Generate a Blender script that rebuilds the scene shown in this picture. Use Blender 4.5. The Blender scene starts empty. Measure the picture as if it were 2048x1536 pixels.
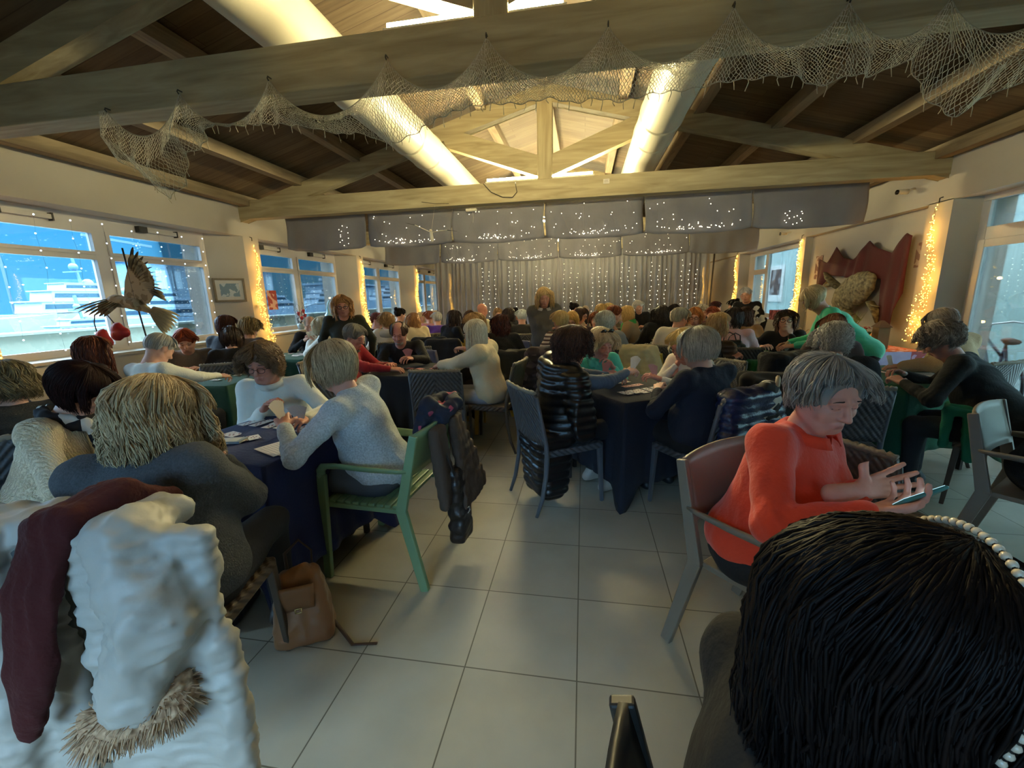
import bpy, math, random, colorsys
import numpy as np
from mathutils import Vector, Matrix

# ------------------------------------------------------------------ camera, sky, exposure
scn = bpy.context.scene
COL = scn.collection
PI = math.pi
CAM_H = 1.48

def setup_camera():
    cd = bpy.data.cameras.new('camera'); cam = bpy.data.objects.new('camera', cd); COL.objects.link(cam)
    yaw, pitch, roll = math.radians(9.85), math.radians(-11.93), math.radians(-1.44)
    cy, sy, cp, sp, cr, sr = math.cos(yaw), math.sin(yaw), math.cos(pitch), math.sin(pitch), math.cos(roll), math.sin(roll)
    F = Vector((-sy*cp, cy*cp, sp)); r = Vector((cy, sy, 0)); u = r.cross(F)
    R = cr*r + sr*u; U = -sr*r + cr*u
    m = Matrix((R, U, -F)).transposed().to_4x4(); m.translation = Vector((0, 0, CAM_H))
    cam.matrix_world = m
    cd.sensor_width = 36; cd.lens = 828/2048*36; cd.clip_start = .05; cd.clip_end = 400
    scn.camera = cam
setup_camera()

def srgb(c):
    if isinstance(c, str):
        c = c.lstrip('#'); c = [int(c[i:i+2], 16)/255 for i in (0, 2, 4)]
    return tuple(((x/12.92) if x <= .04045 else ((x+.055)/1.055)**2.4) for x in c) + (1,)

def setup_world():
    w = bpy.data.worlds.new('dusk_sky'); scn.world = w; w.use_nodes = True
    nt = w.node_tree; nt.nodes.clear()
    out = nt.nodes.new('ShaderNodeOutputWorld'); bg = nt.nodes.new('ShaderNodeBackground')
    tc = nt.nodes.new('ShaderNodeTexCoord'); sx = nt.nodes.new('ShaderNodeSeparateXYZ'); rp = nt.nodes.new('ShaderNodeValToRGB')
    nt.links.new(tc.outputs['Generated'], sx.inputs[0]); nt.links.new(sx.outputs['Z'], rp.inputs[0])
    e = rp.color_ramp.elements
    e[0].position = 0.0; e[0].color = srgb('#5fb4e0'); e[1].position = .5; e[1].color = srgb('#c4c8cc')
    n = rp.color_ramp.elements.new(.12); n.color = srgb('#4aa6e4')
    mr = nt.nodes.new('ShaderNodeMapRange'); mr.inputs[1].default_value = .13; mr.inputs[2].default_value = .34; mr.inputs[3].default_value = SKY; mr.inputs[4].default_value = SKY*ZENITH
    nt.links.new(sx.outputs['Z'], mr.inputs[0]); nt.links.new(mr.outputs[0], bg.inputs[1])      # unseen upper sky raised far above the visible band to fill the room
    nt.links.new(rp.outputs[0], bg.inputs[0])
    nt.links.new(bg.outputs[0], out.inputs[0])
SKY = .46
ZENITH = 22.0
#        # dusk daylight outside
LED_E = 350.0     # emission of the linear lamps on the tie beams
FAIRY_E = 3.2    # emission of the warm fairy bulbs
POST_W = .6      # watt of each bundle of warm lights on a pillar
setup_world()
vs = scn.view_settings
scn.display_settings.display_device = 'sRGB'
vs.view_transform = 'Standard'; vs.look = 'None'; vs.gamma = 1; vs.use_curve_mapping = False; vs.exposure = 1.95
cy = scn.cycles
cy.use_denoising = True; cy.max_bounces = 7; cy.diffuse_bounces = 4; cy.glossy_bounces = 3; cy.transparent_max_bounces = 12
cy.transmission_bounces = 4; cy.sample_clamp_indirect = 3; cy.caustics_reflective = False; cy.caustics_refractive = False

# ------------------------------------------------------------------ materials
MATS = {}
def _nodes(name):
    m = bpy.data.materials.new(name); m.use_nodes = True
    nt = m.node_tree; b = nt.nodes['Principled BSDF']; return m, nt, b
def mat(color, rough=.7, kind='plain', name=None, color2=None, scale=8., bump=.1, metal=0., spec=.5, mix=.25, attr=None, stretch=(1, 1, 1), sheen=0.):
    """a procedural material: base colour varied by noise (or waves) with bump"""
    key = (str(color), rough, kind, str(color2), scale, bump, metal, spec, mix, attr, stretch, sheen, name)
    if key in MATS: return MATS[key]
    m, nt, b = _nodes(name or kind); N = nt.nodes; L = nt.links
    c1 = srgb(color); c2 = srgb(color2) if color2 else tuple(x*.72 for x in c1[:3]) + (1,)
    b.inputs['Roughness'].default_value = rough; b.inputs['Metallic'].default_value = metal
    b.inputs['Specular IOR Level'].default_value = spec
    if sheen: b.inputs['Sheen Weight'].default_value = sheen*min(1., max(c1[:3])*2.5)
    tc = N.new('ShaderNodeTexCoord'); mp = N.new('ShaderNodeMapping'); mp.inputs['Scale'].default_value = stretch
    L.new(tc.outputs['Object'], mp.inputs[0])
    mx = N.new('ShaderNodeMix'); mx.data_type = 'RGBA'; mx.inputs[6].default_value = c1; mx.inputs[7].default_value = c2
    L.new(mx.outputs[2], b.inputs['Base Color'])
    def noise(s, d=3.):
        n = N.new('ShaderNodeTexNoise'); n.inputs['Scale'].default_value = s; n.inputs['Detail'].default_value = d; L.new(mp.outputs[0], n.inputs[0]); return n
    fac = None; h = None
    if kind in ('plain', 'plaster', 'skin', 'cloth', 'plastic', 'metal', 'paper', 'leather'):
        n = noise(scale); fac = n.outputs[0]
        if bump:
            hn = noise(scale*(12 if kind in ('cloth', 'paper') else 5), 2.); h = hn.outputs[0]
    elif kind == 'knit':
        w = N.new('ShaderNodeTexWave'); w.inputs['Scale'].default_value = scale; w.inputs['Distortion'].default_value = 6; w.inputs['Detail'].default_value = 2
        w.inputs['Detail Scale'].default_value = 2.5
        L.new(mp.outputs[0], w.inputs[0]); fac = w.outputs[1]; h = w.outputs[1]
    elif kind == 'melange':
        n = noise(scale*20, 4.); fac = n.outputs[0]; h = n.outputs[0]
    elif kind == 'wood':
        w = N.new('ShaderNodeTexNoise'); w.inputs['Scale'].default_value = scale; w.inputs['Detail'].default_value = 6; w.inputs['Distortion'].default_value = 1.2
        L.new(mp.outputs[0], w.inputs[0]); fac = w.outputs[0]; h = w.outputs[0]
    elif kind == 'hair':
        at = N.new('ShaderNodeAttribute'); at.attribute_name = 'v'; fac = at.outputs['Fac']
        n = noise(60., 2.); h = n.outputs[0]
    elif kind == 'blot':
        v = N.new('ShaderNodeTexVoronoi'); v.inputs['Scale'].default_value = scale; L.new(mp.outputs[0], v.inputs[0])
        r = N.new('ShaderNodeValToRGB'); r.color_ramp.interpolation = 'CONSTANT'
        sp_ = N.new('ShaderNodeSeparateColor'); L.new(v.outputs['Color'], sp_.inputs[0]); L.new(sp_.outputs[0], r.inputs[0])
        e = r.color_ramp.elements; e[0].color = (0, 0, 0, 1); e[1].position = 1-mix; e[1].color = (1, 1, 1, 1)
        L.new(r.outputs[0], mx.inputs[0]); mix = None
    elif kind == 'stripe':
        s = N.new('ShaderNodeSeparateXYZ'); L.new(mp.outputs[0], s.inputs[0])
        mt = N.new('ShaderNodeMath'); mt.operation = 'MULTIPLY'; mt.inputs[1].default_value = scale; L.new(s.outputs[2], mt.inputs[0])
        fr = N.new('ShaderNodeMath'); fr.operation = 'FRACT'; L.new(mt.outputs[0], fr.inputs[0])
        gt = N.new('ShaderNodeMath'); gt.operation = 'GREATER_THAN'; gt.inputs[1].default_value = .55; L.new(fr.outputs[0], gt.inputs[0])
        L.new(gt.outputs[0], mx.inputs[0]); mix = None
    if mix is not None and fac is not None:
        if kind == 'hair': L.new(fac, mx.inputs[0])
        else:
            r = N.new('ShaderNodeMapRange'); r.inputs[1].default_value = .3; r.inputs[2].default_value = .7; r.inputs[4].default_value = mix*1.6 if kind not in ('knit', 'melange', 'wood') else mix*2.2
            L.new(fac, r.inputs[0]); L.new(r.outputs[0], mx.inputs[0])
    if h is not None and bump:
        bp = N.new('ShaderNodeBump'); bp.inputs['Strength'].default_value = bump; bp.inputs['Distance'].default_value = .01
        L.new(h, bp.inputs['Height']); L.new(bp.outputs[0], b.inputs['Normal'])
    MATS[key] = m; return m
def emat(color, strength, name='glow'):
    key = ('e', color, strength)
    if key in MATS: return MATS[key]
    m, nt, b = _nodes(name); b.inputs['Base Color'].default_value = srgb(color)
    b.inputs['Emission Color'].default_value = srgb(color); b.inputs['Emission Strength'].default_value = strength
    MATS[key] = m; return m
def skin_mat(color, lip='#b5685f'):
    key = ('skin', color)
    if key in MATS: return MATS[key]
    m, nt, b = _nodes('skin'); N = nt.nodes; L = nt.links
    at = N.new('ShaderNodeAttribute'); at.attribute_name = 'lip'
    n = N.new('ShaderNodeTexNoise'); n.inputs['Scale'].default_value = 22; n.inputs['Detail'].default_value = 4
    tc = N.new('ShaderNodeTexCoord'); L.new(tc.outputs['Object'], n.inputs[0])
    m1 = N.new('ShaderNodeMix'); m1.data_type = 'RGBA'; c = srgb(color); m1.inputs[6].default_value = c; m1.inputs[7].default_value = (c[0]*.88, c[1]*.66, c[2]*.62, 1)
    r = N.new('ShaderNodeMapRange'); r.inputs[1].default_value = .4; r.inputs[2].default_value = .75; r.inputs[4].default_value = .5; L.new(n.outputs[0], r.inputs[0]); L.new(r.outputs[0], m1.inputs[0])
    m2 = N.new('ShaderNodeMix'); m2.data_type = 'RGBA'; m2.inputs[7].default_value = srgb(lip); L.new(m1.outputs[2], m2.inputs[6]); L.new(at.outputs['Fac'], m2.inputs[0])
    L.new(m2.outputs[2], b.inputs['Base Color']); b.inputs['Roughness'].default_value = .55
    bp = N.new('ShaderNodeBump'); bp.inputs['Strength'].default_value = .12; bp.inputs['Distance'].default_value = .004
    n2 = N.new('ShaderNodeTexNoise'); n2.inputs['Scale'].default_value = 160; L.new(tc.outputs['Object'], n2.inputs[0]); L.new(n2.outputs[0], bp.inputs['Height']); L.new(bp.outputs[0], b.inputs['Normal'])
    MATS[key] = m; return m
def glass_mat(tint='#e8f4f6', refl=.9):
    key = ('glass', tint, refl)
    if key in MATS: return MATS[key]
    m = bpy.data.materials.new('glass'); m.use_nodes = True; nt = m.node_tree; nt.nodes.clear()
    o = nt.nodes.new('ShaderNodeOutputMaterial'); mx = nt.nodes.new('ShaderNodeMixShader'); t = nt.nodes.new('ShaderNodeBsdfTransparent'); g = nt.nodes.new('ShaderNodeBsdfGlossy'); f = nt.nodes.new('ShaderNodeFresnel')
    t.inputs[0].default_value = srgb(tint); g.inputs['Roughness'].default_value = .01; f.inputs[0].default_value = 1.5
    mm = nt.nodes.new('ShaderNodeMath'); mm.operation = 'MULTIPLY'; mm.inputs[1].default_value = refl
    nt.links.new(f.outputs[0], mm.inputs[0]); nt.links.new(mm.outputs[0], mx.inputs[0]); nt.links.new(t.outputs[0], mx.inputs[1]); nt.links.new(g.outputs[0], mx.inputs[2]); nt.links.new(mx.outputs[0], o.inputs[0])
    MATS[key] = m; return m

# ------------------------------------------------------------------ mesh builder
class MB:
    """collects boxes, tubes, lathes ... and links them as ONE mesh object"""
    def __init__(s): s.V = []; s.F = []; s.n = 0; s.mi = []; s.sm = []
    def add(s, v, f, mi=0, smooth=False):
        v = np.asarray(v, float).reshape(-1, 3); s.V.append(v)
        for q in f: s.F.append(tuple(int(i)+s.n for i in q)); s.mi.append(mi); s.sm.append(smooth)
        s.n += len(v); return s
    def box(s, c, d, rz=0, R=None, mi=0, taper=1.):
        x, y, z = d[0]/2, d[1]/2, d[2]/2; t = taper
        v = np.array([(-x, -y, -z), (x, -y, -z), (x, y, -z), (-x, y, -z), (-x*t, -y*t, z), (x*t, -y*t, z), (x*t, y*t, z), (-x*t, y*t, z)], float)
        if R is not None: v = v@np.asarray(R).T
        if rz: v = v@rotz(rz).T
        return s.add(v+np.array(c), [(0, 3, 2, 1), (4, 5, 6, 7), (0, 1, 5, 4), (1, 2, 6, 5), (2, 3, 7, 6), (3, 0, 4, 7)], mi)
    def bb(s, lo, hi, mi=0):
        lo = np.array(lo, float); hi = np.array(hi, float); return s.box((lo+hi)/2, hi-lo, mi=mi)
    def beam(s, a, b, w, h, up=(0, 0, 1), mi=0, w2=None, h2=None):
        a = np.array(a, float); b = np.array(b, float); d = b-a; d /= np.linalg.norm(d)
        x = np.cross(d, up); x /= (np.linalg.norm(x)+1e-9); y = np.cross(x, d)
        w2 = w if w2 is None else w2; h2 = h if h2 is None else h2
        v = [a-x*w/2-y*h/2, a+x*w/2-y*h/2, a+x*w/2+y*h/2, a-x*w/2+y*h/2, b-x*w2/2-y*h2/2, b+x*w2/2-y*h2/2, b+x*w2/2+y*h2/2, b-x*w2/2+y*h2/2]
        return s.add(v, [(0, 1, 2, 3), (4, 7, 6, 5), (0, 4, 5, 1), (1, 5, 6, 2), (2, 6, 7, 3), (3, 7, 4, 0)], mi)
    def tube(s, pts, r, n=8, mi=0, caps=True, smooth=True, flat=1., up=None):
        P = np.array(pts, float); m = len(P); r = np.full(m, r, float) if np.isscalar(r) else np.array(r, float)
        T = np.gradient(P, axis=0); T /= (np.linalg.norm(T, axis=1, keepdims=True)+1e-9)
        u = np.array(up, float) if up is not None else np.array([0, 0, 1.]) if abs(T[0, 2]) < .9 else np.array([1., 0, 0])
        V = []
        x = np.cross(T[0], u); x /= (np.linalg.norm(x)+1e-9)
        for i in range(m):
            x = x - T[i]*np.dot(x, T[i]); x /= (np.linalg.norm(x)+1e-9); y = np.cross(T[i], x)
            for k in range(n):
                a = 2*PI*k/n; V.append(P[i]+r[i]*(math.cos(a)*x+math.sin(a)*y*flat))
        F = [(i*n+k, i*n+(k+1) % n, (i+1)*n+(k+1) % n, (i+1)*n+k) for i in range(m-1) for k in range(n)]
        if caps: F += [tuple(range(n-1, -1, -1)), tuple((m-1)*n+k for k in range(n))]
        return s.add(V, F, mi, smooth)
    def lathe(s, prof, c=(0, 0, 0), n=20, mi=0, smooth=True, R=None, sx=1., sy=1.):
        V = [(r*math.cos(2*PI*k/n)*sx, r*math.sin(2*PI*k/n)*sy, z) for r, z in prof for k in range(n)]
        V = np.array(V)
        if R is not None: V = V@np.asarray(R).T
        m = len(prof); F = [(i*n+k, i*n+(k+1) % n, (i+1)*n+(k+1) % n, (i+1)*n+k) for i in range(m-1) for k in range(n)]
        return s.add(V+np.array(c), F, mi, smooth)
    def ball(s, c, r, n=12, mi=0, sc=(1, 1, 1), R=None):
        prof = [(math.sin(PI*i/n)*1., -math.cos(PI*i/n)) for i in range(n+1)]
        V = np.array([(q*math.cos(2*PI*k/n), q*math.sin(2*PI*k/n), z) for q, z in prof for k in range(n)])*r*np.array(sc)
        if R is not None: V = V@np.asarray(R).T
        F = [(i*n+k, i*n+(k+1) % n, (i+1)*n+(k+1) % n, (i+1)*n+k) for i in range(n) for k in range(n)]
        return s.add(V+np.array(c), F, mi, True)
    def prism(s, poly, y0, y1, mi=0, plane='xz', smooth=False):
        """extrude a 2D outline between two offsets"""
        k = len(poly); V = []
        for t in (y0, y1):
            for a, b in poly: V.append((a, t, b) if plane == 'xz' else (t, a, b) if plane == 'yz' else (a, b, t))
        F = [tuple(range(k)), tuple(range(2*k-1, k-1, -1))]+[(i, (i+1) % k, k+(i+1) % k, k+i) for i in range(k)]
        return s.add(V, F, mi, smooth)
    def grid(s, P, mi=0, smooth=True, closed=False):
        """P: array rows x cols x 3"""
        P = np.asarray(P, float); a, b = P.shape[:2]
        F = [(i*b+j, i*b+(j+1) % b, (i+1)*b+(j+1) % b, (i+1)*b+j) for i in range(a-1) for j in range(b if closed else b-1)]
        return s.add(P.reshape(-1, 3), F, mi, smooth)
    def build(s, name, mats, parent=None, loc=None, rz=0, bevel=0, solid=0, subsurf=0):
        V = np.concatenate(s.V) if s.V else np.zeros((0, 3)); me = bpy.data.meshes.new(name)
        me.from_pydata(V.tolist(), [], s.F); me.polygons.foreach_set('material_index', s.mi); me.polygons.foreach_set('use_smooth', s.sm)
        for m in (mats if isinstance(mats, (list, tuple)) else [mats]): me.materials.append(m)
        me.update(); return link(name, me, parent, loc, rz, bevel, solid, subsurf)
def link(name, me, parent=None, loc=None, rz=0, bevel=0, solid=0, subsurf=0):
    o = bpy.data.objects.new(name, me); COL.objects.link(o)
    if parent is not None: o.parent = parent
    if loc is not None: o.location = loc
    if rz: o.rotation_euler = (0, 0, rz)
    if bevel:
        m = o.modifiers.new('edge', 'BEVEL'); m.width = bevel; m.segments = 2; m.limit_method = 'ANGLE'
    if solid:
        m = o.modifiers.new('thick', 'SOLIDIFY'); m.thickness = solid; m.offset = 0
    if subsurf:
        m = o.modifiers.new('soft', 'SUBSURF'); m.levels = subsurf; m.render_levels = subsurf
    return o
def rotz(a): c, s = math.cos(a), math.sin(a); return np.array([[c, -s, 0], [s, c, 0], [0, 0, 1.]])
def rotx(a): c, s = math.cos(a), math.sin(a); return np.array([[1., 0, 0], [0, c, -s], [0, s, c]])
def roty(a): c, s = math.cos(a), math.sin(a); return np.array([[c, 0, s], [0, 1., 0], [-s, 0, c]])
def tag(o, label, cat, group=None, kind=None):
    if label: o['label'] = label
    if cat: o['category'] = cat
    if group: o['group'] = group
    if kind: o['kind'] = kind
    return o
def thing(name, loc, rz=0, label=None, cat=None, group=None):
    o = bpy.data.objects.new(name, None); COL.objects.link(o); o.location = loc; o.rotation_euler = (0, 0, rz); o.empty_display_size = .1
    return tag(o, label, cat, group)
def struct(o): o['kind'] = 'structure'; return o
def dup(o, loc, rz=None, label=None, group=None, parent=None):
    kids = [c for c in o.children]
    r = o.copy(); COL.objects.link(r); r.location = loc
    if rz is not None: r.rotation_euler = (0, 0, rz)
    if label: r['label'] = label
    if group: r['group'] = group
    if parent is not None: r.parent = parent
    for ch in kids:
        c = ch.copy(); COL.objects.link(c); c.parent = r
        for g in ch.children:
            d = g.copy(); COL.objects.link(d); d.parent = c
    return r

# ------------------------------------------------------------------ implicit surfaces -> meshes
class Vol:
    """a signed distance grid: blends tapered capsules and ellipsoids and meshes the result"""
    def __init__(s, lo, hi, h):
        s.lo = np.array(lo, float); s.h = h; s.n = np.maximum(4, np.ceil((np.array(hi)-s.lo)/h).astype(int)+1)
        s.F = np.full(s.n, .3, np.float32)
        s.ax = [s.lo[i]+h*np.arange(s.n[i]) for i in range(3)]
    def _win(s, lo, hi):
        i0 = np.clip(np.floor((np.array(lo)-s.lo)/s.h).astype(int), 0, s.n); i1 = np.clip(np.ceil((np.array(hi)-s.lo)/s.h).astype(int)+1, 0, s.n)
        if (i1 <= i0).any(): return None, None
        sl = tuple(slice(a, b) for a, b in zip(i0, i1))
        g = np.stack(np.meshgrid(*[s.ax[k][sl[k]] for k in range(3)], indexing='ij'), -1).astype(np.float32)
        return sl, g
    def _put(s, sl, d, k, sub):
        f = s.F[sl]
        if sub: f = -f
        h = np.clip(.5+.5*(f-d)/k, 0, 1); r = f*(1-h)+d*h-k*h*(1-h)
        s.F[sl] = -r if sub else r
    def cone(s, a, b, r1, r2=None, k=.015, sub=False, flat=None):
        r2 = r1 if r2 is None else r2; a = np.array(a, float); b = np.array(b, float); m = max(r1, r2)+k+2*s.h
        sl, g = s._win(np.minimum(a, b)-m, np.maximum(a, b)+m)
        if sl is None: return s
        ab = b-a; q = g-a.astype(np.float32); t = np.clip((q@ab.astype(np.float32))/max(ab@ab, 1e-9), 0, 1)
        e = q-t[..., None]*ab.astype(np.float32)
        if flat is not None: e = e*np.array(flat, np.float32)
        d = np.sqrt((e*e).sum(-1))-(r1+(r2-r1)*t); s._put(sl, d, k, sub); return s
    def ell(s, c, r, R=None, k=.015, sub=False):
        c = np.array(c, float); r = np.array(r, float); m = r.max()+k+2*s.h
        sl, g = s._win(c-m, c+m)
        if sl is None: return s
        q = g-c.astype(np.float32)
        if R is not None: q = q@np.asarray(R, np.float32)
        k0 = np.sqrt(((q/r)**2).sum(-1)); k1 = np.sqrt(((q/(r*r))**2).sum(-1))+1e-6
        s._put(sl, (k0*(k0-1)/k1).astype(np.float32), k, sub); return s
    def box(s, c, d, R=None, k=.01, r=.01, sub=False):
        c = np.array(c, float); d = np.array(d, float)/2; m = np.linalg.norm(d)+k+2*s.h
        sl, g = s._win(c-m, c+m)
        if sl is None: return s
        q = g-c.astype(np.float32)
        if R is not None: q = q@np.asarray(R, np.float32)
        q = np.abs(q)-(d-r).astype(np.float32)
        dd = np.sqrt((np.maximum(q, 0)**2).sum(-1))+np.minimum(q.max(-1), 0)-r; s._put(sl, dd.astype(np.float32), k, sub); return s
    def cut(s, z0=None, z1=None):
        if z0 is not None: s.F = np.maximum(s.F, (z0-s.ax[2])[None, None, :].astype(np.float32))
        if z1 is not None: s.F = np.maximum(s.F, (s.ax[2]-z1)[None, None, :].astype(np.float32))
        return s
    def mesh(s, smooth=1):
        F = s.F; F[0] = F[-1] = .3; F[:, 0] = F[:, -1] = .3; F[:, :, 0] = F[:, :, -1] = .3
        I = F < 0; nx, ny, nz = s.n
        cs = [(a, b, c) for a in (0, 1) for b in (0, 1) for c in (0, 1)]
        cnt = sum(I[a:nx-1+a, b:ny-1+b, c:nz-1+c].astype(np.int8) for a, b, c in cs)
        act = (cnt > 0) & (cnt < 8); ids = -np.ones(act.shape, np.int64); ix = np.argwhere(act); m = len(ix)
        if m == 0: return np.zeros((0, 3)), np.zeros((0, 4), int)
        ids[act] = np.arange(m)
        vals = {c: F[ix[:, 0]+c[0], ix[:, 1]+c[1], ix[:, 2]+c[2]] for c in cs}
        acc = np.zeros((m, 3)); w = np.zeros(m)
        for c in cs:
            for ax in range(3):
                if c[ax]: continue
                d = list(c); d[ax] = 1; d = tuple(d); fa, fb = vals[c], vals[d]; x = (fa < 0) != (fb < 0)
                t = np.where(x, fa/np.where(x, fa-fb, 1), 0)
                p = np.array(c, float)[None].repeat(m, 0); p[:, ax] = t; acc += p*x[:, None]; w += x
        V = s.lo+s.h*(ix+acc/w[:, None])
        Q = []
        for ax in range(3):
            o1, o2 = (ax+1) % 3, (ax+2) % 3
            A = I.take(range(0, s.n[ax]-1), ax); B = I.take(range(1, s.n[ax]), ax)
            e = np.argwhere(A != B); e = e[(e[:, o1] > 0) & (e[:, o2] > 0) & (e[:, o1] < s.n[o1]-1) & (e[:, o2] < s.n[o2]-1)]
            ins = A[e[:, 0], e[:, 1], e[:, 2]]
            def cell(d1, d2):
                q = e.copy(); q[:, o1] -= d1; q[:, o2] -= d2; return ids[q[:, 0], q[:, 1], q[:, 2]]
            q = np.stack([cell(1, 1), cell(0, 1), cell(0, 0), cell(1, 0)], 1); q[~ins] = q[~ins][:, ::-1]; Q.append(q)
        Q = np.concatenate(Q)
        for _ in range(smooth):
            a = np.zeros_like(V); n = np.zeros(m)
            for i in range(4):
                np.add.at(a, Q[:, i], V[Q[:, (i+1) % 4]]); np.add.at(n, Q[:, i], 1)
            V = V*.45+.55*a/np.maximum(n, 1)[:, None]
        return V, Q
def normals(V, Q):
    n = np.cross(V[Q[:, 2]]-V[Q[:, 0]], V[Q[:, 3]]-V[Q[:, 1]]); N = np.zeros_like(V)
    for i in range(4): np.add.at(N, Q[:, i], n)
    return N/(np.linalg.norm(N, axis=1, keepdims=True)+1e-12)
def wob(V, f, seed=0, n=5):
    """cheap smooth noise"""
    r = np.random.RandomState(seed); o = np.zeros(len(V))
    for i in range(n):
        k = r.normal(size=3); k *= f*(1+.5*i)/np.linalg.norm(k); o += np.sin(V@k+r.uniform(0, 6.28))/(1+.4*i)
    return o/2.2
def ridged(V, f, seed=0): return 1-np.abs(wob(V, f, seed))*1.6
class Mesh:
    """concatenates quad meshes with a float attribute and links them as one object"""
    def __init__(s): s.V = []; s.Q = []; s.n = 0; s.a = []; s.mi = []
    def add(s, V, Q, a=None, mi=0):
        V = np.asarray(V, float); Q = np.asarray(Q, int).reshape(-1, 4)
        if len(V) == 0: return s
        s.V.append(V); s.Q.append(Q+s.n); s.n += len(V); s.a.append(np.zeros(len(V)) if a is None else np.asarray(a, float)); s.mi.append(np.full(len(Q), mi)); return s
    def build(s, name, mats, parent=None, attr='v', loc=None, rz=0):
        V = np.concatenate(s.V); Q = np.concatenate(s.Q); me = bpy.data.meshes.new(name)
        me.vertices.add(len(V)); me.vertices.foreach_set('co', V.astype(np.float32).ravel())
        me.loops.add(len(Q)*4); me.loops.foreach_set('vertex_index', Q.astype(np.int32).ravel())
        me.polygons.add(len(Q)); me.polygons.foreach_set('loop_start', (np.arange(len(Q))*4).astype(np.int32))
        me.polygons.foreach_set('use_smooth', np.ones(len(Q), bool)); me.polygons.foreach_set('material_index', np.concatenate(s.mi).astype(np.int32))
        for m in (mats if isinstance(mats, (list, tuple)) else [mats]): me.materials.append(m)
        me.update(calc_edges=True)
        at = me.attributes.new(attr, 'FLOAT', 'POINT'); at.data.foreach_set('value', np.concatenate(s.a).astype(np.float32))
        return link(name, me, parent, loc, rz)
def tubes_quads(paths, radii, n=3, vals=None, flat=1.):
    """many tubes at once: paths (S,M,3), radii (S,M)"""
    P = np.asarray(paths, float); S, M = P.shape[:2]; T = np.gradient(P, axis=1); T /= (np.linalg.norm(T, axis=2, keepdims=True)+1e-9)
    ref = np.array([.37, .61, .7]); X = np.cross(T, ref); X /= (np.linalg.norm(X, axis=2, keepdims=True)+1e-9); Y = np.cross(T, X)
    R = np.asarray(radii, float)[..., None]; rings = []
    for k in range(n):
        a = 2*PI*k/n; rings.append(P+R*(math.cos(a)*X+math.sin(a)*Y*flat))
    V = np.stack(rings, 2).reshape(-1, 3)
    i = (np.arange(S)[:, None, None]*M+np.arange(M-1)[None, :, None])*n; k = np.arange(n)[None, None, :]; k2 = (k+1) % n
    Q = np.stack([i+k, i+k2, i+n+k2, i+n+k], -1).reshape(-1, 4)
    A = None if vals is None else np.repeat(np.asarray(vals), M*n)
    return V, Q, A
# ------------------------------------------------------------------ people
RNG = np.random.RandomState(7)
RES = {'hero': dict(head=.0033, top=.008, hand=.0032, leg=.014, hair=.008, strands=2600, hw=.0021, seg=13),
       'near': dict(head=.005, top=.011, hand=.0042, leg=.018, hair=.010, strands=1300, hw=.0028, seg=11),
       'mid': dict(head=.0075, top=.015, hand=.0055, leg=.024, hair=.012, strands=420, hw=.0048, seg=8),
       'far': dict(head=.010, top=.019, hand=.0075, leg=.03, hair=.015, strands=150, hw=.008, seg=7)}

def head_mesh(h, neck_to, age=.5, male=False, full=1.):
    """head in its own frame (face towards +y, crown at z=.12) with the neck ending at neck_to"""
    nt = np.array(neck_to); lo = np.minimum([-.11, -.13, -.14], nt-.075); hi = np.maximum([.11, .15, .145], nt+.075)
    v = Vol(lo, hi, h); f = full
    v.ell((0, -.018, .035), (.077, .097, .085)); v.ell((0, .022, -.022), (.064*f, .068, .086), k=.03)
    v.cone((-.02, .052, -.092), (.02, .052, -.092), .022*f, k=.03)
    for s in (-1, 1):
        v.cone((s*.052*f, .0, -.05), (s*.02, .045, -.09), .022*f, .018, k=.03)      # jaw
        v.ell((s*.038, .058, -.028), (.026*f, .024, .024), k=.02)                     # cheek
        v.ell((s*.031, .097, .004), (.019, .014, .012), k=.012, sub=True)             # socket
        v.cone((s*.014, .087, .024), (s*.046, .074, .022), .010, .008, k=.012)        # brow
    if h < .009:
        for s in (-1, 1): v.ell((s*.031, .078, .004), (.0145, .012, .0115), k=.004)  # eyelid
    v.cone((0, .088, .012), (0, .109, -.028), .0075, .0115, k=.01)                    # nose
    for s in (-1, 1): v.cone((s*.010, .098, -.034), (s*.013, .092, -.034), .0075, k=.008)
    if h < .009:
        v.cone((-.017, .083, -.060), (0, .0885, -.0575), .006, .0075, k=.006); v.cone((.017, .083, -.060), (0, .0885, -.0575), .006, .0075, k=.006)
        v.cone((-.013, .083, -.071), (.013, .083, -.071), .008, k=.008)
        v.cone((-.024, .098, -.0652), (.024, .098, -.0652), .0035, .0035, k=.004, sub=True)
        for s in (-1, 1): v.cone((s*.022, .098, -.036), (s*.036, .084, -.058), .004, .003, k=.01, sub=True)   # fold beside the mouth
        v.cone((-.01, .099, -.081), (.01, .099, -.081), .006, k=.01, sub=True)
    for s in (-1, 1):
        v.ell((s*.078, -.004, 0), (.011, .021, .032), k=.008); v.ell((s*.088, .004, .004), (.006, .010, .018), k=.006, sub=True)
    v.cone((0, -.015, -.045), nt*.85, .050 if not male else .056, .052 if not male else .06, k=.03)
    v.cone(nt*.8, nt, .052, .058, k=.03)
    V, Q = v.mesh(1)
    lip = np.exp(-((np.abs(V[:, 0])/.021)**4)-((V[:, 2]+.0655)/.010)**4)*(V[:, 1] > .07)
    return V, Q, np.clip(lip, 0, 1)*.55

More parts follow.
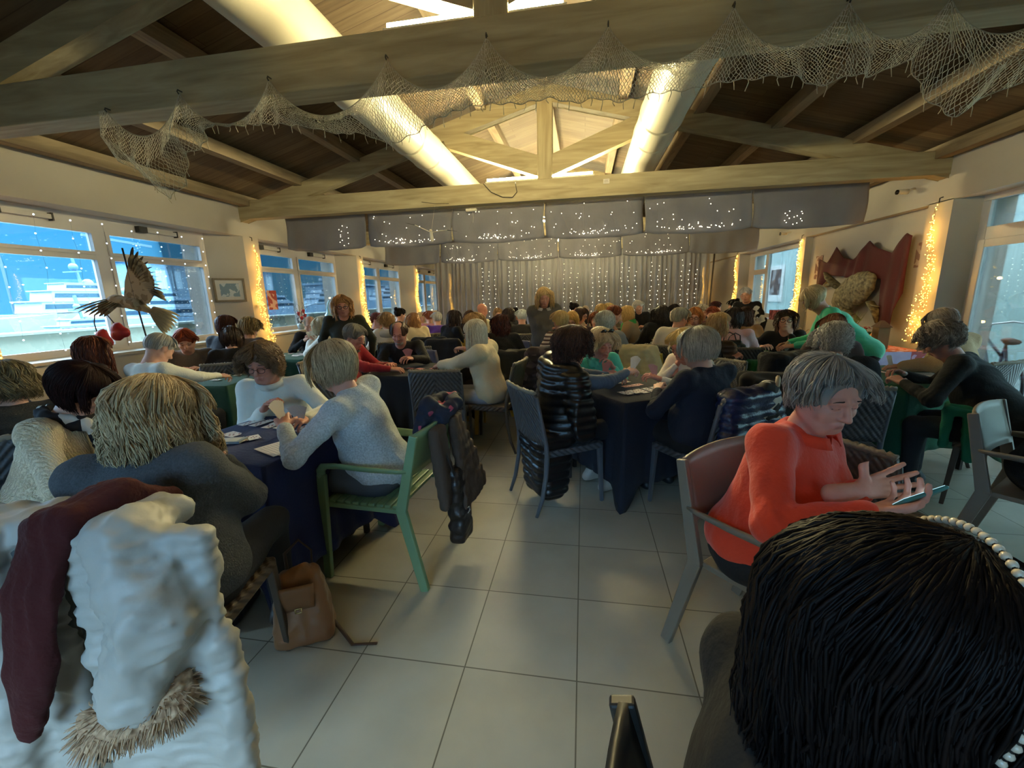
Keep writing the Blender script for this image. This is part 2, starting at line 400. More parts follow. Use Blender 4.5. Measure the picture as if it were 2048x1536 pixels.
def hand_mesh(h, curl=35, spread=6, thumb=35, side=1, fore=.09, curls=None):
    """hand along +y from the wrist at 0, back of the hand +z; side=+1: thumb towards -x (a right hand palm down)"""
    v = Vol((-.075, -fore-.035, -.105), (.075, .20, .05), h); K = []
    ks = [(-.031, .083), (-.0105, .089), (.010, .086), (.029, .077)]; L = [(.038, .024, .018), (.042, .027, .019), (.039, .025, .019), (.030, .019, .017)]; rr = [.0088, .009, .0086, .0076]
    for (x, y), r in zip(ks, rr):
        v.cone((x*.55, .012, -.002), (x, y, 0), .0145, r+.0015, k=.008)
    v.cone((0, -fore, 0), (0, 0, 0), .030, .0215, k=.012, flat=(.92, 1, 1.12))
    for i, ((x, y), l, r) in enumerate(zip(ks, L, rr)):
        sp = math.radians((i-1.4)*spread); a = 0; p = np.array([x, y, 0.])
        cu = curls[i] if curls is not None else curl+3*i
        for j, (ln, c) in enumerate(zip(l, (cu*.75, cu*1.05, cu*.75))):
            a += math.radians(c); d = np.array([math.sin(sp)*math.cos(a), math.cos(sp)*math.cos(a), -math.sin(a)])
            q = p+d*ln; v.cone(p, q, r*(1-.07*j), r*(1-.07*(j+1)), k=.0035); p = q
    t = math.radians(thumb); p = np.array([-.022, .022, -.006])
    for j, (ln, aa) in enumerate(((.040, t), (.030, t*.75), (.024, t*.5))):
        d = np.array([-math.sin(aa+.35), math.cos(aa+.35), -.28-.1*j]); d /= np.linalg.norm(d); q = p+d*ln; v.cone(p, q, .0135-.0022*j, .0118-.0022*j, k=.006); p = q
    V, Q = v.mesh(1)
    if side < 0: V = V*[-1, 1, 1]; Q = Q[:, ::-1]
    return V, Q

def lift(c, f):
    c = c.lstrip('#'); v = [int(c[i:i+2], 16)/255 for i in (0, 2, 4)]; k = min(f, .93/max(max(v), .01)) if max(v) > .2 else 1.
    k = max(k, 1.); return '#%02x%02x%02x' % tuple(int(round(255*min(1, x*k))) for x in v)
def frame_from(d, up):
    d = np.array(d, float); d /= np.linalg.norm(d); x = np.cross(d, up); x /= (np.linalg.norm(x)+1e-9); z = np.cross(x, d); return np.stack([x, d, z], 1)
def ik(S, W, l1, l2, pole):
    S = np.array(S, float); W = np.array(W, float); d = W-S; D = np.linalg.norm(d)
    if D > (l1+l2)*.985: W = S+d/D*(l1+l2)*.985; d = W-S; D = np.linalg.norm(d)
    u = d/D; a = (l1*l1-l2*l2+D*D)/(2*D); hh = math.sqrt(max(l1*l1-a*a, 0)); p = np.array(pole, float); p = p-u*np.dot(p, u); p /= (np.linalg.norm(p)+1e-9)
    return S+u*a+p*hh, W

def hair_mesh(style, res, g, seed, length=None, part=.01, vol=1., wave=None, col_v=None, blow=None):
    """a cap plus many tapered locks; head frame; g = direction of gravity in that frame"""
    r = np.random.RandomState(seed); cfg = RES[res]; out = Mesh(); h = cfg['hair']
    st = dict(short=(.032, 0, 1.0, .007), crop=(.012, 0, .985, .002), bob=(.13, 0, 1.08, .005), long=(.27, 0, 1.06, .012), wavy=(.20, 0, 1.12, .022), curly=(.06, 1, 1.16, .017), updo=(.02, 0, 1.0, .003),
              ring=(.03, 0, 1.02, .004), messy=(.04, 0, 1.06, .011))[style]
    L = st[0] if length is None else length; V_ = st[2]*vol; wv = st[3] if wave is None else wave
    C = np.array([0, -.014, .032]); A = np.array([.084, .104, .094])*V_
    A[2] = .094*(1+(V_-1)*.8)
    v = Vol((-.19, -.22, -.2), (.19, .19, .22), h)
    v.ell(C, A*(.965 if style in ('bob', 'long', 'wavy', 'curly', 'messy') else .99), k=.02)
    if style in ('bob', 'long', 'wavy', 'curly', 'messy'):
        dn = np.array(g)*min(L, .16)*.55
        for s in (-1, 1): v.cone(C+[s*.050*V_, -.03, -.02], C+np.array([s*.052*V_, -.03, -.02])+dn, .030*V_, .024*V_, k=.03)
        v.cone(C+[0, -.050*V_, -.01], C+np.array([0, -.048*V_, -.01])+dn, .046*V_, .036*V_, k=.04)
    v.ell((0, .135, -.055), (.070, .10, .125), k=.02, sub=True)       # the face stays free
    if style == 'messy': v.ell((0, .125, .035), (.066, .07, .062), k=.02, sub=True)
    if style in ('short', 'crop', 'ring', 'updo'):
        v.box((0, .05, -.12), (.3, .12, .2), k=.02, sub=True); v.box((0, -.02, -.16), (.3, .4, .17), k=.03, sub=True)
        for s in (-1, 1): v.ell((s*.085, .0, -.02), (.03, .03, .04), k=.01, sub=True)
    if style == 'ring': v.ell((0, .02, .15), (.062, .105, .075), k=.01, sub=True); v.ell((0, .08, .06), (.05, .07, .07), k=.01, sub=True)
    if style == 'updo': v.ell((0, -.10, .10), (.045, .04, .04), k=.01)
    Vc, Qc = v.mesh(1)
    n = normals(Vc, Qc); Vc = Vc+n*(wob(Vc*[1, 1, .25], 160, seed)*.003)[:, None]
    out.add(Vc, Qc, .35+.25*wob(Vc*[1, 1, .2], 120, seed+1))
    if style in ('crop', 'ring') and res == 'far': return out
    S = int(cfg['strands']*(1 if style not in ('crop', 'ring', 'updo') else .6)); M = cfg['seg']
    al = r.uniform(0, 2*PI, S)                                         # azimuth, 0 = front (+y)
    b0 = np.radians(np.where(r.rand(S) < .6, r.uniform(0, 14, S), r.uniform(8, 78, S))); front = np.cos(al)
    hug = style in ('short', 'crop', 'messy', 'ring', 'curly')
    bend = np.where(front > .72, np.radians({'crop': 45, 'messy': 46}.get(style, 56)), np.where(front > .3, np.radians(82), np.where((front > -.35) | (not hug), np.radians(100), np.radians(128))))
    b0 = np.minimum(b0, bend-.25)
    if style == 'ring': b0 = np.maximum(b0, np.radians(55)); ok = front < .5; al = np.where(ok, al, al+PI)
    rad = 1.015+r.uniform(-.015, .03, S)*(1+2*(style in ('curly', 'messy'))); tot = np.where(front > .72, min(.045, L*.4+.012), L)*r.uniform(.62, 1.12, S)
    arc = (bend-b0)*.095; full = arc+tot
    cl = (np.floor(al*2.6)*7+np.floor(b0*2.2)).astype(int)*37 % 101; ph = (cl*2.399) % 6.28+r.normal(0, .35, S); fr = r.uniform(.8, 1.3, S); P = np.zeros((S, M, 3)); sidex = np.sin(al+part*0)
    for j in range(M):
        s = full*j/(M-1); b = np.minimum(b0+s/.095, bend); ex = np.maximum(0, s-arc)
        q = np.stack([np.sin(al)*np.sin(b)*A[0], np.cos(al)*np.sin(b)*A[1], np.cos(b)*A[2]], 1)*rad[:, None]
        q = q+C; q[:, 0] += part*(1-b/bend)
        fl = np.stack([np.sin(al)*.10, np.cos(al)*.10, 0*al], 1)        # small outward flare
        gg = np.array(g, float)
        if style in ('short', 'crop', 'updo', 'ring'):
            q = q+ex[:, None]*(gg*.55-fl*2)
        else: q = q+ex[:, None]*gg+fl*(ex*(1-ex/max(L, .01)*(1.25 if style != 'bob' else 2.6)))[:, None]
        w = wv*(s/(full+1e-6)+.15)
        q = q+np.stack([np.sin(ph+s*fr*(40 if style != 'curly' else 130)), np.cos(ph*1.7+s*fr*(35 if style != 'curly' else 120)), .3*np.sin(ph*2.3+s*50)], 1)*w[:, None]
        # sweep the fringe aside
        sw = (front > .55)*np.minimum(s/.1, 1)*.045
        q[:, 0] += np.where(np.sin(al) > -.15, 1, -1)*sw
        if blow is not None: q = q+np.array(blow)*(ex/.1)[:, None]
        inface = (q[:, 1] > .03)*(q[:, 2] < .060)*(np.abs(q[:, 0]) < .074)
        q[:, 0] = np.where(inface, np.sign(q[:, 0]+1e-4+.02*np.sin(ph))*(.074+.006*np.sin(ph*3)), q[:, 0]); q[:, 1] = np.where(inface, np.minimum(q[:, 1], .055), q[:, 1])
        P[:, j] = q
    ta = np.sin(np.linspace(.35, PI*.97, M))**.6
    W = cfg['hw']*r.uniform(.6, 1.3, S)[:, None]*ta[None]
    vals = np.clip(.45+.27*r.normal(size=S) if col_v is None else col_v(al, r), 0, 1)
    V, Q, a = tubes_quads(P, W, 4 if res in ('hero', 'near') else 3, vals)
    out.add(V, Q, a); return out

def person(label, head, seat, heading, pitch=15, yaw=0, roll=0, res='far', hair=('short', '#777066', '#b5afa5'), top=('sweater', '#333333'), skin='#c99a82', male=False, w=1., legs='#22242a',
           hands=None, stand=False, group=None, hairkw={}, extras=(), seed=None, shirt=None, bust=None, hand_kw={}, foot=None, z_hip=None, age=.5, armw=1., glasses=False, lean_hip=0., sleeve=1., eyes=None, shoe='#1c1c1f'):
    """a person: body, hair, clothes. head/seat/hands are world points, heading in degrees"""
    global PCOUNT
    skin = lift(skin, 1.10); hair = None if hair is None else (hair[0], lift(hair[1], 1.16), lift(hair[2], 1.12)); top = (top[0], lift(top[1], 1.24))+tuple(lift(t, 1.24) if t.startswith('#') else t for t in top[2:])
    seed = PCOUNT*13+5 if seed is None else seed; PCOUNT += 1
    cfg = RES[res]; ph = math.radians(heading-90)
    root = thing('person', (seat[0], seat[1], 0), ph, label, 'person', group)
    Ri = rotz(-ph); tl = lambda p: Ri@(np.array(p, float)-[seat[0], seat[1], 0])
    hl = tl(head); Rh = rotz(math.radians(yaw))@rotx(math.radians(-pitch))@roty(math.radians(roll))
    N = hl+Rh@np.array([0, -.018, -.105])+np.array([0, -.022, -.05]); zh = (.90 if stand else .55) if z_hip is None else z_hip
    P = np.array([0, lean_hip, zh]); sp = N-P; spn = sp/np.linalg.norm(sp); Rs = frame_from(np.cross([1, 0, 0], spn)*-1 if False else np.cross(spn, [1, 0, 0]), spn)
    Rs = np.stack([[1, 0, 0], np.cross(spn, [1, 0, 0]), spn], 1); Rs[:, 0] = np.cross(Rs[:, 1], Rs[:, 2])
    at = lambda t, o=(0, 0, 0): P+sp*t+Rs@np.array(o, float)
    sw = .168 if male else .152; sw *= (w*.6+.4)
    SH = [at(.93, (s*sw, -.01, 0)) for s in (-1, 1)]
    if hands is None: hands = (None, None)
    HT = []; EL = []; HF = []
    for i, s in enumerate((-1, 1)):
        t = hands[i]
        if t is None: t = ('table',)
        kind = t[0]
        if kind == 'table': W = np.array([s*.12, max(hl[1]+.14, .30), .80 if not stand else .9]); W[1] = min(W[1], SH[i][1]+.42)
        elif kind == 'cards': W = np.array([s*.07, max(hl[1]+.16, .28), .93])
        elif kind == 'chin': W = hl+Rh@np.array([s*.055, .055, -.16])
        elif kind == 'lap': W = np.array([s*.12, .26, zh+.10])
        elif kind == 'hang': W = at(.93, (s*(sw+.09), .04, -.50))
        else: W = tl(t[1])
        pole = (s*.8, -.55, -.55) if kind != 'chin' else (s*.7, .4, -.9)
        if len(t) > 3 and t[3] is not None: pole = t[3]
        E_, W = ik(SH[i], W, .285, .25, pole); EL.append(E_); HT.append(W)
        d = W-E_; d /= np.linalg.norm(d)
        hd = d if kind not in ('chin',) else np.array([-s*.25, -.1, 1.])
        up = np.array([s*.35, 0, 1.]) if kind not in ('cards', 'chin') else np.array([s*1., .35, .25]) if kind == 'cards' else np.array([s*.6, 1., 0])
        if len(t) > 2 and t[2] is not None: hd = Ri@np.array(t[2][0], float); up = Ri@np.array(t[2][1], float)
        HF.append(frame_from(hd, up))
    # --- body (skin): one mesh: head and neck, torso and limbs under the clothes, hands
    body = Mesh(); nt = Rh.T@(N+np.array([0, .004, -.012])-hl)
    V, Q, lip = head_mesh(cfg['head'], nt, male=male, full=min(1.12, .96+.1*(w-.9)*2)); body.add(V@Rh.T+hl, Q, lip)
    hc = cfg['leg']
    v = Vol(np.minimum.reduce([P-[.3, .3, .65], *HT])-.08, np.maximum.reduce([P+[.3, .7, .75], N, *HT])+.08, max(.018, hc))
    v.ell(P, (.13*w, .10, .10)); v.cone(at(.1), at(.8), .09*w, .10, k=.04); v.cone(SH[0], SH[1], .04, k=.04)
    for i in (0, 1): v.cone(SH[i], EL[i], .036, .030); v.cone(EL[i], HT[i], .030, .022)
    fy = .42 if foot is None else foot
    KN = []; AN = []
    for s in (-1, 1):
        hp = P+[s*.085, 0, -.03]
        if stand: kn = P+[s*.095, .02, -.44]; an = np.array([s*.10, -.01+.04*s, .08])
        else: kn = np.array([s*.12, .43, .505]); an = np.array([s*.11, fy, .09])
        v.cone(hp, kn, .06, .045, k=.03); v.cone(kn, an, .042, .03, k=.02); KN.append(kn); AN.append(an)
    body.add(*v.mesh(1))
    for i, s in enumerate((-1, 1)):
        kw = dict(curl=38, thumb=32); kw.update({'cards': dict(curl=48, thumb=15), 'chin': dict(curl=60, thumb=20)}.get((hands[i] or ('table',))[0], {})); kw.update(hand_kw.get(i, {}))
        V, Q = hand_mesh(cfg['hand'], side=s, **kw); body.add(V@HF[i].T+HT[i], Q)
    bo = body.build('body', skin_mat(skin), root, 'lip')
    # --- hair
    if hair is not None:
        g = Rh.T@np.array([0, 0, -1.])
        hm = hair_mesh(hair[0], res, g, seed, **hairkw)
        hm2 = Mesh(); hm2.V = [x@Rh.T+hl for x in hm.V]; hm2.Q = hm.Q; hm2.a = hm.a; hm2.mi = hm.mi; hm2.n = hm.n
        hm2.build('hair', mat(hair[1], .5, 'hair', color2=hair[2], bump=.15, spec=.35 if max(srgb(hair[2])[:3]) > .05 else .12), root)
    # --- eyes, brows
    if res in ('hero', 'near', 'mid'):
        m = MB(); rb = .0014 if res != 'mid' else .0022
        for s in (-1, 1):
            if eyes == 'open':
                m.ball((s*.031, .0795, .004), .0118, 10, mi=0, sc=(1.1, 1, .8)); m.ball((s*.031, .0875, .003), .0055, 8, mi=1, sc=(1, .7, 1))
            m.tube([(s*(.031+x), .0895-abs(x-.001)*.35-max(0, x)*.25, -.0005+.0035*math.cos(x*90)-(.0 if eyes != 'open' else -.006)) for x in np.linspace(-.014, .015, 6)], [rb*.6, rb, rb*1.1, rb*1.1, rb, rb*.5], 5, mi=1)
            m.tube([(s*(.031+x), .0925-abs(x+.004)*.42, .026+.004*math.cos(x*80)-x*.12) for x in np.linspace(-.017, .02, 6)], [rb*.8, rb*1.7, rb*1.7, rb*1.5, rb*1.1, rb*.5], 5, mi=2)
        for k in range(len(m.V)): m.V[k] = m.V[k]@Rh.T+hl
        bc = '#5e5148' if hair is None or srgb(hair[1])[0] > .1 else '#2a1f1b'
        m.build('brow_and_lash', [mat('#d9d4ce', .3, bump=0), mat('#3a2a24', .5, bump=0), mat(bc, .8, bump=0)], bo)
    if glasses:
        m = MB()
        for s in (-1, 1):
            a = np.linspace(0, 2*PI, 19); m.tube([(s*.033+.024*math.cos(t), .104-.004*abs(math.cos(t)), -.001+.018*math.sin(t)) for t in a], .0016 if res in ('hero', 'near') else .0028, 5)
            m.tube([(s*.057, .1, .004), (s*.078, .06, .006), (s*.083, -.01, .004)], .0016 if res in ('hero', 'near') else .0028, 5)
        m.tube([(-.009, .104, .002), (0, .107, .004), (.009, .104, .002)], .0016, 5)
        for k in range(len(m.V)): m.V[k] = m.V[k]@Rh.T+hl
        m.build('spectacles', mat('#151212', .3, bump=0), root)
    # --- top
    tk = top[0]; tc = top[1]; r0 = {'sweater': .0, 'coat': .018, 'puffer': .03, 'shirt': -.006}.get(tk, 0.); b = 1.0 if bust is None else bust
    zb = (zh-.16 if not stand else zh-.06) if tk != 'puffer' else zh-.1
    lo = np.minimum.reduce([P-[.32, .28, .2], *EL, *HT])-.09; hi = np.maximum.reduce([P+[.32, .32, .2], N+[.1, .1, .08], *EL, *HT])+.09
    h = cfg['top']; v = Vol(lo, hi, h); r = r0
    v.ell(P+[0, 0, .01], (.185*w+r, .145*w+r, .13+r), k=.05); v.ell(at(.30, (0, .01*w, 0)), (.155*w+r, .125*w+r, .15), R=Rs, k=.06)
    if w > 1.05: v.ell(at(.28, (0, .06, 0)), (.14*w, .12*w, .14), R=Rs, k=.06)
    v.ell(at(.66), (.165*(w*.5+.5)+r, .115*(w*.5+.5)+r, .16), R=Rs, k=.06)
    if not male: v.ell(at(.58, (-.07, .085*b, 0)), (.072*b, .062*b, .07), R=Rs, k=.05); v.ell(at(.58, (.07, .085*b, 0)), (.072*b, .062*b, .07), R=Rs, k=.05)
    v.cone(SH[0], SH[1], .055+r, k=.05); v.cone(at(.93), at(1.0), .075+r, .058, k=.04)
    for i in (0, 1):
        kk = .035; a = armw
        v.cone(SH[i], EL[i], (.062+r)*a, (.050+r)*a, k=.04)
        if sleeve > 0: v.cone(EL[i], EL[i]+(HT[i]-EL[i])*.90*sleeve, (.049+r)*a, (.034+r*.8)*a, k=.02)
    nk = N+np.array([0, .012, .035]); v.cone(nk+[0, .0, 0.01], nk+[0, .004, .2], .056, .06, k=.012, sub=True)
    V, Q = v.mesh(1); n = normals(V, Q)
    if tk == 'puffer':
        d = np.abs(np.sin(PI*(V[:, 2])/.062+.3*wob(V, 6, seed)))**.6*.017+wob(V, 30, seed)*.004
    else:
        d = ridged(V*[1, 1, .7], 22, seed)*.0045+wob(V, 55, seed+1)*.0018
        for i in (0, 1):      # creases gather at elbows
            e = np.exp(-(np.linalg.norm(V-EL[i], axis=1)/.09)**2); ax = (HT[i]-EL[i])/np.linalg.norm(HT[i]-EL[i]); d = d+e*np.sin((V@ax)*190+2*wob(V, 20, seed))*.0035
    V = V+n*d[:, None]
    tm = {'sweater': lambda: mat(tc, .9, 'melange' if len(top) > 3 and top[3] == 'melange' else 'cloth', color2=top[2] if len(top) > 2 else None, scale=6, bump=.25, sheen=.25, mix=.35 if len(top) > 2 and top[2] else .2),
          'knit': lambda: mat(tc, .95, 'knit', color2=top[2] if len(top) > 2 else None, scale=34, bump=.9, mix=.3),
          'stripe': lambda: mat(tc, .9, 'stripe', color2=top[2], scale=22, bump=.1),
          'blot': lambda: mat(tc, .9, 'blot', color2=top[2], scale=14, bump=.1, mix=.35),
          'puffer': lambda: mat(tc, .38, 'cloth', scale=5, bump=.12),
          'coat': lambda: mat(tc, .95, 'melange', color2=top[2] if len(top) > 2 else None, scale=8, bump=.6),
          'shirt': lambda: mat(tc, .8, 'cloth', bump=.2)}[tk]()
    nm = {'puffer': 'puffer_jacket', 'coat': 'coat', 'shirt': 'shirt'}.get(tk, 'sweater')
    to = Mesh().add(V, Q).build(nm, tm, root)
    # --- trousers and shoes
    hc = cfg['leg']; v = Vol(P-[.32, .25, 1.], P+[.32, .72, .2], hc)
    v.ell(P+[0, 0, -.02], (.17*w, .135*w, .11), k=.05)
    for i in (0, 1):
        hp = P+[(-1, 1)[i]*.09*w, 0, -.035]; v.cone(hp, KN[i], .092*w, .066, k=.03); v.cone(KN[i], AN[i]+[0, 0, .03], .064, .052, k=.02)
    V, Q = v.mesh(1); n = normals(V, Q); V = V+n*(wob(V, 28, seed)*.005)[:, None]
    Mesh().add(V, Q).build('trousers', mat(legs, .85, 'cloth', bump=.2), root)
    for i in (0, 1):
        v = Vol(AN[i]-[.08, .12, .12], AN[i]+[.08, .24, .09], max(.010, hc*.6)); a = AN[i]; f = np.array([a[0], a[1], 0])
        v.cone(f+[0, -.05, .04], f+[0, .15, .032], .036, .032, k=.02); v.cone(f+[0, -.03, .05], a+[0, 0, .02], .040, .040, k=.02); v.cut(z0=.004)
        Mesh().add(*v.mesh(1)).build('shoe', mat(shoe, .5, 'leather', bump=.1), root)
    info = dict(root=root, body_o=bo, top_o=to, hl=hl, Rh=Rh, N=N, SH=SH, EL=EL, HT=HT, HF=HF, at=at, Rs=Rs, P=P, res=res, ph=ph, seed=seed)
    for ex in extras: ex(info)
    return info
PCOUNT = 0

# parts a person may wear -------------------------------------------------
def scarf(color, color2=None, r=.036, kind='cloth', tails=True, spread=.085):
    def f(I):
        v = Vol(I['N']-[.2, .2, .42], I['N']+[.2, .26, .16], RES[I['res']]['top']*.75); c = I['N']+[0, .015, .02]; a = np.linspace(0, 2*PI, 13)
        for t, u in zip(a[:-1], a[1:]):
            for q, rr in ((0, 1), (.03, .85)):
                v.cone(c+[spread*math.cos(t), spread*math.sin(t), -.03-.03*math.sin(t)+q], c+[spread*math.cos(u), spread*math.sin(u), -.03-.03*math.sin(u)+q], r*rr, k=.01)
        if tails:
            v.cone(c+[.03, .09, -.05], c+[.05, .13, -.30], r*.9, r*1.1, k=.02, flat=(1, 1.5, 1)); v.cone(c+[-.03, .09, -.05], c+[-.05, .12, -.26], r*.9, r*1.1, k=.02, flat=(1, 1.5, 1))
        V, Q = v.mesh(1); n = normals(V, Q); V = V+n*(ridged(V*[1, 1, 1.6], 60, 3)*.006)[:, None]
        Mesh().add(V, Q).build('scarf', mat(color, .9, kind, color2=color2, scale=18 if kind == 'blot' else 7, bump=.3, mix=.3), I['root'])
    return f
def collar(color, h=.03, r=.068, open_=False):
    def f(I):
        c = I['N']+[0, .014, .0]; P = []
        a = np.linspace(.35 if open_ else 0, 2*PI-(.35 if open_ else 0), 25)+PI/2
        rows = []
        for k, (rr, zz) in enumerate(((.92, -.01), (.9, h), (1.06, h+.004), (1.28, -.012 if open_ else .006))):
            rows.append([(c[0]+rr*r*math.cos(t), c[1]+rr*r*math.sin(t)+.008, c[2]+zz-.022*max(0, math.sin(t))) for t in a])
        m = MB(); m.grid(np.array(rows), closed=not open_); m.build('collar', mat(color, .9, 'cloth', bump=.2), I['top_o'], solid=.003)
    return f
def hood(color, kind='cloth', s=1.):
    def f(I):
        v = Vol(I['N']-[.22, .26, .2], I['N']+[.22, .16, .16], RES[I['res']]['top']); c = I['N']
        a = np.linspace(.15, PI-.15, 10)
        for t, u in zip(a[:-1], a[1:]): v.cone(c+[.11*math.cos(t), -.02-.12*math.sin(t)*s, -.03], c+[.11*math.cos(u), -.02-.12*math.sin(u)*s, -.03], .045*s, k=.03)
        V, Q = v.mesh(1); n = normals(V, Q); V = V+n*(ridged(V, 30, 5)*.008)[:, None]
        Mesh().add(V, Q).build('hood', mat(color, .9 if kind != 'puffer' else .4, 'cloth', bump=.3), I['top_o'])
    return f
def beard(color):
    def f(I):
        v = Vol((-.1, -.02, -.16), (.1, .14, .02), RES[I['res']]['head']); v.ell((0, .05, -.088), (.042, .045, .034), k=.02); v.cone((-.05, .02, -.06), (-.03, .06, -.09), .014, k=.02); v.cone((.05, .02, -.06), (.03, .06, -.09), .014, k=.02)
        v.cone((-.02, .092, -.052), (.02, .092, -.052), .0075, k=.01); v.ell((0, .096, -.0655), (.019, .012, .006), k=.004, sub=True)
        V, Q = v.mesh(1); Mesh().add((V+normals(V, Q)*(wob(V, 300, 2)*.0015)[:, None])@I['Rh'].T+I['hl'], Q).build('beard', mat(color, .9, 'cloth', color2='#d8d4cd', bump=.5, scale=40), I['body_o'])
    return f
def buttons(color='#d98a7a', n=4, t0=.80, t1=.52, off=.118):
    def f(I):
        for k in range(n):
            t = t0+(t1-t0)*k/(n-1); p = I['at'](t, (.0, off-.012*abs(k-2.), 0)); MB().ball(p, .0058, 8, sc=(1, .6, 1)).build('button', mat(color, .3, bump=0), I['top_o'])
    return f
def earring(side=1, color='#e9e4da', r=.006):
    def f(I):
        p = I['hl']+I['Rh']@np.array([side*.088, -.004, -.034]); MB().ball(p, r, 10).build('earring', mat(color, .15, bump=0), I['body_o'])
    return f
def watch(i, color='#caa86a'):
    def f(I):
        W = I['HT'][i]; F = I['HF'][i]; E_ = I['EL'][i]; d = (W-E_)/np.linalg.norm(W-E_); c = W-d*.035; X = frame_from(d, (0, 0, 1)); a = np.linspace(0, 2*PI, 17)
        MB().tube([c+X[:, 0]*.027*math.cos(t)+X[:, 2]*.025*math.sin(t) for t in a], .004, 6).build('bracelet', mat(color, .3, metal=.8, bump=0), I['root'])
    return f
# ------------------------------------------------------------------ the room
XL, XR, YN, YF = -5.0, 4.0, -2.6, 16.4
PLASTER = mat('#bbb5ab', .9, 'plaster', color2='#afa89c', scale=2.5, bump=.12)
PLASTER2 = mat('#c9c6c2', .9, 'plaster', color2='#bdb9b2', scale=2.5, bump=.12)
FRAME = mat('#c9c4c0', .4, 'plastic', scale=3, bump=.02, mix=.1)
WOOD = mat('#b0a484', .75, 'wood', color2='#87795a', scale=2.2, bump=.08, mix=.4, stretch=(.6, 6, 6))
WOODY = mat('#8a7a60', .75, 'wood', color2='#655440', scale=2.2, bump=.08, mix=.4, stretch=(6, .6, 6))
def floor_mat():
    m, nt, b = _nodes('floor_tiles'); N = nt.nodes; L = nt.links
    tc = N.new('ShaderNodeTexCoord'); mp = N.new('ShaderNodeMapping'); mp.inputs['Location'].default_value = (.009, -.002, 0); L.new(tc.outputs['Object'], mp.inputs[0])
    br = N.new('ShaderNodeTexBrick'); br.offset = 0; br.inputs['Scale'].default_value = 1; br.inputs['Brick Width'].default_value = .4535; br.inputs['Row Height'].default_value = .4535
    br.inputs['Mortar Size'].default_value = .0028; br.inputs['Mortar Smooth'].default_value = .1; br.inputs['Bias'].default_value = 0
    br.inputs['Color1'].default_value = srgb('#aca99a'); br.inputs['Color2'].default_value = srgb('#a5a192'); br.inputs['Mortar'].default_value = srgb('#605c4e')
    L.new(mp.outputs[0], br.inputs[0])
    n = N.new('ShaderNodeTexNoise'); n.inputs['Scale'].default_value = 3.; n.inputs['Detail'].default_value = 6; L.new(tc.outputs['Object'], n.inputs[0])
    mx = N.new('ShaderNodeMix'); mx.data_type = 'RGBA'; mx.blend_type = 'MULTIPLY'; mx.inputs[7].default_value = (.72, .70, .66, 1); L.new(br.outputs[0], mx.inputs[6])
    r = N.new('ShaderNodeMapRange'); r.inputs[1].default_value = .4; r.inputs[2].default_value = .7; r.inputs[4].default_value = .5; L.new(n.outputs[0], r.inputs[0]); L.new(r.outputs[0], mx.inputs[0])
    L.new(mx.outputs[2], b.inputs['Base Color'])
    r2 = N.new('ShaderNodeMapRange'); r2.inputs[3].default_value = .30; r2.inputs[4].default_value = .48; L.new(n.outputs[0], r2.inputs[0]); L.new(r2.outputs[0], b.inputs['Roughness'])
    bp = N.new('ShaderNodeBump'); bp.inputs['Strength'].default_value = .3; bp.inputs['Distance'].default_value = .002; bp.invert = True; L.new(br.outputs['Fac'], bp.inputs['Height']); L.new(bp.outputs[0], b.inputs['Normal'])
    return m
def deck_mat():
    m, nt, b = _nodes('ceiling_boards'); N = nt.nodes; L = nt.links
    tc = N.new('ShaderNodeTexCoord'); mp = N.new('ShaderNodeMapping'); mp.inputs['Rotation'].default_value = (0, 0, 0); L.new(tc.outputs['Object'], mp.inputs[0])
    br = N.new('ShaderNodeTexBrick'); br.offset = .37; br.inputs['Scale'].default_value = 1; br.inputs['Brick Width'].default_value = 3.; br.inputs['Row Height'].default_value = .12; br.inputs['Mortar Size'].default_value = .004
    br.inputs['Color1'].default_value = srgb('#6c5c44'); br.inputs['Color2'].default_value = srgb('#594833'); br.inputs['Mortar'].default_value = srgb('#4f3b28'); L.new(mp.outputs[0], br.inputs[0])
    mp2 = N.new('ShaderNodeMapping'); mp2.inputs['Scale'].default_value = (1.2, 14, 1.2); L.new(tc.outputs['Object'], mp2.inputs[0])
    n = N.new('ShaderNodeTexNoise'); n.inputs['Scale'].default_value = 2.; n.inputs['Detail'].default_value = 7; L.new(mp2.outputs[0], n.inputs[0])
    mx = N.new('ShaderNodeMix'); mx.data_type = 'RGBA'; mx.blend_type = 'MULTIPLY'; mx.inputs[7].default_value = (.55, .48, .42, 1); L.new(br.outputs[0], mx.inputs[6])
    r = N.new('ShaderNodeMapRange'); r.inputs[1].default_value = .35; r.inputs[2].default_value = .75; r.inputs[4].default_value = .8; L.new(n.outputs[0], r.inputs[0]); L.new(r.outputs[0], mx.inputs[0])
    L.new(mx.outputs[2], b.inputs['Base Color']); b.inputs['Roughness'].default_value = .8
    return m
m = MB(); m.bb((XL-.8, YN-.3, -.12), (XR+.8, YF+.3, 0)); struct(m.build('floor', floor_mat()))

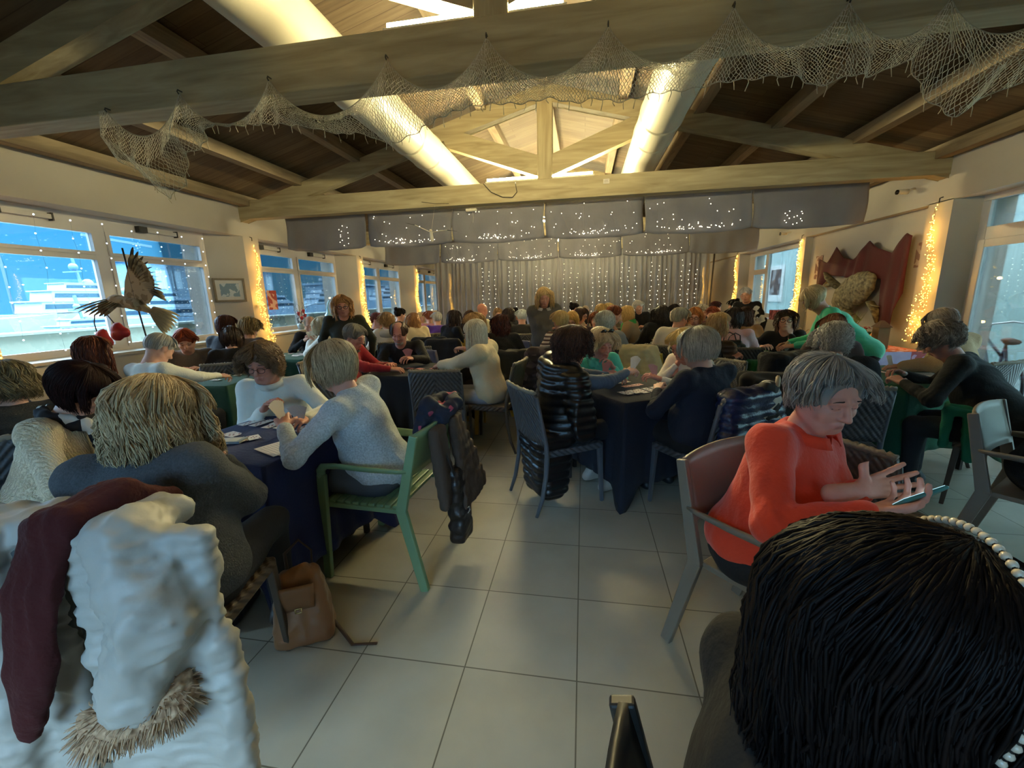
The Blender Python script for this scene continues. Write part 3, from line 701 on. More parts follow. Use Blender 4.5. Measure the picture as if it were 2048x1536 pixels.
# --- side walls: piers, lintel, parapet
PL = [(-.72, -.42), (2.50, 2.80), (5.72, 6.02), (8.91, 9.20), (12.12, 12.42), (15.40, 15.70)]
def wall_left():
    m = MB()
    for a, b in PL:
        m.prism([(XL, a), (XL, b), (XL-.30, b), (XL-.30, a-.42)][::-1], .95, 2.46, plane='xy')
        m.prism([(XL-.30, a-.42), (XL-.30, b), (XL-.56, b), (XL-.56, a-.50)][::-1], .95, 2.46, plane='xy', mi=1)
    m.bb((XL-.56, YN, 0), (XL, YF, .955)); m.bb((XL-.56, YN, 2.455), (XL, YF, 3.25)); m.bb((XL-.56, 15.7, .955), (XL, YF, 2.455)); m.bb((XL-.56, YN, .955), (XL, -.72, 2.455))
    struct(m.build('wall_left', [PLASTER, PLASTER2]))
    s = MB()
    for (a, b), (c, d) in zip(PL[:-1], PL[1:]): s.bb((XL-.30, b+.0, .955), (XL+.035, c-.02, .985))
    struct(s.build('trim_1', mat('#b9b3a8', .5, 'plastic', bump=.02)))
wall_left()
def window(n, y0, y1, x, zb=.955, zt=2.455):
    """two leaves, each with a low top light; x: room side of the frame"""
    root = thing('window_%d' % n, (x, y0, 0)); root['kind'] = 'structure'; W = y1-y0; mid = W*.5; fw = .075; dp = .07
    f = MB()
    f.bb((-dp, 0, zb), (0, W, zb+.10)); f.bb((-dp, 0, 2.27), (0, W, zt))
    for a, b in ((0, .09), (W-.09, W), (mid-.085, mid+.085)): f.bb((-dp, a, zb+.1003), (-.001, b, 2.2697))
    for a, b in ((.0903, mid-.0853), (mid+.0853, W-.0903)): f.bb((-dp, a, 1.99), (-.002, b, 2.07))
    for a, b in ((.09, mid-.085), (mid+.085, W-.09)):           # raised sash edges
        for z0, z1 in ((zb+.10, 1.99), (2.07, 2.27)):
            for q in (f,):
                q.bb((.0005, a-.035, z0-.03), (.012, a+.004, z1+.03)); q.bb((.0005, b-.004, z0-.03), (.012, b+.035, z1+.03)); q.bb((.0005, a+.0045, z0-.03), (.0115, b-.0045, z0+.004)); q.bb((.0005, a+.0045, z1-.004), (.0115, b-.0045, z1+.03))
    fo = f.build('window_frame', FRAME, root)
    for a, b in ((.09, mid-.085), (mid+.085, W-.09)):
        for z0, z1 in ((zb+.10, 1.99), (2.07, 2.27)):
            g = MB(); g.bb((-.04, a, z0), (-.034, b, z1)); g.build('pane', glass_mat(), root)
        c = MB(); c.bb((.0, (a+b)/2-.22, 2.35), (.05, (a+b)/2+.22, 2.395)); c.bb((.0, (a+b)/2-.26, 2.34), (.06, (a+b)/2-.16, 2.41), mi=1); c.bb((.0, (a+b)/2+.22, 2.335), (.055, (a+b)/2+.235, 2.41), mi=1)
        c.build('window_opener', [mat('#b9b6b0', .4, 'plastic', bump=0), mat('#1b1b1b', .5, 'plastic', bump=0)], fo)
for i, ((a, b), (c, d)) in enumerate(zip(PL[:-1], PL[1:])): window(i+1, b-.12, c-.40, XL-.28)
# --- right wall
PR = [(5.61, 5.95), (8.73, 8.97), (12.04, 12.33), (15.10, 15.40)]
def wall_right():
    m = MB()
    for i, (a, b) in enumerate(PR): m.bb((XR, a, 0), (XR+.6, b, 2.42))
    m.prism([(XR, 5.61), (XR+.28, 5.61), (XR+.28, 5.50)][::-1], 0, 2.42, plane='xy')
    m.bb((XR+.12, 5.95, 0), (XR+.6, 8.73, 2.42)); m.bb((XR+.12, 12.33, 0), (XR+.6, 15.1, 2.42)); m.bb((XR+.12, 15.4, 0), (XR+.6, YF, 2.42)); m.bb((XR, 8.97, 0), (XR+.6, 12.04, .86))
    m.bb((XR, YN, 2.41), (XR+.6, YF, 3.25)); m.bb((XR, YN, 0), (XR+.6, 1.6, 2.42))
    struct(m.build('wall_right', PLASTER))
wall_right()
def front_wall():
    m = MB(); y0, y1 = YN-.3, YN
    for lo, hi in (((XL-.75, y0, 0), (-2.6, y1, 4.4)), ((.4, y0, 0), (XR+.6, y1, 4.4)), ((-2.6, y0, 0), (.4, y1, .9)), ((-2.6, y0, 2.5), (.4, y1, 4.4))): m.bb(lo, hi)
    struct(m.build('wall_front', PLASTER)); root = thing('window_7', (-1.1, YN-.15, 0)); root['kind'] = 'structure'; f = MB(); f.bb((-1.5, -.03, .9), (1.5, .03, .98)); f.bb((-1.5, -.03, 2.42), (1.5, .03, 2.5))  # unseen window added behind the viewpoint so sky light brightens the foreground
    for k in range(3): x = -1.46+k*1.46; f.bb((x-.04, -.029, .9801), (x+.04, .029, 2.4199))
    f.build('window_frame', FRAME, root)
    for k in range(2): MB().bb((-1.42+k*1.46, -.003, .98), (-.04+k*1.46, .003, 2.42)).build('pane', glass_mat(), root)
front_wall()
for nm, lo, hi in (('wall_back', (XL-.75, YF, 0), (XR+.6, YF+.3, 4.4)),):
    m = MB(); m.bb(lo, hi); struct(m.build(nm, PLASTER))
def right_window():
    root = thing('window_6', (XR+.25, 8.97, 0)); root['kind'] = 'structure'; f = MB(); W = 3.07
    for lo, hi in (((0, 0, .86), (.07, W, .95)), ((0, 0, 2.30), (.07, W, 2.42)), ((.001, 0, .9503), (.07, .07, 2.2997)), ((.001, W-.34, .9503), (.07, W, 2.2997)), ((.001, 1.93, .9503), (.07, 2.07, 2.2997)), ((.002, 2.0703, 1.86), (.07, W-.3403, 1.98))): f.bb(lo, hi)
    f.build('window_frame', FRAME, root, bevel=.004)
    for lo, hi in (((.03, .07, .95), (.036, 1.93, 2.30)), ((.03, 2.07, .95), (.036, W-.34, 1.86)), ((.03, 2.07, 1.98), (.036, W-.34, 2.30))): MB().bb(lo, hi).build('pane', glass_mat(), root)
    s = MB(); s.bb((-.28, 0, .83), (0, W, .862)); s.build('window_sill', mat('#b9b3a8', .5, 'plastic', bump=.02), root)
right_window()
def right_door(n, y0, y1):
    root = thing('door_%d' % n, (XR+.22, y0, 0)); root['kind'] = 'structure'; W = y1-y0; f = MB()
    for lo, hi in (((.001, 0, .1603), (.07, .12, 2.3497)), ((.001, W-.18, .1603), (.07, W, 2.3497)), ((0, 0, 2.35), (.07, W, 2.42)), ((.002, .1203, 1.92), (.07, W-.1803, 2.08)), ((0, 0, .002), (.07, W, .16))): f.bb(lo, hi)
    f.bb((-.02, W-.22, .003), (-.0005, W-.14, 1.95)); f.bb((-.02, .003, 1.87), (-.0005, W-.2203, 1.95))
    f.build('door_frame', FRAME, root, bevel=.004)
    MB().bb((.03, .12, .16), (.036, W-.18, 1.92)).build('pane', glass_mat(), root); MB().bb((.03, .12, 2.08), (.036, W-.18, 2.35)).build('pane', glass_mat(), root)
    h = MB(); h.tube([(-.06, .16, .98), (-.06, .16, 1.12)], .012, 8); h.tube([(-.06, .16, 1.0), (0, .16, 1.0)], .01, 6); h.build('door_handle', mat('#9a9a9a', .3, 'metal', metal=.9, bump=0), root)
right_door(1, 3.75, 5.61); right_door(2, 1.7, 3.65)
m = MB(); m.bb((XR, 3.62, 0), (XR+.3, 3.78, 2.42)); struct(m.build('trim_2', FRAME))

# --- roof: boards, purlins, trusses
RX = -.5
def zr(x, z=3.847): return z-.265*abs(x-RX)      # rafter underside
def roof():
    zt = 4.165; m = MB()
    for s in (-1, 1):
        xe = XL-.6 if s < 0 else XR+.6; ze = zt-.265*abs(xe-RX)
        v = [(RX, YN, zt), (xe, YN, ze), (xe, YF+.2, ze), (RX, YF+.2, zt), (RX, YN, zt+.08), (xe, YN, ze+.08), (xe, YF+.2, ze+.08), (RX, YF+.2, zt+.08)]
        m.add(v, [(0, 1, 2, 3), (7, 6, 5, 4), (0, 4, 5, 1), (1, 5, 6, 2), (2, 6, 7, 3)])
    o = m.build('ceiling', deck_mat()); struct(o)
    k = 1
    for x in (-4.86, -4.0, -3.08, -2.17, -1.3, RX, .45, 1.32, 2.18, 3.05, 3.88):
        p = MB(); z = 4.165-.265*(abs(x-RX)+.06)-.004; p.bb((x-.06, YN+.01, z-.13), (x+.06, YF-.01, z)); o = p.build('purlin', WOODY); tag(o, ['dark timber purlin along the top of the window side wall', 'dark timber purlin above the row of harbour windows', 'timber purlin between the harbour windows and the first white duct', 'timber purlin beside the white duct on the harbour side', 'lit timber purlin between the white duct and the roof ridge', 'timber ridge beam at the peak of the ceiling',
            'lit timber purlin between the ridge and the duct on the door side', 'timber purlin just past the duct on the door side', 'timber purlin midway between the door side duct and the door side wall', 'dark timber purlin above the red drape wall', 'dark timber purlin on top of the wall with the red drape'][k-1], 'roof beam', 'purlins under the ceiling boards'); k += 1
roof()
TY = [(-.78, 'near the door behind the viewpoint'), (2.50, 'carrying the fishing net'), (5.72, 'with the small white notice'), (8.95, 'behind the upper grey valance'), (12.15, 'behind the lower grey valance')]
def truss(y, lab):
    root = thing('roof_truss', (RX, y+.08, 2.69), 0, 'weathered timber roof truss '+lab, 'roof truss', 'timber trusses across the hall')
    t = .085; L = lambda x, z: (x-RX, z-2.69)
    m = MB(); m.bb((XL-RX-.05, -t, 0), (XR-RX+.05, t, .25)); m.build('tie_beam', WOOD, root, bevel=.006)
    m = MB(); m.bb((-.095, -t*.9, .25), (.095, t*.9, zr(RX)+.1-2.69)); m.build('king_post', mat('#b0a484', .75, 'wood', color2='#87795a', scale=2.2, bump=.08, mix=.4, stretch=(6, 6, .6)), root, bevel=.005)
    for s in (-1, 1):
        xe = XL if s < 0 else XR; m = MB(); zu = lambda x: zr(x)-2.69
        poly = [(s*.0, zu(RX)), (xe-RX, zu(xe)), (xe-RX, zu(xe)+.19), (0, zu(RX)+.19)]
        m.prism(poly if s < 0 else poly[::-1], -t*.85, t*.85); m.build('rafter', WOOD, root, bevel=.005)
        m = MB(); a = (s*.10, .30); b = (s*1.28, .72); poly = [(a[0], a[1]), (b[0], b[1]), (b[0]+s*.12, b[1]+.25), (b[0], b[1]+.23), (a[0], a[1]+.24)]
        m.prism(poly if s < 0 else poly[::-1], -t*.8, t*.8); m.build('strut', WOOD, root, bevel=.005)
for y, lab in TY: truss(y, lab)
# linear lamps on top of the tie beams
def lamp(y, x0, x1, lab):
    r = thing('linear_lamp', ((x0+x1)/2, y, 2.94), 0, lab, 'lamp', 'linear lamps on the tie beams'); w = (x1-x0)/2
    MB().bb((-w, -.03, .0), (w, .03, .022)).build('lamp_tray', mat('#d8d8d0', .4, 'metal', bump=0), r)
    m = MB(); m.tube([(-w+.02, 0, .040), (w-.02, 0, .040)], .018, 10); m.build('lamp_tube', emat('#fbeaae', LED_E), r)
lamp(5.76, -1.28, .12, 'glowing linear lamp on the beam with the small white notice')
lamp(2.55, -1.12, -.10, 'glowing linear lamp on the beam that carries the net')
lamp(8.99, -1.2, .2, 'glowing linear lamp on the beam behind the upper valance')
lamp(12.2, -1.2, .2, 'glowing linear lamp on the farthest visible beam')
# --- ducts
def duct(x, z, r, lab):
    root = thing('air_duct', (x, 0, z), 0, lab, 'air duct', 'white round ducts under the ceiling')
    prof = [(r, YN), (r, 14.)]; m = MB(); n = 40
    m.tube([(0, YN+.05, 0), (0, 13.9, 0)], r, n, caps=False); m.build('duct_pipe', mat('#b9b3a0', .42, 'metal', color2='#ada791', scale=1.5, bump=.02, mix=.2, spec=.4), root)
    for y in (1.45, 3.6, 4.75, 5.3, 7.6, 9.9):
        s = MB(); s.tube([(0, y, 0), (0, y+.02, 0), (0, y+.04, 0), (0, y+.06, 0)], [r, r+.009, r+.009, r], n, caps=False); s.build('duct_seam', mat('#b5af9b', .4, 'metal', bump=0), root)
    for y in (2.1, 5.9):
        s = MB(); s.tube([(0, y, -r-.004)]+[((r+.004)*math.sin(a), y, -(r+.004)*math.cos(a)) for a in np.linspace(0, PI*.9, 12)]+[((r+.004)*.3, y, .42)], .005, 5); s.build('hanging_cable', mat('#3a3222', .7, bump=0), root)
duct(-1.92, 3.25, .205, 'thick white round duct running on the harbour window side of the king posts')
duct(.76, 3.24, .212, 'white round duct running on the side nearer the red drape')
# --- outside: parapet, harbour, facing wall
m = MB(); m.bb((-7.35, -20, -.4), (-7.05, 60, 1.15)); m.bb((-7.4, -20, 1.15), (-7.0, 60, 1.18), mi=1); tag(m.build('parapet', [mat('#8d9a92', .9, 'plaster', color2='#7d8a84', scale=1.5, bump=.1), mat('#8fa3a8', .7, 'plaster', bump=0)]), 'pale concrete parapet outside the harbour windows', 'wall')
m = MB(); m.bb((-7.05, -20, -.5), (-5.75, 60, -.1)); tag(m.build('terrace', mat('#8d9aa0', .8, 'plaster')), 'grey terrace strip between windows and parapet', 'terrace')
def water():
    mm = mat('#2f5f7c', .12, 'plain', color2='#3d7290', scale=.8, bump=.25, mix=.3)
    m = MB(); m.add([(-300, -150, -1.2), (-7.4, -150, -1.2), (-7.4, 300, -1.2), (-300, 300, -1.2)], [(0, 1, 2, 3)]); tag(m.build('harbour_water', mm), 'calm blue harbour water under the dusk sky', 'water', kind='stuff')
water()
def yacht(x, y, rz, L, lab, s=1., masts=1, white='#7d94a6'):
    r = thing('yacht', (x, y, -1.2), rz, lab, 'yacht', 'white yachts moored in the harbour'); m = MB()
    W = L*.22; n = 9; rows = []
    for k, (zz, wf) in enumerate(((0, .72), (.09*L*.9, .9), (.15*L, 1.))):
        rows.append([(L*(t-.5)*(1+.03*k), -W/2*wf*(1-max(0, (t-.45)/.55)**2.2)**.8 if True else 0, zz+(t**3)*.03*L) for t in np.linspace(0, 1, n)]+[(L*(t-.5)*(1+.03*k), W/2*wf*(1-max(0, (t-.45)/.55)**2.2)**.8, zz+(t**3)*.03*L) for t in np.linspace(1, 0, n)])
    m.grid(np.array(rows), closed=True, smooth=False); top = rows[-1]; m.add(top, [tuple(range(len(top)))]); m.build('hull', mat(white, .3, 'plastic', bump=0, mix=.1), r)
    z = .155*L; lv = [(.62, .045, -.06), (.46, .04, -.08), (.28, .03, -.1)]
    for k, (l, h, o) in enumerate(lv):
        m = MB(); l *= L; h *= L*1.2; w = W*(.8-.14*k); c = o*L
        m.prism([(c-l/2, z), (c+l/2, z), (c+l/2-h*1.4, z+h), (c-l/2+h*.2, z+h)], -w/2, w/2); m.bb((c-l/2-h*.1, -w/2-.06*h, z+h*.98), (c+l/2-h*1.2, w/2+.06*h, z+h*1.1)); m.build('deck_house', mat(white, .3, 'plastic', bump=0, mix=.1), r)
        g = MB(); g.prism([(c-l/2+h*.3, z+h*.35), (c+l/2-h*.9, z+h*.35), (c+l/2-h*1.25, z+h*.78), (c-l/2+h*.4, z+h*.78)], -w/2-.02, w/2+.02); g.build('window_band', mat('#1f3a4c', .15, 'plastic', bump=0), r); z += h*1.08
    for k in range(masts):
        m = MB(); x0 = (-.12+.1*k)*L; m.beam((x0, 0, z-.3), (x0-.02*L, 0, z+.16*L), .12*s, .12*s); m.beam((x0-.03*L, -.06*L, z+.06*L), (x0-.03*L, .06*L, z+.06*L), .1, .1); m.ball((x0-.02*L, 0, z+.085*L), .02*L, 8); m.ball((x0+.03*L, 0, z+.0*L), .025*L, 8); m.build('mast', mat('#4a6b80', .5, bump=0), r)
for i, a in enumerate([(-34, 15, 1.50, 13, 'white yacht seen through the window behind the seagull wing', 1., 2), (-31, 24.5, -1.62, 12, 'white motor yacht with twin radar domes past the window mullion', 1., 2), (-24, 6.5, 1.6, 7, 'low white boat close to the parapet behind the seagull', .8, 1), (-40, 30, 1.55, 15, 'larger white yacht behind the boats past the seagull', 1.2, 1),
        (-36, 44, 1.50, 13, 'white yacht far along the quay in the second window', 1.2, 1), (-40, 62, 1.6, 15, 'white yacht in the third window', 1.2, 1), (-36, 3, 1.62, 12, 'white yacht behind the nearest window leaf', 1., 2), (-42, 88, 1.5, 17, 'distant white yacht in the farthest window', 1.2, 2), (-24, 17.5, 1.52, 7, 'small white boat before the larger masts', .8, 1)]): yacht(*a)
def moored_mast(x, y, h, lab):
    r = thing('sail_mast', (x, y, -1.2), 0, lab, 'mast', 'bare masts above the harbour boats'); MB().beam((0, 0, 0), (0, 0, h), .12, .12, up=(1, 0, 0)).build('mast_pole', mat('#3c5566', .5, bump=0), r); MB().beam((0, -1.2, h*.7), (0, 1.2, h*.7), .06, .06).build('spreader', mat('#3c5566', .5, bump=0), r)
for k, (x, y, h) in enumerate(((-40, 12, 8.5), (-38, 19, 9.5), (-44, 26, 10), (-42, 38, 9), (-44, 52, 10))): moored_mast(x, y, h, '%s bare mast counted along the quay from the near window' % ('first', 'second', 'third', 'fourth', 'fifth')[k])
def quay_building(x, y, L, h, lab):
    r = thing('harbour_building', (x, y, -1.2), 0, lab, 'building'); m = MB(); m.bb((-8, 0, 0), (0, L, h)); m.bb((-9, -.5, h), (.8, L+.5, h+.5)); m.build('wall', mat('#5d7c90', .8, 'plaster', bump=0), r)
    for k in range(int(L/2.6)):
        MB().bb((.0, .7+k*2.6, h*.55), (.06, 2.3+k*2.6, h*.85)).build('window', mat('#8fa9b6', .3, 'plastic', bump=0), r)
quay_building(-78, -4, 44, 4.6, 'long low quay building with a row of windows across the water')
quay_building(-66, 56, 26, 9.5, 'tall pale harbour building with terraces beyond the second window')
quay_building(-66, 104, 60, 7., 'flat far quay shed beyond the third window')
def crane(x, y, h, lab):
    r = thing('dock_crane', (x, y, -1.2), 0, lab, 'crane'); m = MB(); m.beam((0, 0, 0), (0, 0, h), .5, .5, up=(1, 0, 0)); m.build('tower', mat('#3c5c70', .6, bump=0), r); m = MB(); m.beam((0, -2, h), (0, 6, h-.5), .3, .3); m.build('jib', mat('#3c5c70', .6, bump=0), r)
crane(-64, 26, 12, 'thin dock crane standing behind the yachts'); crane(-58, 44, 11, 'second thin dock crane farther along the quay')
# opposite wall outside the doors
m = MB(); m.bb((7.0, -6, -.3), (7.3, 26, 4.2)); tag(m.build('outer_wall', mat('#b4cfd0', .9, 'plaster', color2='#a6c4c6', scale=1.2, bump=.08)), 'pale wall of the passage outside the glass doors', 'wall')
m = MB(); m.bb((4.6, -6, -.4), (7.0, 26, -.045)); tag(m.build('passage_paving', mat('#93a5a8', .8, 'plaster')), 'light paving in the passage outside the glass doors', 'paving')
r = thing('wall_poster', (6.99, 17.1, 0), 0, 'framed white poster with a dark picture outside the far window', 'poster'); MB().bb((-.02, -.62, 1.05), (0, .62, 2.35)).build('poster_frame', mat('#e8eef0', .6, 'paper', bump=0), r); MB().bb((-.026, -.42, 1.3), (-.02, .42, 2.2)).build('picture', mat('#4b3c40', .6, 'blot', color2='#8a8a90', scale=5, bump=0), r)
# ------------------------------------------------------------------ furniture
def weave_mat(color, hi, name='woven_rattan', rep=26.):
    m, nt, b = _nodes(name); N = nt.nodes; L = nt.links
    tc = N.new('ShaderNodeTexCoord'); s = N.new('ShaderNodeSeparateXYZ'); L.new(tc.outputs['Object'], s.inputs[0])
    def M(op, a, bb=None):
        q = N.new('ShaderNodeMath'); q.operation = op
        for i, t in enumerate((a, bb)):
            if t is None: continue
            if isinstance(t, (int, float)): q.inputs[i].default_value = t
            else: L.new(t, q.inputs[i])
        return q.outputs[0]
    zz = M('ADD', s.outputs[2], M('MULTIPLY', s.outputs[1], .8)); u = M('ADD', M('ABSOLUTE', s.outputs[0]), zz)
    w = M('SINE', M('MULTIPLY', u, rep*2*PI)); w2 = M('SINE', M('MULTIPLY', M('SUBTRACT', M('ABSOLUTE', s.outputs[0]), zz), rep*4*PI))
    hgt = M('ADD', w, M('MULTIPLY', w2, .25))
    mx = N.new('ShaderNodeMix'); mx.data_type = 'RGBA'; mx.inputs[6].default_value = srgb(color); mx.inputs[7].default_value = srgb(hi)
    L.new(M('ADD', M('MULTIPLY', w, .4), .4), mx.inputs[0]); L.new(mx.outputs[2], b.inputs['Base Color']); b.inputs['Roughness'].default_value = .5
    bp = N.new('ShaderNodeBump'); bp.inputs['Strength'].default_value = .6; bp.inputs['Distance'].default_value = .005; L.new(hgt, bp.inputs['Height']); L.new(bp.outputs[0], b.inputs['Normal'])
    return m
WV = {'grey': weave_mat('#3c3d40', '#5c5d62'), 'brown': weave_mat('#40362e', '#5e5246')}
def wicker_chair(tone='grey', label=None):
    r = thing('wicker_chair', (0, 0, 0), 0, label, 'chair', 'woven chairs around the card tables'); fm = mat('#55585e' if tone == 'grey' else '#4c443c', .4, 'metal', bump=.02)
    w = .225
    m = MB(); m.bb((-w, -.22, .405), (w, .23, .455)); m.build('seat', WV[tone], r, bevel=.012)
    P = []
    for t in np.linspace(0, 1, 9):
        z = .50+.36*t; y = -.235-.075*t**1.3; P.append([(x, y-.022*(1-(x/w)**2), z) for x in np.linspace(-w, w, 13)])
    b = MB(); b.grid(P); o = b.build('backrest', WV[tone], r, solid=.026)
    e = MB(); e.tube([(x, -.312-.022*(1-(x/w)**2), .868+.004*math.sin(i*2.4)) for i, x in enumerate(np.linspace(-w, w, 40))], [.013+.0035*(i % 2) for i in range(40)], 7); e.build('braided_edge', mat('#8a8272' if tone == 'grey' else '#7c6c58', .6, 'cloth', bump=.3), r)
    for s in (-1, 1):
        m = MB(); m.beam((s*(w-.015), .205, .42), (s*(w-.005), .225, 0), .032, .036, up=(0, 1, 0), w2=.022, h2=.024); m.build('leg', fm, r, bevel=.004)
        m = MB(); pts = [(s*(w-.0), -.23, .50), (s*(w-.0), -.225, .42), (s*(w-.0), -.235, .28), (s*(w-.0), -.265, .12), (s*(w-.0), -.31, 0)]
        m.tube([(s*w, -.30, .84), (s*w, -.262, .66)]+pts, [.013, .015, .017, .018, .017, .015, .012], 8); m.build('leg', fm, r)
    return r
def arm_chair(color, label=None, slats=False, arms=True, name='armchair'):
    """moulded chair with flat tapered legs that run up into curved arms"""
    r = thing(name, (0, 0, 0), 0, label, 'chair', 'moulded plastic chairs in the hall'); fm = mat(color, .45, 'plastic', bump=.02, mix=.1); w = .255
    m = MB()
    if slats:
        for k in range(9): m.bb((-w+.02, -.20+.047*k, .425), (w-.02, -.20+.047*k+.038, .445))
        m.bb((-w+.01, -.21, .405), (-w+.05, .23, .43)); m.bb((w-.05, -.21, .405), (w-.01, .23, .43))
    else: m.bb((-w+.01, -.21, .42), (w-.01, .23, .445))
    m.bb((-w+.01, .215, .40), (w-.01, .24, .445)); m.build('seat', fm, r, bevel=.006)
    P = []
    for t in np.linspace(0, 1, 7):
        z = .60+.235*t; y = -.245-.07*t; P.append([(x, y-.03*(1-(x/w)**2), z+.012*(1-(x/w)**2)*t) for x in np.linspace(-w+.01, w-.01, 13)])
    m = MB(); m.grid(P); m.build('backrest', fm, r, solid=.016)
    for s in (-1, 1):
        m = MB(); m.beam((s*(w+.015), .24, .0), (s*(w+.005), .215, .44 if not arms else .60), .030, .044, up=(0, 1, 0), w2=.024, h2=.052); m.build('leg', fm, r, bevel=.005)
        m = MB(); m.beam((s*(w+.01), -.33, 0), (s*(w), -.225, .44), .030, .046, up=(0, 1, 0), w2=.028, h2=.056); m.beam((s*w, -.225, .43), (s*(w-.005), -.32, .835), .028, .056, up=(0, 1, 0), w2=.022, h2=.042); m.build('leg', fm, r, bevel=.005)
        if arms:
            m = MB(); m.tube([(s*(w+.005), .215, .58), (s*(w+.012), .212, .625), (s*(w+.02), .185, .652), (s*(w+.028), .10, .662), (s*(w+.026), -.08, .655), (s*(w+.01), -.22, .648), (s*w, -.27, .646)], [.022, .024, .026, .028, .026, .022, .018], 8, flat=.5, up=(0, 0, 1)); m.build('armrest', fm, r)
    return r
CH = {}
CHN = [0]
def chair(kind, x, y, rz_deg, label, **kw):
    """place one chair; rz_deg is the direction it faces"""
    rz = math.radians(rz_deg-90)
    if kind not in CH:
        r = {'grey': lambda: wicker_chair('grey'), 'brown': lambda: wicker_chair('brown'), 'green': lambda: arm_chair('#6f8f6c', slats=True), 'yellow': lambda: arm_chair('#d0a93c', arms=False, name='yellow_chair'), 'taupe': lambda: arm_chair('#7e7466'), 'black': lambda: arm_chair('#232322'), 'lilac': lambda: arm_chair('#8286a0', arms=False, name='plastic_chair')}[kind]()
        CH[kind] = r; r.location = (x, y, 0); r.rotation_euler = (0, 0, rz); r['label'] = label; return r
    return dup(CH[kind], (x, y, 0), rz, label)

def card_table(x, y, rz_deg, color, label, size=.80, drop=.56, cl='cloth', frill=0.):
    rz = math.radians(rz_deg); r = thing('card_table', (x, y, 0), rz, 'card table under the '+' '.join(label.split()[:11]), 'table', 'card tables')
    s = size/2; MB().bb((-s+.01, -s+.01, .715), (s-.01, s-.01, .738)).build('tabletop', mat('#5d4a38', .6, 'wood', bump=.05), r)
    for a in (-1, 1):
        for b in (-1, 1): MB().beam((a*(s-.06), b*(s-.06), .715), (a*(s-.06), b*(s-.06), 0), .028, .028, up=(0, 1, 0)).build('leg', mat('#3a3a3a', .5, 'metal', bump=0), r)
    n = 40; per = []
    for k in range(4*n):
        side, t = divmod(k, n); t = t/n*2-1; c = [(t, -1), (1, t), (-t, 1), (-1, -t)][side]; nn = [(0, -1), (1, 0), (0, 1), (-1, 0)][side]; per.append((c[0]*s, c[1]*s, nn[0], nn[1], abs(t), side))
    rows = [[(0, 0, .7462)]*(4*n)]+[[(p[0]*f, p[1]*f, .7462) for p in per] for f in (.5, .96)]+[[(p[0]*1.004, p[1]*1.004, .744) for p in per]]
    sd = int(abs(x*37+y*91)*10) % 97
    for j in range(1, 13):
        d = j/12.; row = []
        for k, p in enumerate(per):
            cw = math.exp(-((1-p[4])/.16)**2); dl = drop*(1+.30*cw); cx, cyy = math.copysign(1, p[0]) if cw > .02 else 0, math.copysign(1, p[1]) if cw > .02 else 0
            fold = .012*math.sin(k*.42+sd)+.009*math.sin(k*.81+sd*2); o = .006+d*(.030+fold)
            ccx = p[2]*(1-cw)+.7*cx*cw; ccy = p[3]*(1-cw)+.7*cyy*cw
            row.append((p[0]*1.004+ccx*(o+.10*cw*d**1.2), p[1]*1.004+ccy*(o+.10*cw*d**1.2), .744-dl*d))
        rows.append(row)
    m = MB(); m.grid(np.array(rows), closed=True); c = m.build('tablecloth', mat(color, .92, 'cloth', scale=5, bump=.25, sheen=.2, mix=.2), None, (x, y, .003), rz, solid=.0015)
    tag(c, label, 'tablecloth', 'cloths on the card tables'); return r
T = dict(t1=(-1.74, 1.98, -9), t2=(-3.62, 3.55, 5), t3=(-3.95, 5.2, -5), t4=(-1.72, 4.12, -6), t5=(.41, 3.36, 33), t6=(2.12, 5.15, 8), t7=(2.62, 3.95, 20))
card_table(*T['t1'], '#152352', 'navy cloth on the nearest card table beside the curly haired player', size=.76, drop=.60)
card_table(*T['t2'], '#1c4a3c', 'dark green cloth on the table below the seagull', drop=.5)
card_table(*T['t3'], '#1d5340', 'dark green cloth on the table by the second harbour window', drop=.5)
card_table(*T['t4'], '#12141c', 'black cloth on the table with pink cards beside the empty woven chair', size=.82)
card_table(*T['t5'], '#141827', 'black navy cloth on the table beside the long puffer jacket', size=.80, drop=.6)
card_table(*T['t6'], '#1e6a45', 'bright green cloth on the table under the raised wine glass', drop=.5)
card_table(*T['t7'], '#1d5a40', 'green cloth on the table nearest the glass door', drop=.5)
FT = [(-.9, 5.5, 0, '#171a26', 'dark cloth on the table beside the yellow chairs'), (.55, 6.0, 10, '#14161e', 'black cloth on the table ringed by silver haired players'), (-2.3, 7.0, 0, '#161922', 'dark cloth on the table under the curly blond player'), (-3.6, 7.6, 5, '#1b2a2c', 'dark cloth on the table below the third harbour window'),
      (1.55, 6.7, 5, '#15171f', 'dark cloth on the table before the dark haired coat wearer'), (-.6, 8.1, 0, '#15171f', 'dark cloth on the table by the man in cream'), (2.6, 7.0, 0, '#163528', 'deep green cloth on the table left of the standing floral top'), (-2.1, 9.2, 0, '#15171f', 'dark cloth on the table near the purple top'), (1.0, 8.6, 0, '#15171f', 'dark cloth on the table before the far curtain'), (2.4, 9.0, 0, '#15171f', 'dark cloth on the farthest table by the door side wall')]
for x, y, a, c, l in FT: card_table(x, y, a, c, l.replace('left of', 'beside'), drop=.5)

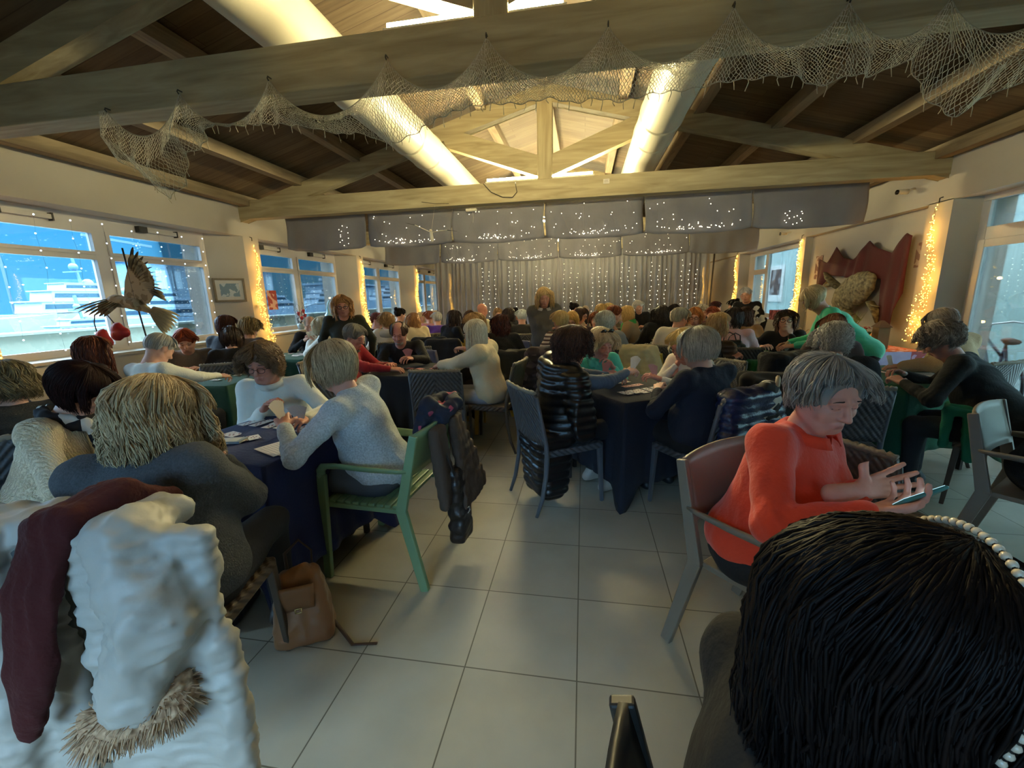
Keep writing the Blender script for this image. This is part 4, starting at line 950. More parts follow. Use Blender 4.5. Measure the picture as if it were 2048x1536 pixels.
# playing cards, papers
CARDG = {}
ORD = 'first second third fourth fifth sixth seventh eighth ninth tenth eleventh twelfth thirteenth fourteenth fifteenth'.split()
def cards(x, y, a, lst, lab, grp, col='#e4e0da', z=.7535, name='playing_card'):
    """lst: offsets along/across in the frame turned by a degrees"""
    ra = math.radians(a)
    for i, (u, v, t) in enumerate(lst):
        px, py = x+u*math.cos(ra)-v*math.sin(ra), y+u*math.sin(ra)+v*math.cos(ra); zz = z+.0011*(i % 7)
        if col not in CARDG:
            m = MB(); m.bb((-.029, -.044, 0), (.029, .044, .0008)); c = m.build(name, mat(col, .5, 'paper', bump=0, mix=.05), None)
            f = MB(); f.bb((-.019, .012, .0008), (.019, .036, .0011)) if False else None
            g = MB()
            for q in ((-.021, .033), (.021, -.033), (0, .015), (0, -.015), (-.012, 0), (.012, 0)): g.bb((q[0]-.004, q[1]-.006, .0008), (q[0]+.004, q[1]+.006, .0011))
            g.build('pip_print', mat('#8b2b30' if 'd' in col[-2:] or True else '#222', .5, 'plain', bump=0), c); CARDG[col] = c; o = c
        else: o = dup(CARDG[col], (0, 0, 0))
        o.location = (px, py, zz); o.rotation_euler = (0, 0, ra+math.radians(t)); tag(o, ORD[i]+' '+lab, 'playing card', grp)
x, y, a = T['t1']
row = []
for k, u in enumerate((-.31, -.22, -.125, -.03, .12)):
    for q in range(3): row.append((u, .165-.028*q, -8+6*(k % 3)))
cards(x, y, a, row, 'white playing card in the far row on the navy cloth', 'cards in the far row on the navy cloth')
cards(x, y, a, [(-.22, -.06, 80), (-.20, -.08, 84), (-.12, -.15, 70), (-.10, -.17, 60), (-.06, -.14, 65), (-.02, -.09, 60)], 'white playing card near the blond player on the navy cloth', 'cards near the blond player on the navy cloth')
def paper(x, y, a, w, h, lab, lines=True, z=.7535, col='#dcd6cf'):
    o = MB().bb((-w/2, -h/2, 0), (w/2, h/2, .0012)).build('score_sheet', mat(col, .7, 'paper', bump=.02, mix=.06), None, (x, y, z), math.radians(a))
    if lines:
        g = MB()
        for k in range(7): g.bb((-w*.4, -h*.36+k*h*.12, .0012), (w*.4, -h*.36+k*h*.12+.0012, .0015))
        g.build('printed_lines', mat('#7a7a80', .7, 'plain', bump=0), o)
    tag(o, lab, 'paper', 'score sheets on the tables'); return o
paper(-1.52, 1.76, -25, .20, .14, 'white score sheet at the near corner of the navy cloth', z=.7545); paper(-1.50, 1.77, -20, .20, .14, 'white score sheet tucked beneath the top sheet on the navy cloth', z=.7525)
o = MB().bb((-.07, -.04, 0), (.07, .04, .012)).build('card_box', mat('#8d9aa0', .4, 'plastic', bump=0), None, (-1.86, 1.83, .7535), .2); MB().bb((-.05, -.028, .012), (.05, .028, .0125)).build('lid_print', mat('#c9c9c0', .5, 'paper', bump=0), o); tag(o, 'grey flat card box in the middle of the navy cloth', 'card box')
o = MB().tube([(-.07, 0, 0), (.06, 0, 0), (.07, 0, 0)], [.004, .004, .001], 8).build('pen', mat('#2b3140', .3, 'plastic', bump=0), None, (-1.47, 1.93, .758), -.2); tag(o, 'dark pen beside the score sheet on the navy cloth', 'pen')
x, y, a = T['t4']
cards(x, y, a, [(u, -.02+.02*(k % 2), 90-12*k) for k, u in enumerate((-.22, -.10, .03, .17))]+[(-.24, -.16, 20), (-.20, -.17, 35)], 'pink backed card lying in the middle of the black cloth', 'pink cards on the black cloth', col='#d88a84')
paper(-1.45, 4.20, 20, .18, .12, 'crumpled white paper near the white haired player on the black cloth', col='#d9d3bd')
x, y, a = T['t5']
cards(x, y, a, [(-.18+.075*k, .17-.015*q, 0) for k in range(4) for q in (0,)]+[(-.2+.08*k, .20, 0) for k in range(3)], 'white card in the far row of the table by the puffer jacket', 'far row by the puffer jacket')
cards(x, y, a, [(-.22+.075*k, -.15, 0) for k in range(5)]+[(-.22+.075*k, -.185, 0) for k in range(5)], 'white card in the near row of the table by the puffer jacket', 'near row by the puffer jacket')
cards(x, y, a, [(-.05, .02, 90), (.0, .01, 84), (.05, .02, 92)], 'pink card lying in the middle of the table by the puffer jacket', 'middle cards by the puffer jacket', col='#d9a49c')
for k, (kk, lb) in enumerate((('t2', 'below the seagull'), ('t3', 'by the second harbour window'), ('t6', 'under the raised wine glass'), ('t7', 'nearest the glass door'))):
    x, y, a = T[kk]; cards(x, y, a, [(-.2, .1, 5), (-.1, .12, -4), (0, .1, 2), (.12, .11, 8), (-.15, -.12, 80), (.1, -.15, 86)], 'white card on the green table '+lb, 'cards on the table '+lb); paper(x-.05+.1*k, y-.02, 30*k, .2, .14, 'white score sheet on the green table '+lb)
for x, y, a, c, l in FT[:6]: cards(x, y, a, [(-.15, .1, 5), (0, .1, 2), (.12, .11, 8), (.1, -.15, 86)], 'white card on the '+l.replace('dark cloth on the ', '').replace('black cloth on the ', '').replace('left of', 'beside'), 'cards '+l)

# ------------------------------------------------------------------ draped coats
def drape_coat(name, label, x, y, rz_deg, w=.46, hgt=.62, color='#222', kind='cloth', top=.875, back=-.30, thick=.035, sleeves=True, cat='coat', color2=None, rough=.85, front=.25, amp=.008, quilt=0, h=.012, flare=.03, kids=None, lean=.0, sl_len=.5):
    v = Vol((-w/2-.22, back-.28, top-hgt-.08), (w/2+.22, back+.26, top+.10), h); hw = w/2
    v.box((0, back+.005, top), (w, .09+thick, .055), r=.025, k=.02)
    nseg = 5
    for k in range(nseg):
        t0 = k/nseg; z1 = top-hgt*t0; z0 = top-hgt*(k+1)/nseg
        v.box((0, back-.05-flare*(t0+.1)*1.2, (z0+z1)/2), (w+flare*2*t0, thick+.012, (z1-z0)+.03), r=.015, k=.02)
    v.box((0, back+.045, top-front/2), (w, thick, front), r=.012, k=.02)
    if sleeves:
        for s in (-1, 1):
            v.cone((s*(hw-.02), back-.02, top-.03), (s*(hw+.05), back-.06, top-.03-sl_len*.5), .055, .05, k=.03); v.cone((s*(hw+.05), back-.06, top-.03-sl_len*.5), (s*(hw+.03), back-.05, top-.03-sl_len), .05, .04, k=.02)
    V, Q = v.mesh(1); n = normals(V, Q); sd = int(abs(x*131+y*57)) % 50
    d = ridged(V*[1, 1, .25], 26, sd)*amp+wob(V, 40, sd)*amp*.3
    if quilt: d = d+np.abs(np.sin(PI*V[:, 2]/quilt))**.6*.014
    V = V+n*d[:, None]; mm = mat(color, rough, kind, color2=color2, scale=8 if kind != 'blot' else 16, bump=.25, mix=.3)
    o = Mesh().add(V, Q).build(name, mm, None, loc=(x, y, 0), rz=math.radians(rz_deg-90)); tag(o, label, cat); return o

# ------------------------------------------------------------------ valances, curtain, fairy lights
GREYC = mat('#74737a', .8, 'cloth', color2='#626168', scale=3, bump=.15, mix=.3)
PX = [-4.45+1.308*k for k in range(7)]
def valance(y, ztop, zbot, lab):
    for k in range(6):
        x0, x1 = PX[k]+.004, PX[k+1]-.012; rows = []; n = 46
        for j in range(12):
            t = j/11; row = []
            for i in range(n):
                u = i/(n-1); e = min(u, 1-u)*2
                yy = y-.012+.035*math.sin(u*9+k*2.1)*t*.6+.02*math.sin(u*23+k)*t+.03*(1-min(1, e*9))*(1 if k % 2 else -.4)
                zz = ztop-(ztop-zbot)*t-.03*math.sin(PI*u)*t+.018*(1-min(1, e*6))*t; row.append((x0+(x1-x0)*(u*1.0)+.01*math.sin(t*5+k), yy, zz))
            rows.append(row)
        m = MB(); m.grid(np.array(rows)); o = m.build('valance_panel', GREYC, None, solid=.004)
        tag(o, '%s grey valance panel from the harbour side, %s' % (('first', 'second', 'third', 'fourth', 'fifth', 'sixth')[k], lab), 'valance', 'valance panels '+lab)
valance(5.99, 2.72, 2.25, 'behind the beam with the notice'); valance(9.22, 2.72, 2.25, 'in the farther row')
def curtain():
    m0 = bpy.data.materials.new('sheer_curtain'); m0.use_nodes = True; nt = m0.node_tree; b = nt.nodes['Principled BSDF']; out = nt.nodes['Material Output']
    b.inputs['Base Color'].default_value = srgb('#88878e'); b.inputs['Roughness'].default_value = .6; b.inputs['Sheen Weight'].default_value = .3
    tr = nt.nodes.new('ShaderNodeBsdfTransparent'); mx = nt.nodes.new('ShaderNodeMixShader'); mx.inputs[0].default_value = .16
    nt.links.new(b.outputs[0], mx.inputs[1]); nt.links.new(tr.outputs[0], mx.inputs[2]); nt.links.new(mx.outputs[0], out.inputs[0])
    for k in range(6):
        x0, x1 = PX[k], PX[k+1]; rows = []; n = 90
        for j in range(9):
            t = j/8; rows.append([(x0+(x1-x0)*i/(n-1), 12.42+(.03+.035*t)*math.sin(i*.62+1.5*math.sin(i*.13+k)+k)+.02*math.sin(i*.21), 2.70-2.66*t) for i in range(n)])
        m = MB(); m.grid(np.array(rows)); o = m.build('curtain', m0, None); tag(o, 'sheer grey curtain panel, %s from the harbour side, along the far end' % ('first', 'second', 'third', 'fourth', 'fifth', 'sixth')[k], 'curtain', 'curtain panels at the far end')
curtain()
m = MB(); m.tube([(3.45, 12.3, 2.5), (3.40, 12.3, .2)], .022, 8); m.lathe([(0, 0), (.14, 0), (.14, .03), (.03, .05), (.02, .2)], (3.40, 12.3, 0)); tag(m.build('flag_pole', mat('#4a4038', .5, 'metal', bump=0)), 'dark pole standing at the door side end of the far curtain', 'pole')
FAIRY = emat('#ffc24a', FAIRY_E); COOL = emat('#ffeec8', FAIRY_E*.9)
bulb_me = {}
def bulb_mesh(m, r):
    if (m.name, r) not in bulb_me:
        b = MB(); b.ball((0, 0, 0), r, 5); o = b.build('bulb', m); bulb_me[(m.name, r)] = o.data; bpy.data.objects.remove(o)
    return bulb_me[(m.name, r)]
def fairy(name, lab, pts, m, r, grp=None, wire=None, wcol='#6a6350', wr=.0016):
    root = thing(name, (float(pts[0][0]), float(pts[0][1]), float(pts[0][2])), 0, lab, 'string lights', grp); o = np.array(pts[0]); me = bulb_mesh(m, r)
    for p in pts[:100]:
        b = bpy.data.objects.new('bulb', me); COL.objects.link(b); b.parent = root; b.location = Vector(np.array(p)-o)
    if len(pts) > 100:
        q = MB()
        for p in pts[100:]: q.ball(np.array(p)-o, r, 4)
        s = q.build('bulb', m, root); s['kind'] = 'stuff'
    if wire is not None:
        w = MB()
        for seg in wire: w.tube([np.array(p)-o for p in seg], wr, 3, caps=False)
        w.build('wire', mat(wcol, .6, bump=0), root)
    return root
rr = np.random.RandomState(3)
def swag_lights(y, ztop, zbot, lab, seeds, sides=(0, 1, 2, 3, 4)):
    for k in seeds:
        cx = PX[k]+.654; pts = []
        for i in range(34):                                   # the heap along the lower hem
            u = rr.normal(0, .22); pts.append((cx+np.clip(u, -.5, .5), y-.05-.02*rr.rand(), zbot+.03+abs(rr.normal(0, .028))+.12*u*u))
        for i in range(16): pts.append((cx+rr.uniform(-.6, .6), y-.05, rr.uniform(zbot+.08, ztop-.03)))
        order = sorted(pts); fairy('fairy_lights', 'warm fairy lights heaped on panel %s of the %s valance' % (('first', 'second', 'third', 'fourth', 'fifth', 'sixth')[k], lab), pts, COOL, .0048, 'fairy lights on the %s valance' % lab, [order[::2], order[1::2]], wr=.0008)
swag_lights(5.98, 2.7, 2.24, 'nearer', (1, 2, 3, 4)); swag_lights(9.20, 2.7, 2.24, 'farther', (1, 2, 3, 4))
fairy('fairy_lights', 'few warm fairy lights on the harbour side panel of the nearer valance', [(-3.5+.08*math.sin(i*2.), 5.93, 2.28+.025*i) for i in range(12)], COOL, .0048, None)
fairy('fairy_lights', 'few warm fairy lights on the door side panel of the nearer valance', [(2.55+.1*math.sin(i*2.7), 5.93, 2.27+.012*i) for i in range(14)], COOL, .0048, None)
for k in range(8):                                            # vertical strings on the curtain
    x = -2.95+.80*k; pts = []
    for q in range(3):
        n = 12; pts += [(x+.19*q+.02*math.sin(i*1.7+q), 12.33, 2.35-.13*i-rr.rand()*.05-(q*.12 if q else 0)) for i in range(n)]
    fairy('fairy_lights', '%s set of vertical light strings from the harbour side of the curtain' % ('first', 'second', 'third', 'fourth', 'fifth', 'sixth', 'seventh', 'eighth')[k], pts, COOL, .0072, 'light strings on the far curtain', [[pts[q*12+i] for i in range(12)] for q in range(3)], wr=.0015)
def post_lights(x, s, y, lab, n=190, w=.09, grow=1.9, zt=2.40, zb=.82, wav=.05, drift=.0, jitter=1.):
    pts = []; ctr = lambda t: y+wav*math.sin(t*9)+drift*t
    for i in range(n):
        t = rr.rand()**.8; c = ctr(t); ww = w*(.2+grow*t)*jitter
        pts.append((x+s*(.015+.05*rr.rand()*(.4+t)), c+rr.uniform(-.5, .5)*ww, zt-(zt-zb)*t))
    pts.sort(key=lambda p: -p[2]); seg = [pts[k::6] for k in range(6)]
    fairy('fairy_lights', lab, pts[::2]+pts[1::2], FAIRY, .0055 if abs(y) < 8 else .0075, 'warm light bundles on the pillars', seg, '#c9a040', .0012)
    hk = MB(); hk.tube([(x, ctr(0), zt+.06), (x+s*.03, ctr(0), zt+.05), (x+s*.03, ctr(0), zt)], .006, 5); tag(hk.build('light_hook', mat('#2a2622', .5, bump=0)), 'small hook holding the '+' '.join(lab.replace('warm ', '').split()[:11]), 'hook')
    for z, e in ((2.1, .9), (1.55, 1.1), (1.05, 1.1)):
        l = bpy.data.lights.new('fairy_glow', 'POINT'); l.energy = POST_W*e; l.color = (1, .50, .09); l.shadow_soft_size = .015; o = bpy.data.objects.new('fairy_glow', l); COL.objects.link(o); o.location = (x+s*.16, ctr((zt-z)/(zt-zb)), z)
post_lights(XL, 1, 5.86, 'warm light bundle on the pillar beside the framed picture', drift=.06, zb=.75)
post_lights(XL, 1, 9.04, 'warm light bundle on the pillar past the second harbour window', wav=.07)
post_lights(XL, 1, 12.26, 'warm light bundle on the pillar past the third harbour window', wav=.1)
post_lights(XL, 1, 15.5, 'warm light bundle glowing behind the harbour side curtain end', wav=.1, n=120)
post_lights(XL, 1, 2.66, 'warm light bundle on the nearest harbour side pillar', n=120)
post_lights(XR, -1, 5.76, 'warm light bundle on the pillar between red drape and glass door', n=230, w=.12)
post_lights(XR, -1, 8.82, 'warm light bundle on the pillar between red drape and far window', n=220, w=.12)
post_lights(XR, -1, 12.15, 'warm light bundle on the pillar past the far window', wav=.1, n=150)
post_lights(XR, -1, 15.2, 'warm light bundle on the last door side pillar behind the curtain', wav=.1, n=120)
# cool droplets strung across the first harbour window
pts = []
seg = []
for k in range(9):
    yy = 2.75+.30*k; s = [(-5.14, yy+.012*math.sin(j*2.1+k), 2.36-.16*j-.05*rr.rand()) for j in range(8 if k % 2 else 9)]; pts += s; seg.append(s)
fairy('window_lights', 'small cool droplet lights strung down the window behind the seagull', pts, emat('#cfeaff', 1.6), .0075, None, seg, '#5a7a90', .0008)
# ------------------------------------------------------------------ fishing net on the beam
def net():
    hooks = [(-3.0, 2.70), (-2.45, 2.75), (-1.83, 2.76), (-1.09, 2.79), (-.52, 2.83), (.11, 2.81), (.70, 2.82), (1.2, 2.78), (1.61, 2.74), (2.1, 2.76), (2.75, 2.74)]
    hx = np.array([h[0] for h in hooks]); hz = np.array([h[1] for h in hooks])
    bx = np.array([-3.1, -2.95, -2.86, -2.73, -2.62, -2.50, -2.24, -1.75, -1.3, -1.1, -.93, -.51, .08, .69, .9, 1.08, 1.35, 1.51, 1.68, 1.78, 1.86, 2.2, 2.7]); bz = np.array([2.50, 2.42, 2.34, 2.22, 2.34, 2.47, 2.58, 2.55, 2.50, 2.43, 2.50, 2.53, 2.55, 2.56, 2.52, 2.47, 2.52, 2.57, 2.40, 2.33, 2.40, 2.5, 2.54])
    nu, nv = 330, 22; x0, x1 = -3.06, 2.72; paths = []; r = np.random.RandomState(5)
    def pos(u, v):
        x = x0+(x1-x0)*u; i = np.clip(np.searchsorted(hx, x)-1, 0, len(hx)-2); t = np.clip((x-hx[i])/(hx[i+1]-hx[i]), 0, 1)
        top = hz[i]*(1-t)+hz[i+1]*t-.95*(t*(1-t))**.85*(hx[i+1]-hx[i])**.7
        bot = np.interp(x, bx, bz)-.05; pull = 0*x
        z = top*(1-v)+bot*v; z = z-.02*np.sin(u*70)*v*(1-v)
        y = 2.472-.04*v-.05*v*(.5+.5*np.sin(x*17+2*np.sin(x*5)))-.015*np.sin(x*60)*v
        y = np.where(v > .55, y+.16*np.sin(x*2.1+1)**2*(v-.55)/.45*(z < 2.66), y)
        y = np.where((z < 2.70) & (y > 2.48), y, np.minimum(y, 2.485))
        return np.stack([x+pull, y, z], -1)
    J = np.arange(nv+1)
    for i in range(nu):
        for sgn in (-1, 1):
            u = (i+.5*sgn*(J % 2)+.12*r.normal(size=nv+1))/nu; paths.append(pos(np.clip(u, 0, 1), J/nv))
    V, Q, a = tubes_quads(paths, np.full((len(paths), nv+1), .0019), 3)
    root = thing('fishing_net', (0, 2.4, 2.6), 0, 'old pale fishing net draped along the overhead beam', 'net'); V = V-[0, 2.4, 2.6]
    Mesh().add(V, Q).build('mesh_netting', mat('#d2cab2', .9, 'cloth', bump=0), root)
    u = np.linspace(0, 1, 500); t = pos(u, np.zeros(500)); b = pos(u, np.ones(500))
    m = MB(); m.tube(t-[0, 2.4, 2.6], .003, 4); m.tube(b-[0, 2.4, 2.6], .0022, 4)
    for k in range(90):
        p = b[(k*5+7) % 500]-[0, 2.4, 2.6]; m.tube([p, p+[.004*math.sin(k), 0, -.012], p+[.01*math.sin(k*2), .004, -.025-.012*(k % 3)]], .0022, 3)
    m.build('edge_rope', mat('#b0a790', .9, 'cloth', bump=0), root)
    for x, z in hooks: MB().tube([(x, .10, z-2.6+.012), (x, .065, z-2.6+.012), (x, .06, z-2.6+.0), (x, .07, z-2.6-.01)], .004, 5).build('hook', mat('#3a332a', .5, bump=0), root)
net()
# ------------------------------------------------------------------ birds
def feathers(m, base, d0, d1, n, L, w, curve=(0, 0, -.03), th=.004, mi=0):
    """a fan of rounded feathers: from base points, direction blended d0 -> d1"""
    for k in range(n):
        t = k/(n-1); d = np.array(d0)*(1-t)+np.array(d1)*t; d = d/np.linalg.norm(d); b = np.array(base[0])*(1-t)+np.array(base[1])*t; l = L[0]*(1-t)+L[1]*t
        s = np.linspace(0, 1, 7); P = [b+d*l*q+np.array(curve)*q*q for q in s]; m.tube(P, [w*.5, w*.8, w, w*1.05, w, w*.8, w*.3], 6, flat=.16, up=np.cross(d, [0.2, 1, 0.1]), mi=mi if t > .35 else mi)
def seagull():
    root = thing('seagull_sculpture', (-3.93, 3.18, 0), 0, 'speckled beige flying seagull sculpture on a thin dark pole', 'sculpture')
    c = np.array([-.12, 0, 1.50]); v = Vol((-.52, -.3, 1.15), (.35, .25, 1.75), .009)
    v.cone(c+[-.12, 0, .03], c+[.10, 0, -.01], .055, .05, k=.04); v.cone(c+[.10, 0, -.01], c+[.24, 0, -.08], .045, .02, k=.03); v.cone(c+[-.14, 0, .03], c+[-.24, -.01, .0], .042, .034, k=.03); v.ell(c+[-.265, -.01, -.015], (.048, .034, .036), k=.02)
    V, Q = v.mesh(1); V = V+normals(V, Q)*(wob(V, 90, 1)*.003)[:, None]; fm = mat('#a3977d', .8, 'blot', color2='#7d6f55', scale=26, bump=.4, mix=.4)
    Mesh().add(V, Q).build('bird_body', fm, root)
    m = MB(); m.tube([c+[-.295, -.01, -.03], c+[-.305, -.01, -.07], c+[-.30, -.01, -.10]], [.013, .010, .004], 7); m.build('beak', mat('#b08a50', .5, bump=0), root)
    m = MB(); m.prism([(-.15, 1.54), (-.10, 1.70), (-.02, 1.84), (.08, 1.90), (.15, 1.82), (.20, 1.70), (.18, 1.58), (.10, 1.50), (-.02, 1.49)], -.006, .006, smooth=False)
    feathers(m, ((-.02, .0, 1.80), (.14, 0, 1.60)), (.35, .02, 1.), (.9, .1, -.35), 13, (.16, .14), .026); m.build('raised_wing', fm, root)
    m = MB(); feathers(m, ((.0, .0, 1.85), (.13, 0, 1.72)), (.3, .02, 1.), (1, .1, .3), 7, (.17, .12), .013); m.build('dark_wing_tip', mat('#3d3327', .7, 'cloth', bump=.2), root)
    m = MB(); feathers(m, ((-.28, -.03, 1.55), (-.16, -.05, 1.50)), (-1, -.35, -.22), (-.8, -.5, -.6), 7, (.30, .14), .024); m.build('far_wing', fm, root)
    m = MB(); feathers(m, ((.10, 0, 1.43), (.14, 0, 1.47)), (.55, .05, -1.), (1., .1, -.25), 8, (.20, .24), .024); m.build('tail', mat('#b5a98c', .8, 'cloth', color2='#8d8062', bump=.3, scale=30), root)
    MB().tube([(.0, 0, 0), (.0, 0, 1.2), (-.03, .0, 1.5), (-.06, .0, 1.98)], .007, 8).build('pole', mat('#2f2b2a', .5, 'metal', bump=0), root); MB().lathe([(0, 0), (.16, 0), (.16, .012), (.015, .03), (0, .03)]).build('pole_base', mat('#2f2b2a', .5, 'metal', bump=0), root)
    r = thing('bikini_top', (-4.35, 3.17, 1.38), 0, 'red bikini top dangling from the beak of the seagull sculpture', 'bikini top'); rm = mat('#a8222c', .6, 'cloth', bump=.2, scale=20)
    for s, cx, cz, a in ((-1, -.03, -.19, -.1), (1, .17, -.13, .35)):
        m = MB(); R = roty(-a); prof = [(.085*math.cos(t), .07*math.sin(t)) for t in np.linspace(0, PI/2, 8)]; rows = []
        for q, z in prof: rows.append([np.array([q*math.cos(t)*(1+.24*math.sin(3*t+PI)), -z, q*math.sin(t)*.86*(1+.24*math.sin(3*t+PI))]) for t in np.linspace(0, 2*PI, 20, endpoint=False)])
        m.grid(np.array(rows), closed=True); m.V = [x@R.T+[cx, 0, cz] for x in m.V]; m.build('cup', rm, r, solid=.003)
    m = MB(); m.tube([(-.10, 0, -.16), (-.11, 0, -.05), (-.085, 0, .03), (-.02, 0, .055), (.06, 0, .02), (.12, 0, -.06)], .005, 6); m.build('strap', mat('#3a2a3a', .6, bump=0), r)
seagull()
def mobile_gull():
    r = thing('hanging_gull', (-1.98, 5.5, 2.33), 0, 'small white wooden gull mobile hanging before the nearer valance', 'bird mobile'); w = mat('#d8d2c0', .5, 'plain', bump=0)
    v = Vol((-.08, -.14, -.14), (.08, .1, .06), .006); v.cone((-.012, .04, -.085), (.0, -.02, .0), .024, .020, k=.01); v.ell((.004, -.035, .018), (.02, .024, .02), k=.01); Mesh().add(*v.mesh(1)).build('bird_body', w, r)
    for s in (-1, 1):
        m = MB(); P = [(0, 0, .0), (s*.10, 0, .035+(.012 if s < 0 else -.02)), (s*.22, 0, .055+(.05 if s < 0 else -.035))]; m.tube(P, [.022, .024, .018], 6, flat=.2); m.build('wing', w, r)
        m = MB(); p = P[-1]; m.tube([p, (p[0]+s*.13, 0, p[2]+(.03 if s < 0 else -.02))], [.017, .006], 6, flat=.25); m.build('wing_tip', mat('#3a3a38', .6, bump=0), r)
    MB().tube([(0, -.055, .016), (0, -.075, .01)], [.006, .002], 6).build('beak', mat('#d0a040', .5, bump=0), r)
    MB().tube([(0, 0, .02), (0, .19, .37)], .0012, 4).build('cord', mat('#c8c0a8', .6, bump=0), r); MB().tube([(-.19, .212, .43), (.0, .212, .40), (.19, .212, .39)], .004, 5).build('cross_bar', mat('#5a4c38', .6, bump=0), r)
mobile_gull()
# ------------------------------------------------------------------ wall things
def framed(x, y, z, w, h, rz, lab):
    r = thing('picture_frame', (x, y, z), rz, lab, 'picture'); m = MB()
    for lo, hi in (((-w/2, 0, -h/2), (w/2, .022, -h/2+.028)), ((-w/2, 0, h/2-.028), (w/2, .022, h/2)), ((-w/2, 0, -h/2), (-w/2+.028, .022, h/2)), ((w/2-.028, 0, -h/2), (w/2, .022, h/2))): m.bb(lo, hi)
    m.build('wooden_frame', mat('#8a7d68', .6, 'wood', scale=20, bump=.1), r, bevel=.003); MB().bb((-w/2+.02, 0, -h/2+.02), (w/2-.02, .008, h/2-.02)).build('mount_board', mat('#d5d2cb', .7, 'paper', bump=0), r)
    MB().bb((-w/2+.08, .008, -h/2+.075), (w/2-.08, .010, h/2-.075)).build('print', mat('#7d95a6', .5, 'blot', color2='#c3ccd0', scale=22, bump=0, mix=.35), r)
framed(-5.155, 5.50, 1.675, .40, .34, math.atan2(.42, .30)-PI/2-PI/2+PI*0, 'small framed blue print on the pillar beside the first harbour window')
def sheet(x, y, z, w, h, rz, lab, col='#cfc9c0', col2=None, nm='notice'):
    o = MB().bb((-w/2, 0, -h/2), (w/2, .003, h/2)).build(nm, mat(col, .7, 'paper' if col2 is None else 'blot', color2=col2, scale=16 if col2 else 8, bump=0, mix=.4), None, (x, y, z), rz)
    if col2 is None:
        g = MB()
        for k in range(3): g.bb((-w*.36, -.001, h*.25-k*h*.22), (w*.36-.1*w*(k % 2), 0, h*.25-k*h*.22+h*.06))
        g.build('printed_lines', mat('#6a6660', .7, bump=0), o)
    tag(o, lab, 'notice'); return o
sheet(.27, 5.708, 2.86, .075, .055, 0, 'small white notice stuck on the long tie beam')
sheet(-4.965-.0, 5.79, 1.44, .05, .05, -PI/2, 'tiny printed sticker under the framed print')
sheet(XR-.004, 5.97+.12, 1.86, .18, .30, PI/2, 'small poster with red picture between red drape and bright pillar', '#8a6f66', '#b9a898', 'poster'); bpy.data.objects['poster'].location = (XR+.11, 6.10, 1.86)
o = sheet(XR+.115, 8.42, 1.85, .22, .4, PI/2, 'faded poster on the far side of the red drape', '#7d5a52', '#b8a494', 'poster')
o = sheet(XR+.115, 6.02, 1.25, .16, .34, PI/2, 'white text sheet under the small poster beside the red drape')
o = sheet(-5.22, 6.42, 1.52, .22, .32, -PI/2, 'red poster taped to the second harbour window', '#a8463c', '#d8a890', 'poster')
def camera_dome(x, y, z, lab):
    r = thing('security_camera', (x, y, z), 0, lab, 'security camera', 'security cameras'); MB().tube([(-.06, 0, 0), (.05, 0, 0)], .03, 10).build('camera_housing', mat('#c9c4ba', .4, 'plastic', bump=0), r); MB().tube([(-.075, 0, 0), (-.058, 0, 0)], .028, 10).build('lens', mat('#111111', .2, bump=0), r); MB().tube([(.03, 0, .0), (.09, 0, .03), (.12, 0, .03)], .012, 6).build('bracket', mat('#c9c4ba', .4, 'plastic', bump=0), r)
camera_dome(3.87, 6.2, 2.62, 'small camera under the beam end above the red drape'); camera_dome(3.86, 9.3, 2.55, 'small camera on the wall beyond the nearer valance')
r = thing('emergency_light', (-1.53, 5.9, 2.66), 0, 'small white lamp box below the long tie beam', 'lamp box'); MB().bb((-.075, -.03, -.02), (.075, .03, .015)).build('housing', mat('#d8d2c0', .4, 'plastic', bump=0), r, bevel=.006); MB().tube([(.02, -.02, -.02), (.03, -.02, -.1), (.02, -.02, -.17)], .0015, 4).build('cord', mat('#e0d8c0', .5, bump=0), r)
o = MB().tube([(-1.30, 5.69, 2.93), (-1.2, 5.69, 2.82), (-1.05, 5.69, 2.75), (-.92, 5.69, 2.74), (-.86, 5.69, 2.80), (-.88, 5.69, 2.92)], .005, 6).build('loose_cable', mat('#2a2622', .6, bump=0)); tag(o, 'loose black cable looping over the long tie beam', 'cable')
